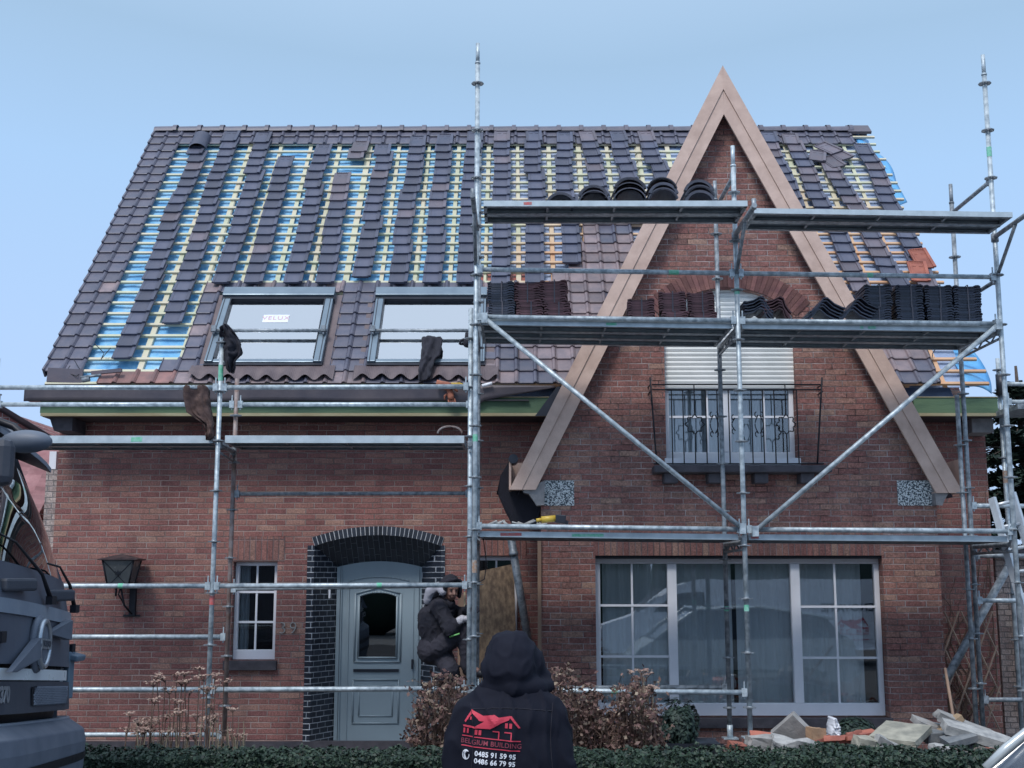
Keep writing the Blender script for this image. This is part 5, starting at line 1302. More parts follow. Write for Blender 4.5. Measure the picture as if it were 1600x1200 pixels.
# right side: leaning pipe, slope pipe, ladder, far things
mb = MB(); a, b_ = at(1478,1062,12.9), at(1574,888,13.3); mb.tube(a, b_, .042, 14); mb.path([b_, b_+Vector((.05,.05,.07)), b_+Vector((.05,.15,.12))], .045, 12); tag(mb.build('downpipe', M['galv_dark'], loc=a), 'long grey pipe leaning diagonally across the right wall', 'pipe')
def ladder():
    t = thing('ladder', 'aluminium ladder leaning at the right end of the scaffold', 'ladder', at(1600, 990, 12.0))
    a0, a1 = at(1550,778,12.1), at(1608,985,11.8); b0, b1 = at(1581,770,12.1), at(1645,985,11.8)
    for (u, v) in ((a0,a1),(b0,b1)):
        mb = MB(); d = (v-u); L = d.length; q = d.to_track_quat('Z','Y').to_matrix(); mb.box((u+v)/2, (.035,.075,L), q); mb.build('rail', M['alu'], t)
    for i in range(6):
        s = .06+i*.17; mb = MB(); mb.tube(a0.lerp(a1,s), b0.lerp(b1,s), .018, 8); mb.build('rung', M['alu'], t)
M['alu'] = pm('aluminium', (.62,.66,.70), (.5,.54,.58), 10, .4, .4, .1)
ladder()
# neighbour at right: pale wall, white garage panel, brick pier
nb = thing('garden_outbuilding', 'pale brick outbuilding with white door at the far right edge', 'outbuilding', (6.2, 15, 0))
MB().bb(5.74, 5.95, 14.6, 14.9, 0, zat(865,14.6)).build('pier', M['brick_pale'], nb)
MB().bb(5.95, 8.5, 14.7, 14.8, 0, zat(868,14.7)).build('wall', M['brick_pale'], nb)
MB().bb(5.90, 7.6, 14.45, 14.5, zat(1118,14.5), zat(935,14.5)).build('door', M['white'], nb)
MB().bb(5.6, 8.5, 14.3, 15.2, zat(868,14.6), zat(860,14.6)).build('roof', M['stone_dark'], nb)
mb = MB(); 
for k in range(7): mb.tube((5.72,13.95,.35+k*.16),(7.2,13.95,.33+k*.16),.003,4)
for k in range(12): mb.tube((5.74+k*.13,13.95,.2),(5.74+k*.13,13.95,1.35),.003,4)
tag(mb.build('wire_fence', M['iron'], loc=(6.4,13.95,0)), 'thin wire fence in front of the white door at right', 'fence')
# neighbour house left
nl_ = thing('neighbour_house', 'red brick neighbour house behind the truck at the left edge', 'house', (-8.5, 18, 0))
g0, g1, g2 = at(-160,560,17), at(0,640,17), at(92,696,17)
MB().prism([(-14,0),(g2.x,0),(g2.x,g2.z),(g1.x,g1.z),(-14,g1.z+2.2)], lambda u,v,w:(u,w,v), 17, 22).build('wall', M['brick_far'], nl_)
mb = MB(); d = (g2-g1).normalized(); mb.path([g1-d*6+Vector((0,-.05,.03)), g2+Vector((0,-.05,.03))], .05, 6); mb.build('verge_trim', M['zinc'], nl_)
r0, r1 = at(30,700,15.8), at(66,830,15.8)
mb = MB(); xa_, xb_ = -12.0, at(69,760,15.6).x
for i in range(20):
    z = lerp(at(0,832,15.6).z, at(0,690,15.6).z, i/20); dy = i*.06; hh = .125
    for k in range(34):
        x = xb_-k*.2; mb.add([(x-.2,15.3+dy-.03,z+.02),(x,15.3+dy-.03,z),(x,15.3+dy+.06,z+hh),(x-.2,15.3+dy+.06,z+hh+.02)], [(0,1,2,3)])
mb.build('tiled_lean_to', M['tile_pink'] if 'tile_pink' in M else pm('pink_tiles', (.34,.18,.19), (.25,.12,.13), 6, .8, 0, .3, 30, island=.2), nl_)
MB().bb(-12, xb_, 15.2, 15.4, 0, at(0,832,15.4).z).build('lean_to_wall', M['brick_far'], nl_)
MB().bb(XL-.14, XL-.002, 14.08, 14.4, 0, at(75,733,14.1).z).build('pale_brick_pier', M['brick_pale'], nl_)
x = at(80,710,14.2).x; MB().bb(XL-.13, XL-.05, 14.12, 14.2, at(80,735,14.1).z, at(80,705,14.1).z).build('white_post', M['white'], nl_)
# ================================================================ rubble in the front garden
rb = MB(); 
def mound(u, v):
    x = lerp(1.6, 5.1, u); y = lerp(9.75, 12.2, v); e_ = min(u*6, (1-u)*6, 1)*min(v*5, (1-v)*2.4, 1)
    return (x, y, -.01+e_*(.36+.10*mnoise.noise(Vector((x*2,y*2,0)))+.05*mnoise.noise(Vector((x*9,y*9,1)))))
rb.grid(mound, 90, 60, smooth=False)
random.seed(21)
for i in range(800):
    u_, v_ = random.uniform(.04,.96), random.uniform(.02,.75); q = mound(u_, v_); s_ = random.uniform(.012,.05)
    rb.mi = random.choice((0,1,1,2,3)); rb.box((q[0],q[1],q[2]+s_*.4), (s_*random.uniform(1,2.6), s_*random.uniform(.8,1.6), s_), Matrix.Rotation(random.uniform(-.6,.6),3,'Y') @ Matrix.Rotation(random.uniform(0,3),3,'Z'), j=s_*.22)
rb.mi = 0
tag(rb.build('rubble_heap', [pm('rubble_base', (.10,.085,.08), (.2,.16,.145), 14, .95, 0, 1, 40), M['concrete'], M['tile_terra'], M['slate_grey']]), 'low heap of broken masonry and soil under the loose slabs', 'rubble', None, 'stuff')
def rock(name, px, py, Y, size, rot, mat, label, cat, group=None, jit=.02, cut=0, seed=0, bev=.008):
    random.seed(seed+int(px*7+py)); p = at(px, py, Y); mb = MB(); nx, ny, nz = size
    segs = 3; bm_ = bmesh.new(); bmesh.ops.create_cube(bm_, size=1)
    bmesh.ops.subdivide_edges(bm_, edges=bm_.edges, cuts=3, use_grid_fill=True)
    Mx = Matrix.Rotation(rot[2],3,'Z') @ Matrix.Rotation(rot[1],3,'Y') @ Matrix.Rotation(rot[0],3,'X')
    for v in bm_.verts:
        c = Vector((v.co.x*nx, v.co.y*ny, v.co.z*nz)); c += mnoise.noise_vector(c*14+Vector((px,0,0)))*jit
        if cut and v.co.x > .2: c.z *= 1-cut*(v.co.x-.2)*2; c.y *= 1-cut*.5*(v.co.x)
        v.co = Mx @ c
    me = bpy.data.meshes.new(name); bm_.to_mesh(me); bm_.free(); me.materials.append(mat)
    o = bpy.data.objects.new(name, me); COL.objects.link(o); o.location = p; tag(o, label, cat, group); return o
G = 'rubble pieces in the front garden'
cap = rock('concrete_block', 1240, 1147, 10.6, (.27,.27,.09), (-1.1,0,0), M['concrete'], 'square concrete chimney top with a hole, tipped on its corner', 'concrete block', G, .004)
cap.rotation_euler = (0, .78, 0)
cp = at(1240,1147,10.6)
mb = MB()
Mc = Matrix.Rotation(.78,3,'Y') @ Matrix.Rotation(-1.1,3,'X')
for k, s in ((0,.19),(1,.13)):
    for (a, b_) in (((-s/2,-s/2),(s/2,-s/2)),((s/2,-s/2),(s/2,s/2)),((s/2,s/2),(-s/2,s/2)),((-s/2,s/2),(-s/2,-s/2))): mb.tube(cp+Mc@Vector((a[0],a[1],.046)), cp+Mc@Vector((b_[0],b_[1],.046)), .006, 5)
mb.tube(cp+Mc@Vector((.02,-.02,.03)), cp+Mc@Vector((.02,-.02,.048)), .014, 10)
tmp = mb.mesh('hole_and_grooves', M['slate_grey'], cp); o = bpy.data.objects.new('hole_and_grooves', tmp); COL.objects.link(o); o.parent = cap; o.matrix_parent_inverse = (Matrix.Rotation(.78,4,'Y')).inverted()
rock('sandstone_block', 1275, 1149, 10.4, (.12,.12,.12), (0,.06,.3), M['ochre'] if 'ochre' in M else pm('ochre_brick', (.40,.25,.15), (.3,.2,.13), 9, .9, 0, .5), 'ochre brick block standing right of the tipped concrete cap', 'brick', G, .008)
rock('concrete_lump', 1199, 1163, 10.3, (.33,.15,.12), (.1,.02,.1), M['concrete'], 'grey mortar lump lying left of the tipped concrete cap', 'concrete', G, .03, .3)
rock('concrete_lump', 1242, 1166, 10.2, (.36,.16,.10), (.15,.06,-.1), M['concrete_white'], 'pale broken concrete slab in front of the tipped cap', 'concrete', G, .03, .5)
rock('terracotta_shard', 1152, 1167, 10.2, (.14,.1,.06), (.3,.1,.3), M['tile_terra'], 'orange brick shard nearest the scaffold foot at the hedge', 'brick shard', G, .012)
rock('terracotta_shard', 1190, 1151, 10.5, (.19,.12,.035), (.35,.08,-.1), M['tile_terra'], 'flat red tile shard just behind the grey mortar lump', 'tile shard', G, .012)
sh_spec = [(1262,1163,.16,.05,.1,'lowest'),(1278,1158,.2,.03,-.25,'second'),(1292,1166,.14,.06,.4,'third'),(1305,1155,.17,.04,-.1,'fourth'),(1318,1161,.13,.05,.3,'fifth'),(1326,1150,.20,.025,-.3,'sixth'),(1336,1156,.18,.03,.05,'seventh'),(1342,1164,.12,.07,.2,'eighth')]
wh = ['at the foot of the ochre block','leaning on the ochre block','before the white sack','under the white sack','left of the little shrub','topmost under the little shrub','lying below the little shrub','nearest the pale cobbles']
for (px,py,w,h,r,_), q in zip(sh_spec, wh): rock('terracotta_shard', px, py, 10.4+random.uniform(-.1,.15), (w,.11,h), (random.uniform(-.4,.4),r,random.uniform(-.5,.5)), M['tile_terra'], 'broken red roof tile piece %s' % q, 'tile shard', G, .012)
rock('long_tile', 1347, 1146, 10.5, (.24,.12,.02), (.1,-.12,.2), M['tile_terra'], 'long flat red tile lying beside the big mossy slab', 'roof tile', G, .004)
rock('pale_cobble', 1352, 1165, 10.15, (.17,.14,.13), (.2,.2,.2), M['sandstone'], 'mossy pale stone in front of the big mossy slab', 'stone', G, .02)
rock('pale_cobble', 1385, 1166, 10.15, (.20,.14,.11), (.2,.45,.1), M['concrete_white'], 'grey white stone block under the big mossy slab', 'stone', G, .02)
rock('stone_slab', 1407, 1147, 10.35, (.38,.44,.055), (.20,.05,-.62), M['sandstone'], 'big square mossy slab lying tilted on the rubble', 'slab', G, .008)
rock('stone_slab', 1452, 1133, 10.7, (.26,.2,.05), (.2,.30,.1), M['concrete'], 'small grey slab below the brick corner, under the timber wedge', 'slab', G, .012)
rock('stone_slab', 1467, 1151, 10.5, (.27,.2,.09), (.1,.05,.1), M['slate_grey'], 'dark bluestone slab in the middle of the rubble', 'slab', G, .008)
rock('stone_slab', 1533, 1150, 10.3, (.62,.20,.07), (.25,.27,-.05), M['concrete_white'], 'longest pale concrete slab sloping down to the right', 'slab', G, .012, .2)
rock('stone_slab', 1520, 1140, 10.6, (.62,.2,.07), (.2,.40,-.1), M['concrete'], 'rough slab with crumbling mortar behind the longest slab', 'slab', G, .03, .3)
rock('bluestone_sill', 1498, 1155, 10.2, (.25,.16,.05), (.2,-.22,.1), M['slate_grey'], 'profiled bluestone sill piece leaning on the longest slab', 'sill', G, .004)
rock('pale_cobble', 1474, 1171, 10.0, (.18,.12,.05), (.1,.2,.1), M['concrete_white'], 'white stone splinter at the hedge top below the bluestone', 'stone', G, .02, .5)
rock('timber_wedge', 1482, 1133, 10.6, (.26,.09,.05), (.1,-.55,.1), M['ochre2'] if 'ochre2' in M else pm('old_timber', (.36,.26,.16), (.25,.18,.12), 7, .8), 'short old timber piece propped on the small grey slab', 'timber', G, .004)
a, b_ = at(1477,1045,11.4), at(1491,1128,10.8); mb = MB(); mb.tube(a, b_, .014, 6); tag(mb.build('wooden_stick', M['timber'], loc=b_), 'thin wooden stick standing upright in the rubble', 'stick')
# ================================================================ tools and cloths on the scaffold
def draped(name, outline, YY, thick, mat, label, cat, fold=9, seed=0, amp=.03, group=None):
    # cloth hanging as a folded sheet: outline as list of (py, pxL, pxR)
    rnd = random.Random(seed); mb = MB(); n = 16; rows = 22; ph = rnd.random()*6; rings = []
    ys = [o[0] for o in outline]
    for j in range(rows+1):
        py = lerp(ys[0], ys[-1], j/rows); Y = YY(py) if callable(YY) else YY; l = np.interp(py, ys, [o[1] for o in outline]); r = np.interp(py, ys, [o[2] for o in outline])
        a, b_ = at(l, py, Y), at(r, py, Y); ring = []
        for side in (1, -1):
            for i in range(n):
                u = i/n if side > 0 else 1-i/n
                q = a.lerp(b_, u); env = math.sin(math.pi*min(1, max(0, u)))**.5 if 0 < u < 1 else 0
                f_ = amp*math.sin(u*fold+ph+j*.10+2*mnoise.noise(Vector((u*2,j*.2,seed))))+amp*1.3*(1-2*abs(mnoise.noise(Vector((u*5, j*.33, seed)))))
                dy = f_-(side*thick*.5*(.3+env)); ring.append((q.x+.010*mnoise.noise(Vector((j*.5,u*9,seed+3))), Y+dy, q.z+.012*mnoise.noise(Vector((u*7,j*.3,seed+9)))))
        rings.append(ring)
    m = 2*n; vs = [p_ for r_ in rings for p_ in r_]; fs = [(j*m+i, j*m+(i+1)%m, (j+1)*m+(i+1)%m, (j+1)*m+i) for j in range(rows) for i in range(m)]
    fs += [tuple(range(m))[::-1], tuple(rows*m+i for i in range(m))]
    mb.smooth = True; mb.add(vs, fs); p = at((outline[0][1]+outline[0][2])/2, ys[0], YY(ys[0]) if callable(YY) else YY)
    return tag(mb.build(name, mat, loc=p), label, cat, group)
draped('jacket', [(507,348,356),(512,344,362),(522,343,368),(535,344,375),(552,345,378),(558,346,372),(566,349,368),(574,351,368),(581,356,364)], YL-.05, .06, M['black_cloth'], 'black jacket hung over the top of the left scaffold pole', 'jacket', seed=2, amp=.035)
draped('rag', [(602,288,322),(606,286,326),(620,286,327),(638,290,328),(645,291,330),(652,303,331),(662,318,333),(672,321,334),(680,321,334),(687,322,328)], YL-.04, .03, M['brown_cloth'], 'dirty brown cloth hanging over the guard rail at left', 'cloth', seed=5, amp=.025)
draped('rag', [(525,659,688),(530,658,692),(545,658,690),(556,657,687),(562,655,680),(575,654,676),(590,653,673),(594,654,668)], lambda py: RP(0,rr_(py),.24).y-.04, .05, M['black_cloth'], 'black garment draped over the bar of the right skylight', 'garment', seed=8, amp=.03)
draped('plastic_sack', [(1121,1298,1303),(1127,1296,1308),(1135,1294,1311),(1144,1293,1312),(1151,1294,1311)], 10.9, .18, M['white'], 'crumpled white plastic sack standing behind the red shards', 'sack', seed=4, amp=.012)
def glove(name, base, d, up, size, mat, label, group=None):
    base = Vector(base); d = Vector(d).normalized(); s = d.cross(Vector(up)).normalized(); mb = MB(); mb.smooth = True
    nrm = d.cross(s)
    mb.path([base-d*.05*size, base, base+d*.05*size, base+d*.09*size], [.036*size,.034*size,.040*size,.036*size], 10)
    for k, (o_, L) in enumerate(((-.030,.065),(-.010,.08),(.011,.075),(.031,.055))):
        a = base+d*.085*size+s*o_*size; mb.path([a, a+(d+s*o_*4+nrm*.1).normalized()*L*.5*size, a+(d+s*o_*5+nrm*.35).normalized()*L*size], [.0115*size,.011*size,.008*size], 8)
    a = base+d*.02*size-s*.035*size; mb.path([a, a+(d*.5-s).normalized()*.035*size, a+(d-s*.7).normalized()*.07*size], [.014*size,.012*size,.009*size], 8)
    return tag(mb.build(name, mat, loc=base), label, 'glove', group)
rbY = RP(0,3.75).y-.14
glove('work_glove', at(731,528,rbY), (-.15,0,-1), (0,1,0), 1.15, M['black_cloth'], 'black work glove hanging from the skylight bar beside the pole')
glove('work_glove', at(690,601,13.35), (1,0,-.25), (0,0,1), 1.2, M['orange_cloth'], 'orange work glove lying on top of the gutter strip')
glove('work_glove', at(703,612,13.38), (.2,0,-1), (0,1,0), 1.0, M['orange_cloth'], 'orange work glove hanging down over the gutter strip')
mb = MB(); 
for s in range(3): mb.path([at(682+i*4, 602-3*math.sin(i*.9+s), 13.34) for i in range(12)], .012, 6)
tag(mb.build('yellow_strap', M['yellow'], loc=at(690,603,13.34)), 'yellow lashing strap lying beside the orange gloves', 'strap')
mb = MB(); mb.path([at(703+19*math.cos(a), 677-11*math.sin(a), 12.4) for a in [math.pi*i/14 for i in range(15)]], .010, 8); tag(mb.build('hoop', M['rust'], loc=at(703,677,12.4)), 'thin brown hoop standing on the left deck by the pole', 'hoop')
# cordless drill and bits on the lower deck
Yk = YF+.2; 
dl = thing('cordless_drill', 'black and yellow cordless drill lying on the lower deck', 'power tool', at(868, 819, Yk))
mb = MB(); mb.tube(at(846,812,Yk), at(868,810,Yk), .032, 12); mb.tube(at(838,813,Yk), at(846,812,Yk), .018, 10); mb.build('body', M['yellow'], dl)
mb = MB(); mb.box(at(876,811,Yk), (.10,.09,.08), Matrix.Rotation(.1,3,'Y')); mb.tube(at(866,812,Yk), at(888,817,Yk), .022, 8); mb.build('battery', M['dark_metal'], dl, bevel=.01)
mb = MB()
random.seed(3)
for i in range(14): a = at(random.uniform(760,845), 820, YF+.15); mb.tube(a, a+Vector((random.uniform(-.12,.12), random.uniform(-.1,.1), random.uniform(0,.05))), random.uniform(.006,.014), 6)
tag(mb.build('offcuts', M['concrete_white'], loc=at(800,822,YF+.2)), 'loose strips and offcuts scattered on the lower deck', 'offcuts', None, 'stuff')
# white strip near the gutter end and red tile
mb = MB(); a, b_ = at(753,603,13.4), at(769,599,13.4); mb.tube(a, b_, .02, 6); tag(mb.build('foam_strip', M['white'], loc=a), 'short white strip lying on the gutter end by the pole', 'strip')
mb = MB(); a, b_ = at(126,590,13.45), at(158,586,13.45); mb.tube(a, b_, .016, 8); mb.tube(a+Vector((.02,0,-.03)), at(140,592,13.45), .03, 8); tag(mb.build('hand_tool', M['galv_dark'], loc=a), 'metal hand tool lying on the eave at the lower left', 'tool')
for (pts, lab) in (([(112,580),(105,590),(122,600),(130,590),(118,570)], 'loop of dark wire on the bottom left verge tiles'), ([(150,545),(165,560),(160,570),(175,552)], 'black wire lying across the battens at lower left'), ([(1460,553),(1455,560),(1453,574)], 'black hook hanging on the right lower tiles')):
    mb = MB(); q = [RP(at(a,b_,RP(0,max(rr_(b_),.2)).y).x, max(rr_(b_),.2), .08) for a, b_ in pts]; mb.path(q, .005, 5); tag(mb.build('wire', M['iron'], loc=q[0]), lab, 'wire')
# ================================================================ truck
tk = thing('truck', 'dark grey truck cab with round diagonal badge parked at the left edge', 'truck', (-2.8, 7.3, 0))
TP = Vector((-2.755, 7.3, 0)); TD = Vector((.993, .115, 0)); TE = Vector((-.115, .993, 0))
def tz(py): return zat(py, 7.3, 68)
def fcurve(s, e=.15): return -e*abs(s/1.15)**3.2
def T(f, s, z): return TP+TD*f+TE*s+Vector((0,0,z-.08*s*min(1,z)))   # parked with its far wheels in the gutter
M['truck_panel'] = pm('truck_panel', (.062,.076,.108), (.074,.09,.122), 3, .5, 0, .03)
M['truck_dark'] = pm('truck_plastic', (.036,.044,.064), (.05,.058,.078), 6, .6, 0, .15, 80)
M['truck_grey'] = pm('truck_grey_plastic', (.12,.145,.19), (.095,.118,.16), 5, .55, 0, .1, 80)
M['truck_silver'] = pm('truck_silver', (.24,.29,.36), (.20,.25,.32), 4, .4, .2)
M['truck_white'] = pm('truck_white', (.60,.66,.70), (.52,.58,.64), 2, .3)
M['truck_glass'] = glass_mat('truck_glass', .34, (.12,.15,.18))
M['chrome'] = pm('badge_chrome', (.45,.5,.56), (.35,.4,.46), 10, .3, .7)
def band(name, z0, z1, mat, f0=0, f1=0, s0=-1.15, s1=1.15, parent=tk, e=.15, th=.03, bevel=0, n=24):
    mb = MB(); rows = [(z0,f0),(z1,f1)]; vs = []
    for dz in (0, -th):
        for z, f in rows:
            for i in range(n+1): s = lerp(s0, s1, i/n); vs.append(T(f+fcurve(s,e)+dz, s, z))
    m = n+1; fs = []
    for i in range(n): fs += [(i,i+1,m+i+1,m+i),(2*m+i+1,2*m+i,3*m+i,3*m+i+1),(2*m+i,2*m+i+1,i+1,i),(m+i,m+i+1,3*m+i+1,3*m+i)]
    fs += [(0,m,3*m,2*m),(m-1,3*m-1,4*m-1,2*m-1)]
    mb.smooth = False; mb.add(vs, fs); o = mb.build(name, mat, parent, bevel=bevel); return o
zA_, zB_, zC_, zD_ = tz(1040), tz(968), tz(947), tz(900)
cabm = MB()
prof = [(-.06,.95),(-.05,1.45),(-.07,1.95),(-.42,2.80),(-.5,2.86),(-2.1,2.9),(-2.1,.8)]
for i in range(10):
    pass
cabm.prism(prof, lambda u,v,w: T(u-.14, w, v), -1.14, 1.09); cab = cabm.build('cab', M['truck_dark'], tk, bevel=.04)
band('front_panel', zA_, zB_, M['truck_panel'], .02, .0)
band('trim_strip', zB_, zC_, M['truck_silver'], .015, .01)
cowl = band('cowl', zC_, tz(893), M['truck_panel'], -.01, -.05)
band('white_strip', tz(1063), tz(1046), M['truck_white'], .02, .02, -1.15, .62)
lower = band('lower_grille', tz(1112), tz(1065), M['truck_dark'], .03, .02, -1.15, .98)
# mesh insert
mb = MB(); s0, s1 = -.30, .58; za, zb_ = tz(1101), tz(1073)
for k in range(28):
    for q in (1, -1):
        s = lerp(s0, s1, (k+.5)/28); pts = []
        for i in range(7):
            ss = s+q*(i/6-.5)*.16
            if s0 <= ss <= s1: pts.append(T(.036+fcurve(ss), ss, lerp(za, zb_, i/6)))
        if len(pts) > 1: mb.path(pts, .0055, 4, False)
mb.build('grille_mesh', M['truck_grey'], lower)
band('grille_recess', za, zb_, M['iron'], .034, .033, s0, s1, parent=lower, th=.004)
# "C370" plate text at the left
vs, fs = text_mesh('C370', .115, lambda u,v,w: T(.042+w*.4+fcurve(-.76), -.76+u, tz(1085)+v), .004, bold=.004, space=1.0)
MB().add(vs, fs).build('type_number', M['chrome'], lower)
# badge with ring, bar and lettering
bz = tz(1008); BS = -.20; bd = MB(); n = 40
ring_ = [T(.055, BS+.115*math.sin(6.2832*i/n)*1.0, bz+.128*math.cos(6.2832*i/n)) for i in range(n+1)]
bd.path(ring_, .017, 8, False); bd.tube(T(.05,BS-.10,bz), T(.05,BS+.10,bz), .006, 4)
vsb = [T(.07,a+BS,b_+bz) for a, b_ in ((-.11,-.028),(.11,-.028),(.11,.028),(-.11,.028))]; bd.add(vsb, [(0,1,2,3)])
bo = bd.build('badge', M['chrome'], tk)
vs, fs = text_mesh('VOLVO', .048, lambda u,v,w: T(.072+w, BS+u, bz+v), .001, bold=.001); MB().add(vs, fs).build('badge_lettering', M['truck_dark'], bo)
mb = MB(); mb.ball(T(.02,BS,bz), (.045,.15,.165), 16, 10, Matrix(((TD.x,TE.x,0),(TD.y,TE.y,0),(0,0,1)))); mb.build('badge_housing', M['truck_grey'], tk)
# diagonal bar
mb = MB()
for (sa, za1, sb, zb1) in ((-.80, tz(1044)-.03, BS-.10, bz-.02), (BS+.10, bz+.06, .40, tz(980))):
    a0, a1 = T(.05,sa,za1), T(.05,sb,zb1); up = Vector((0,0,.09)); mb.add([a0, T(.05,sa+.10,za1), T(.07,sb,zb1-.06), T(.07,sb,zb1+.06), T(.02,sa,za1), T(.02,sa+.10,za1), T(.02,sb,zb1-.06), T(.02,sb,zb1+.06)], [(0,1,2,3),(4,7,6,5),(0,4,5,1),(1,5,6,2),(2,6,7,3),(3,7,4,0)])
mb.build('diagonal_bar', M['truck_grey'], tk)
# little marks on the panel
for s, py in ((.86, 1007), (-.78, 1003)): 
    mb = MB(); mb.box(T(.03+fcurve(s), s, tz(py)), (.02,.06,.06)); mb.build('marker', M['iron'], tk)
# windshield with frame
def wsz(z): return lerp(-.05, -.40, (z-1.93)/(2.78-1.93))
mb = MB(); zb0, zb1_ = tz(892), tz(735)+.10
mb.grid(lambda u,v: T(wsz(lerp(zb0,zb1_,v))+fcurve(lerp(-1.08,1.06,u),.22)+.03*math.sin(math.pi*v), lerp(-1.08,1.06,u), lerp(zb0,zb1_,v)), 24, 8); ws = mb.build('windshield', M['truck_glass'], tk)
mb = MB(); mb.grid(lambda u,v: T(wsz(lerp(zb0,zb1_,v))+fcurve(lerp(-1.08,1.06,u),.22)-.05, lerp(-1.05,1.03,u), lerp(zb0,zb1_,v)), 12, 4); mb.build('interior_shade', M['room_shade'], ws)
for s in (-1.10, 1.08):
    mb = MB(); mb.path([T(wsz(z)+fcurve(s,.22)+.01, s, z) for z in [lerp(zb0-.02,zb1_,i/6) for i in range(7)]], .035, 8); mb.build('pillar', M['truck_dark'], tk)
# wipers and cowl blocks
for (s0, s1, z1) in ((-.62,-.05,tz(812)+.04),(-.05,.85,tz(880))):
    pass
for k, (sa, sb, zt1) in enumerate(((.0, -.85, 2.10),(.86, .05, 1.99))):
    mb = MB(); a = T(.03+fcurve(sa),sa,tz(938)); c = T(.0+fcurve(sa-.1),sa-.12,tz(905)+.02); d_ = T(wsz(zt1)+.06+fcurve(sb), sb, zt1)
    mb.path([a, c, (c+d_)/2+Vector((0,0,.05)), d_], [.016,.011,.007,.006], 6); mb.box(a, (.04,.07,.05)); mb.build('wiper', M['iron'], tk)
for s in (-.55, .30):
    mb = MB(); mb.box(T(-.005+fcurve(s), s, tz(925)), (.07,.34,.07), Matrix.Rotation(-.11,3,'Z')); mb.build('cowl_step', M['truck_dark'], tk, bevel=.015)
# sun visor: flat tinted blade standing out over the windscreen
mb = MB(); NV = 10; vs = []
for dz, dx in ((0,0),(-.025,0)):
    for (f, z) in ((-.75,2.92),(-.25,2.72)):
        for q in range(NV+1): s = lerp(-1.2, 1.06, q/NV); vs.append(T(f-.05*abs(s/1.15)**4, s, z+dz+.02*(1-(s/1.2)**2)))
m = NV+1; fs = []
for q in range(NV): fs += [(q,q+1,m+q+1,m+q),(2*m+q+1,2*m+q,3*m+q,3*m+q+1),(2*m+q,2*m+q+1,q+1,q),(m+q,m+q+1,3*m+q+1,3*m+q)]
fs += [(0,m,3*m,2*m),(m-1,3*m-1,4*m-1,2*m-1)]
mb.add(vs, fs); vo = mb.build('sun_visor', M['truck_dark'], tk)
mb = MB(); vs = []
for q in range(NV+1): s = lerp(-1.2, 1.06, q/NV); e0 = T(-.246-.05*abs(s/1.15)**4, s, 2.725+.02*(1-(s/1.2)**2)); vs += [e0, e0-Vector((0,0,.03))]
mb.add(vs, [(2*q,2*q+1,2*q+3,2*q+2) for q in range(NV)]); mb.build('visor_edge', M['truck_silver'], vo)
mb = MB(); mb.prism([(-2.05,2.86),(-.5,2.84),(-.46,2.92),(-.8,3.02),(-2.05,3.05)], lambda u,v,w: T(u,w,v), -1.1, 1.0); mb.build('roof', M['truck_grey'], tk, bevel=.05)
# far-corner side details
mb = MB(); mb.box(T(-.22, 1.13, tz(1062)+.06), (.25,.06,tz(1015)-tz(1108)), Matrix.Rotation(.115,3,'Z')); mb.build('side_fairing', M['truck_white'], tk, bevel=.015)
mb = MB(); mb.box(T(.015+fcurve(.84), .84, tz(1067)+.05), (.04,.09,.30), Matrix.Rotation(-.05,3,'Z')); mb.box(T(.045+fcurve(.86), .88, tz(1035)+.05), (.09,.16,.04), Matrix.Rotation(.25,3,'Y')); mb.build('headlight_flap', M['truck_flap'] if 'truck_flap' in M else pm('truck_flap', (.12,.18,.24), (.09,.14,.2), 4, .4), tk, bevel=.01)
# bumper: deep step shape
bm2 = MB()
def bsec(s, e=.10):
    return -e*abs(s/1.15)**6
zt0 = tz(1133)
prof = [(-.36,zt0+.02),(-.02,zt0+.02),(.085,zt0-.05),(.10,zt0-.13),(.09,zt0-.36),(.04,zt0-.55),(-.3,zt0-.55)]
n = 22; vs = []
for i in range(n+1):
    s = lerp(-1.18, 1.14, i/n)
    for f, z in prof: vs.append(T(f+bsec(s), s, z))
m = len(prof); fs = [(i*m+j, i*m+(j+1)%m, (i+1)*m+(j+1)%m, (i+1)*m+j) for i in range(n) for j in range(m)]+[tuple(range(m)), tuple(n*m+j for j in range(m))[::-1]]
bm2.add(vs, fs); bp_ = bm2.build('bumper', M['truck_grey'], tk, bevel=.008)
mb = MB(); 
for i in range(12):
    s = lerp(-.95, .80, i/12); s2 = lerp(-.95, .80, (i+1)/12); mb.add([T(-.30+bsec(s),s,zt0+.024),T(-.06+bsec(s),s,zt0+.024),T(-.06+bsec(s2),s2,zt0+.024),T(-.30+bsec(s2),s2,zt0+.024)], [(0,1,2,3)])
mb.build('recess_shade', M['iron'], bp_)  # flat black sheet on the bumper top, recess shade drawn by colour alone
mb = MB(); mb.path([T(-.02+bsec(s),s,zt0+.018) for s in [lerp(-1.1,1.05,i/16) for i in range(17)]], .012, 6); mb.build('step_edge', M['truck_silver'], bp_)
for z_, h in ((zt0-.20,.05),(zt0-.33,.05)):
    mb = MB(); vs = []
    for i in range(13):
        s = lerp(-1.0, .95, i/12); vs += [T(.103+bsec(s),s,z_),T(.099+bsec(s),s,z_-h)]
    mb.add(vs, [(2*i,2*i+1,2*i+3,2*i+2) for i in range(12)]); mb.build('bumper_slot', M['iron'], bp_)
band('gap_shade', tz(1133)-.02, tz(1112), M['iron'], -.08, -.06, -1.1, .95)  # black band painted in for the shade between grille and bumper
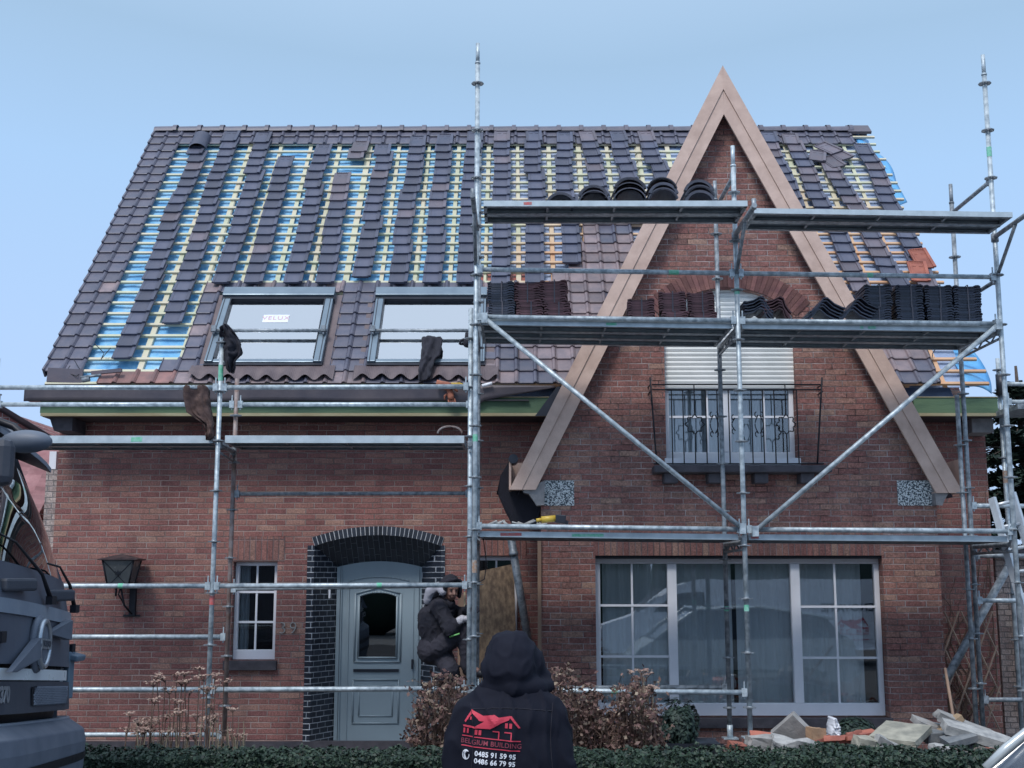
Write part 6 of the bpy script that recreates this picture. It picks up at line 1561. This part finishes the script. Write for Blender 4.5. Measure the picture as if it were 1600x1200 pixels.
# mirrors
mi = MB(); c = at(41, 690, 6.9); mi.ball(c, (.075,.155,.066), 20, 12, Matrix.Rotation(1.45,3,'Z') @ Matrix.Rotation(.08,3,'Y')); mo = mi.build('front_mirror', M['truck_grey'], tk)
mb = MB(); mb.path([c+Vector((0,.02,.02)), c+Vector((-.12,.1,.10)), T(-.5,-.3,2.86)], .022, 8); mb.build('mirror_arm', M['iron'], mo)
mi = MB(); c = at(2, 722, 6.6); mi.box(c, (.13,.17,.26), Matrix.Rotation(.3,3,'Z')); mo = mi.build('side_mirror', M['truck_dark'], tk, bevel=.05)
mb = MB(); mb.path([c, c+Vector((-.1,.1,.12)), T(-.5,-.7,2.8)], .02, 8); mb.build('mirror_arm', M['iron'], mo)
for s in (-1.0, .95):
    mb = MB(); mb.tube(T(-1.1,s-.14,.5), T(-1.1,s+.14,.5), .5, 28); w = mb.build('wheel', M['iron'], tk, bevel=.03)
    mb = MB(); mb.tube(T(-1.1,s-.15,.5), T(-1.1,s+.15,.5), .28, 20); mb.build('rim', M['truck_silver'], w)
mb = MB(); mb.prism([(-8,.9),(-2.2,.9),(-2.2,1.15),(-8,1.15)], lambda u,v,w: T(u,w,v), -.5, .5); mb.build('chassis', M['iron'], tk)
# ================================================================ car at the bottom right
cr_ = thing('parked_car', 'silver car, only its windscreen corner showing at the lower right', 'car', (4.6, 5.5, 0))
M['car_paint'] = pm('car_paint', (.50,.54,.56), (.44,.48,.5), 2, .25, .2, coat=.4)
P0, P1 = at(1541,1201,6.35), at(1606,1143,6.35); cx0 = P0.x
prof = [(2.0,.35),(1.95,.62),(2.1,.78),(P0.x-.02,P0.z-.015),(P1.x,P1.z-.01),(P1.x+.45,1.40),(P1.x+1.5,1.44),(P1.x+2.6,1.30),(P1.x+3.0,.95),(P1.x+3.1,.4),(P1.x+2.9,.25),(2.2,.25)]
prof[3] = (P0.x-.04, P0.z-.03)
mb = MB(); mb.prism([p_ for p_ in prof if p_[1] <= .96]+[], lambda u,v,w:(u,w,v), 4.7, 6.38)
cb = mb.build('body', M['car_paint'], cr_, bevel=.04)
mb = MB(); gl = [(P0.x,P0.z-.02),(P1.x,P1.z-.02),(P1.x+.45,1.40),(P1.x+1.5,1.44),(P1.x+2.6,1.28),(P1.x+2.9,.9)]; 
mb.prism(gl, lambda u,v,w:(u,w,v), 4.95, 6.30); gh = mb.build('window', pm('car_glass', (.06,.08,.12), (.05,.07,.1), 3, .12, 0, spec=1), cr_, bevel=.02)
mb = MB(); mb.path([P0, P0.lerp(P1,.5)+Vector((0,0,.01)), P1, Vector((P1.x+.45,6.32,1.42)), Vector((P1.x+1.5,6.3,1.46)), Vector((P1.x+2.7,6.32,1.28))], .026, 10); mb.build('roof_pillar', M['car_paint'], cr_)
mb = MB(); mb.path([V(P0.x,4.9,P0.z), V(P1.x,4.9,P1.z), V(P1.x+.45,4.92,1.42), V(P1.x+1.5,4.92,1.46)], .026, 10); mb.build('roof_pillar', M['car_paint'], cr_)
MB().bb(P1.x+.42, P1.x+1.7, 4.92, 6.3, 1.41, 1.46).build('roof', M['car_paint'], cr_, bevel=.02)
for x in (2.75, 5.0):
    for y in (4.8, 6.25): mb = MB(); mb.tube((x,y-.1,.31),(x,y+.1,.31),.31,24); w = mb.build('wheel', M['iron'], cr_, bevel=.02); MB().tube((x,y-.11,.31),(x,y+.11,.31),.19,16).build('rim', M['truck_silver'], w)
# ================================================================ white van across the road (mirrored in the big window) and trees behind it
vn = thing('panel_van', 'white panel van with a red roof emblem, mirrored in the big window', 'van', (5.4, -2.4, 0))
vx0, vx1, vy = 2.2, 8.6, -1.5
prof = [(vx0-.15,.35),(vx0-.1,.85),(vx0+.75,1.15),(vx0+1.55,1.72),(vx0+2.0,1.86),(vx1,1.9),(vx1+.05,.35)]
mb = MB(); mb.prism(prof, lambda u,v,w:(u,w,v), vy-1.9, vy); mb.build('body', M['white'], vn, bevel=.06)
mb = MB(); mb.prism([(vx0+1.05,1.2),(vx0+1.5,1.6),(vx0+2.2,1.66),(vx0+2.2,1.2)], lambda u,v,w:(u,w,v), vy, vy+.006); mb.build('window', M['iron'], vn)
mb = MB(); mb.prism([(-1.75,1.2),(-.15,1.2),(-.2,1.70),(-1.7,1.70)], lambda u,v,w:(lerp(vx0+.72,vx0+1.5,(v-1.2)/.7)-.03, vy+u, v+.02), 0, .01); mb.build('windscreen', M['iron'], vn)
for x in (vx0+.9, vx1-1.1): mb = MB(); mb.tube((x,vy-.18,.34),(x,vy+.01,.34),.34,24); w = mb.build('wheel', M['iron'], vn); MB().tube((x,vy-.1,.34),(x,vy+.02,.34),.2,16).build('rim', M['truck_silver'], w)
vf = lambda cx_, cz_, s=1: (lambda u,v,w: (cx_-u*s, vy+.004+w, cz_+v*s))
vs, fs = text_mesh('RENOVATIE', .26, vf(7.75,1.28), .002, bold=.006); MB().add(vs, fs).build('lettering', M['truck_panel'], vn)
def house_logo(mb, fr, d=.002):
    # roofs, windows and frame lines of the printed house emblem, unit width 1
    def poly(p): mb.prism(p, fr, 0, d)
    poly([(-.47,.30),(-.36,.50),(-.34,.50),(-.34,.46),(-.45,.28)]); poly([(-.37,.50),(-.16,.42),(.02,.455),(.06,.44),(-.13,.33),(-.22,.33),(-.35,.445)])
    poly([(-.49,.235),(-.45,.24),(-.28,.235),(-.08,.37),(.02,.455),(.10,.42),(.30,.46),(.27,.39),(.15,.335),(-.03,.22),(-.30,.205),(-.48,.21)])
    poly([(.27,.46),(.31,.46),(.47,.28),(.44,.27),(.29,.42)])
    for x, z, w, h in ((-.42,.36,.025,.05),(-.365,.36,.025,.05),(-.46,.15,.03,.08),(-.40,.15,.03,.08),(-.26,.145,.045,.08),(-.195,.145,.045,.08),(.235,.30,.045,.08),(.305,.30,.045,.08)): poly([(x-w/2,z-h/2),(x+w/2,z-h/2),(x+w/2,z+h/2),(x-w/2,z+h/2)])
    for x, z, w, h in ((.07,.19,.11,.018),(.12,.13,.018,.12),(.27,.19,.12,.018),(.325,.13,.018,.13),(0,.065,.98,.016),(0,-.09,.98,.016)): poly([(x-w/2,z-h/2),(x+w/2,z-h/2),(x+w/2,z+h/2),(x-w/2,z+h/2)])
mb = MB(); house_logo(mb, vf(7.75,.66,.8)); mb.build('emblem', M['print_red'], vn)
mb = MB()
for i in range(14):
    x = -26+i*4.2; mb.ball((x+random.uniform(-1,1), -17+random.uniform(-2,2), 1.6), (2.6,2,random.uniform(1.8,2.7)), 12, 8)
tag(mb.build('hedgerow', M['conifer']), 'dark hedgerow and trees across the road, seen only in reflections', 'hedgerow', None, 'stuff')
# ================================================================ people
def sculpt(name, parts, voxel, mat, parent, smooth=6, wr=0, wscale=(7,7,3), seed=0, fine=0, cut=None):
    mb = MB()
    for p in parts:
        if p[0] == 'c':
            pts, rs = p[1], p[2]
            for i in range(len(pts)-1):
                a, b_, ra, rb_ = Vector(pts[i]), Vector(pts[i+1]), rs[i], rs[i+1]
                mb.tube(a, b_, ra, 14, rb_); 
            for a, ra in zip(pts, rs): mb.ball(a, ra, 14, 8)
        else: mb.ball(p[1], p[2], 20, 14, p[3] if len(p) > 3 else None)
    me = mb.mesh('t', [mat]); o = bpy.data.objects.new('t', me); COL.objects.link(o)
    m = o.modifiers.new('r', 'REMESH'); m.mode = 'VOXEL'; m.voxel_size = voxel
    m = o.modifiers.new('s', 'SMOOTH'); m.iterations = smooth; m.factor = .5
    me = bake(o, name)
    if cut:
        bm_ = bmesh.new(); bm_.from_mesh(me)
        for co, no in cut: bmesh.ops.bisect_plane(bm_, geom=bm_.verts[:]+bm_.edges[:]+bm_.faces[:], plane_co=co, plane_no=no, clear_outer=True)
        bm_.to_mesh(me); bm_.free()
    if wr or fine:
        nrm = [v.normal.copy() for v in me.vertices]
        for v, nn in zip(me.vertices, nrm):
            q = Vector((v.co.x*wscale[0], v.co.y*wscale[1], v.co.z*wscale[2])); w = mnoise.noise(q+Vector((seed,0,0))); w2 = 1-abs(mnoise.noise(q*2.1+Vector((0,seed,0)))*2)
            v.co += nn*(wr*(w*.7+w2**3*.6-.2)+fine*mnoise.noise(q*6))
    b = base_of(parent)
    for v in me.vertices: v.co -= b
    me.polygons.foreach_set('use_smooth', [True]*len(me.polygons)); me.materials.clear(); me.materials.append(mat); me.update()
    o = bpy.data.objects.new(name, me); COL.objects.link(o); o.parent = parent; ORG[o.name] = b
    return o
def hand(base, d, up, size=1.0, grow=0.0, curl=.35, flip=1):
    base = Vector(base); d = Vector(d).normalized(); s = d.cross(Vector(up)).normalized()*flip; nr = -Vector(up).normalized(); P = []
    P.append(('c', [base, base+d*.045*size, base+d*.085*size], [.026+grow, .030+grow, .028+grow]))
    P.append(('c', [base+s*.016*size+d*.03*size, base+s*.024*size+d*.085*size], [.020+grow,.017+grow])); P.append(('c', [base-s*.016*size+d*.03*size, base-s*.024*size+d*.085*size], [.020+grow,.017+grow]))
    for k, (o_, L) in enumerate(((-.030,.062),(-.010,.078),(.011,.072),(.031,.052))):
        a = base+d*.09*size+s*o_*size; e1 = (d+nr*curl).normalized(); e2 = (d*.6+nr*curl*2.6).normalized()
        P.append(('c', [a, a+(e1+s*o_*3)*L*.5*size, a+(e1+s*o_*3)*L*.5*size+e2*L*.5*size], [.0095+grow, .009+grow, .0075+grow]))
    a = base+d*.02*size-s*.03*size
    P.append(('c', [base-s*.012*size, a, a+(d*.7-s*.8+nr*.3).normalized()*.04*size, a+(d*1.3-s*.9+nr*.8).normalized()*.068*size], [.02+grow,.014+grow,.0115+grow,.009+grow]))
    return P
def E(c, r, M_=None): return ('e', Vector(c), r, M_) if M_ else ('e', Vector(c), r)
def Cc(pts, rs): return ('c', [Vector(p) for p in pts], rs)
# ---------------------------------------------------------------- the hooded man seen from behind
mx0, my0 = -.005, 5.5
man = thing('person', 'man seen from behind in a black hooded jacket with red and white print', 'person', (mx0, my0, 0))
def m_(x, y, z): return Vector((mx0+x, my0+y, z))
bod = [Cc([m_(0,.0,.92), m_(0,.0,1.10), m_(0,.01,1.30)], [.13,.125,.13]), Cc([m_(-.14,0,1.335), m_(.14,0,1.335)], [.07,.07]), Cc([m_(0,.0,1.34), m_(.01,.02,1.46)], [.06,.055]),
  E(m_(.02,.03,1.54), (.078,.098,.118)), Cc([m_(.03,.12,1.53), m_(.035,.135,1.515)], [.014,.016]), E(m_(.03,.08,1.47), (.045,.05,.035)), E(m_(-.058,.03,1.54), (.012,.022,.032)), E(m_(.098,.03,1.54), (.012,.022,.032))]
for s in (-1, 1):
    bod += [Cc([m_(s*.17,0,1.32), m_(s*.225,-.01,1.07), m_(s*.215,.10,.85)], [.055,.042,.030])]
    bod += hand(m_(s*.215,.10,.84), (-s*.05,.15,-1), (s,0,0), 1.0, 0, .25, flip=-1)
    bod += [Cc([m_(s*.09,0,.90), m_(s*.10,.01,.50), m_(s*.10,-.02,.10)], [.085,.055,.042]), Cc([m_(s*.10,-.03,.05), m_(s*.11,.12,.035)], [.04,.03])]
sculpt('body', bod, .0075, M['skin'], man, 3)
jk = [Cc([m_(0,0,.86), m_(0,0,1.05), m_(0,-.01,1.22)], [.15,.15,.15]), E(m_(-.06,-.01,1.12), (.165,.145,.30)), E(m_(.06,-.01,1.12), (.165,.145,.30)), E(m_(0,-.02,1.27), (.23,.135,.155)),
  Cc([m_(-.185,0,1.315), m_(-.10,-.01,1.37), m_(0,-.01,1.395), m_(.10,-.01,1.36), m_(.195,0,1.300)], [.070,.080,.095,.085,.072]), E(m_(0,0,.84), (.20,.15,.12)),
  Cc([m_(-.19,0,1.30), m_(-.232,-.02,1.17), m_(-.238,-.02,1.06), m_(-.22,.07,.88)], [.074,.064,.060,.048]), Cc([m_(.195,0,1.285), m_(.220,-.02,1.17), m_(.225,-.02,1.06), m_(.22,.07,.88)], [.072,.062,.058,.048])]
jacket = sculpt('jacket', jk, .011, M['navy_cloth'], man, 7, .020, (5.5,5.5,2.6), 3, .0014)
hd = [E(m_(.0,.02,1.545), (.118,.125,.118)), E(m_(-.01,.0,1.50), (.125,.12,.115)), Cc([m_(.02,.03,1.56), m_(.075,.06,1.515), m_(.155,.06,1.455)], [.095,.085,.030]), Cc([m_(-.10,-.02,1.42), m_(0,-.06,1.425), m_(.10,-.03,1.42), m_(.165,.03,1.425)], [.04,.055,.05,.030]), Cc([m_(-.04,.0,1.60), m_(.03,.0,1.605)], [.06,.06])]
hood = sculpt('hood', hd, .009, M['navy_cloth'], man, 5, .013, (6,6,4.2), 11, .0016)
tr_ = [E(m_(0,0,.86), (.165,.13,.11))]
for s in (-1, 1): tr_ += [Cc([m_(s*.09,0,.86), m_(s*.105,.01,.48), m_(s*.105,-.01,.09)], [.105,.078,.070])]
sculpt('trousers', tr_, .012, M['trouser'], man, 5, .010, (7,7,5), 5)
for s in (-1, 1): sculpt('boot', [Cc([m_(s*.105,-.03,.13), m_(s*.105,-.03,.05)], [.062,.05]), Cc([m_(s*.105,-.05,.042), m_(s*.12,.15,.040)], [.045,.045])], .01, M['iron'], man, 3)
bpy.context.view_layer.update()
bv = BVHTree.FromPolygons([v.co+base_of(man) for v in jacket.data.vertices], [tuple(p.vertices) for p in jacket.data.polygons])
def on_back(x, z, off):
    h = bv.ray_cast(Vector((x, 4.0, z)), Vector((0,1,0))); y = h[0].y if h[0] else my0-.15
    return Vector((x, y-off, z))
lc = at(767, 1161, 5.36); rt = -.075
def lm(scale, cx_=0, cz_=0):
    def f(u, v, w):
        a = cx_+u*scale; b_ = cz_+v*scale; x = lc.x+a*math.cos(rt)-b_*math.sin(rt); z = lc.z+a*math.sin(rt)+b_*math.cos(rt)
        return on_back(x, z, .0035+abs(w)*.3)
    return f
def finemesh(mb, name, mat):
    # cut the flat lettering finely and lay it on the cloth
    o = mb.build(name, mat, man); return o
class FB(MB):
    def prism(s, poly, fr, d0, d1):
        tri = tessellate_polygon([[Vector((u,v,0)) for u,v in poly]])
        for t in tri: s._sub([Vector(poly[i]) for i in t], fr, 3)
        return s
    def _sub(s, t, fr, k):
        if k == 0 or max((t[0]-t[1]).length, (t[1]-t[2]).length, (t[2]-t[0]).length) < .06: s.add([fr(p.x,p.y,0) for p in t], [(0,1,2)]); return
        L = [(t[0]-t[1]).length, (t[1]-t[2]).length, (t[2]-t[0]).length]; i = L.index(max(L)); a, b_, c = t[i], t[(i+1)%3], t[(i+2)%3]; m = (a+b_)/2
        s._sub([a,m,c], fr, k-.25 if k > .25 else 0); s._sub([m,b_,c], fr, k-.25 if k > .25 else 0)
fb = FB(); house_logo(fb, lm(.258)); finemesh(fb, 'emblem', M['print_red'])
def txt(t, size, f, name, mat, bold=0, space=1.0):
    vs, fs = text_mesh(t, size, lambda u,v,w: f(u, v, w), 0.0, bold=bold, space=space); mb = MB(); mb.add(vs, fs); return finemesh(mb, name, mat)
txt('BELGIUM BUILDING', .0285, lm(1.0, .001, -.0045), 'lettering', M['print_dim'], .0002, 1.05)
txt('0485 91 59 95', .0285, lm(1.0, .022, -.050), 'phone_number', M['print_white'], .0009, 1.06)
txt('0486 66 79 95', .0285, lm(1.0, .022, -.080), 'phone_number', M['print_white'], .0009, 1.06)
fb = FB(); f = lm(1.0, -.104, -.060)
for i in range(20):
    a0, a1 = i*.314-.2, (i+1)*.314-.2
    if 2 < i < 5: continue
    fb.prism([(.016*math.sin(a0),.022*math.cos(a0)),(.016*math.sin(a1),.022*math.cos(a1)),(.0125*math.sin(a1),.018*math.cos(a1)),(.0125*math.sin(a0),.018*math.cos(a0))], f, 0, 0)
for k in range(6): a0, a1 = k/6, (k+1)/6; q = lambda t: (-.004-.006*math.sin(3.1*t), .020-.038*t); fb.prism([q(a0),(q(a0)[0]+.007+.003*abs(a0-.5)*2,q(a0)[1]),(q(a1)[0]+.007+.003*abs(a1-.5)*2,q(a1)[1]),q(a1)], f, 0, 0)
finemesh(fb, 'phone_symbol', M['print_white'])
sm_ = MB(); sm_.path([on_back(lerp(-.175,.17,i/24), at(740,1108,5.4).z-.010*(i/24)+.012*math.sin(math.pi*i/24), .001) for i in range(25)], .0022, 5)
for s in (-1, 1): sm_.path([on_back(s*(.178-.012*math.sin(i/12*3.1)), 1.36-.3*i/12, .001) for i in range(13)], .0020, 5)
sm_.build('seam', M['black_cloth'], man)
# ---------------------------------------------------------------- the worker climbing beside the pole
def q_(px, py, Y): return at(px, py, Y)
wk = thing('person', 'man in black hooded jacket crouching and climbing beside the tall scaffold pole', 'person', q_(700, 1078, 12.4))
pel, chs, nck, hdc = q_(683,1006,12.5), q_(686,964,12.47), q_(697,940,12.44), q_(704,921,12.40)
shR, elR, haR = q_(687,948,12.31), q_(703,984,12.24), q_(722,967,12.24)
shL, elL, haL = q_(697,947,12.62), q_(722,962,12.56), q_(734,950,12.24)
hpR, knR, anR = q_(686,1010,12.41), q_(727,980,12.33), q_(730,1040,12.36)
hpL, knL, anL = q_(683,1012,12.59), q_(703,1046,12.35), q_(712,1083,12.60)
fd = Vector((.42,-.86,-.28)).normalized(); fs_ = fd.cross(Vector((0,0,1))).normalized(); fu = fs_.cross(fd).normalized()
FM = Matrix((fs_, fd, fu)).transposed()
def hp(a, b_, c): return hdc+FM @ Vector((a,b_,c))
bod = [Cc([pel, chs, nck], [.12,.12,.055]), Cc([shR, shL], [.06,.06]), Cc([nck, hdc], [.055,.06]), E(hdc, (.074,.092,.112), FM), E(hp(0,.035,-.055), (.05,.052,.05), FM),
  Cc([hp(0,.085,.02), hp(0,.112,-.018)], [.011,.015]), Cc([hp(-.03,.078,-.028), hp(.03,.078,-.028)], [.018,.018]), Cc([hp(-.035,.078,.036), hp(.035,.078,.036)], [.014,.014]), Cc([hp(-.018,.088,-.05), hp(.018,.088,-.05)], [.011,.011]), E(hp(-.076,0,0), (.012,.02,.03), FM), E(hp(.076,0,0), (.012,.02,.03), FM),
  Cc([shR, elR, haR], [.05,.042,.03]), Cc([shL, elL, haL], [.05,.042,.03]), Cc([hpR, knR, anR], [.08,.058,.042]), Cc([hpL, knL, anL], [.08,.058,.042]), Cc([anR, anR+Vector((.10,-.10,-.04))], [.04,.03]), Cc([anL, anL+Vector((.05,-.16,-.03))], [.04,.03])]
pole = Vector((-.38, 11.75, haR.z))
dR = Vector((.9,-.25,.0)); dL = Vector((.5,-.85,.1))
bod += hand(haR, dR, (0,0,1), .95, 0, .5); bod += hand(haL, dL, (0,0,1), .95, 0, .5)
sculpt('body', bod, .0068, M['skin'], wk, 2)
mb = MB()
for s in (-1, 1): mb.ball(hp(s*.030,.084,.014), .009, 8, 6)
mb.build('eyes', M['iron'], wk)
jt = [Cc([q_(683,1000,12.5), q_(682,975,12.48), q_(688,955,12.46)], [.165,.17,.15]), Cc([shR+Vector((-.02,.03,-.02)), shL+Vector((-.02,-.03,-.02))], [.085,.085]), Cc([q_(670,985,12.46), q_(672,962,12.46)], [.11,.12]), Cc([nck+Vector((0,0,-.05)), nck], [.09,.07]),
  Cc([shR, elR, haR.lerp(elR,.18)], [.082,.072,.046]), Cc([shL, elL, haL.lerp(elL,.15)], [.078,.066,.045])]
sculpt('jacket', jt, .011, M['black_cloth'], wk, 5, .022, (7,7,6), 4, .001)
ht = [E(hdc+FM@Vector((0,-.028,.022)), (.108,.108,.128), FM), Cc([nck+Vector((-.03,.03,-.01)), nck+Vector((.03,-.03,-.02))], [.075,.07])]
ho = sculpt('hood', ht+[Cc([hp(-.07,.055,.10), hp(0,.075,.125), hp(.07,.055,.10)], [.02,.02,.02]), Cc([hp(-.088,.05,.06), hp(-.085,.045,-.06)], [.018,.022]), Cc([hp(.088,.05,.06), hp(.085,.045,-.06)], [.018,.022])], .009, M['black_cloth'], wk, 3, .006, (9,9,9), 8)
# open the front of the hood so that the face shows
bm_ = bmesh.new(); bm_.from_mesh(ho.data); b = base_of(wk); dl_ = []
for v in bm_.verts:
    l = FM.transposed() @ (v.co+b-hdc)
    if l.y > .030 and (l.x/.072)**2+((l.z+.005)/.095)**2 < 1: dl_.append(v)
bmesh.ops.delete(bm_, geom=dl_, context='VERTS'); bm_.to_mesh(ho.data); bm_.free()
sculpt('grey_collar', [Cc([q_(668,938,12.42), q_(672,925,12.40), q_(684,916,12.40), q_(692,925,12.33)], [.045,.052,.045,.04]), Cc([q_(670,934,12.55), q_(684,922,12.52)], [.05,.045])], .009, M['grey_cloth'], wk, 5, .008, (9,9,9), 2)
tt = [Cc([pel, q_(676,1014,12.5)], [.155,.16]), Cc([hpR, knR, anR], [.118,.088,.068]), Cc([hpL, knL, anL], [.125,.092,.072])]
sculpt('trousers', tt, .012, M['trouser'], wk, 5, .014, (7,7,7), 6)
for an, d in ((anR, Vector((.14,-.10,-.03))), (anL, Vector((.06,-.20,-.02)))): sculpt('boot', [Cc([an+Vector((0,0,.03)), an+Vector((0,0,-.05))], [.062,.05]), Cc([an+Vector((0,0,-.05)), an+d+Vector((0,0,-.04))], [.048,.044])], .01, M['iron'], wk, 3)
sculpt('glove', hand(haR, dR, (0,0,1), .95, .004, .5)+[Cc([haR.lerp(elR,.22), haR], [.046,.040])], .0065, M['glove_white'], wk, 2)
sculpt('glove', hand(haL, dL, (0,0,1), .95, .004, .5)+[Cc([haL.lerp(elL,.2), haL], [.044,.038])], .0065, M['black_cloth'], wk, 2)
mb = MB(); mb.tube(q_(702,995,12.22), q_(718,990,12.225), .009, 6); mb.build('reflective_stripe', M['hivis'], wk)
mb = MB(); mb.tube(q_(696,989,12.22), q_(703,986,12.22), .009, 6); mb.build('reflective_patch', M['print_white'], wk)
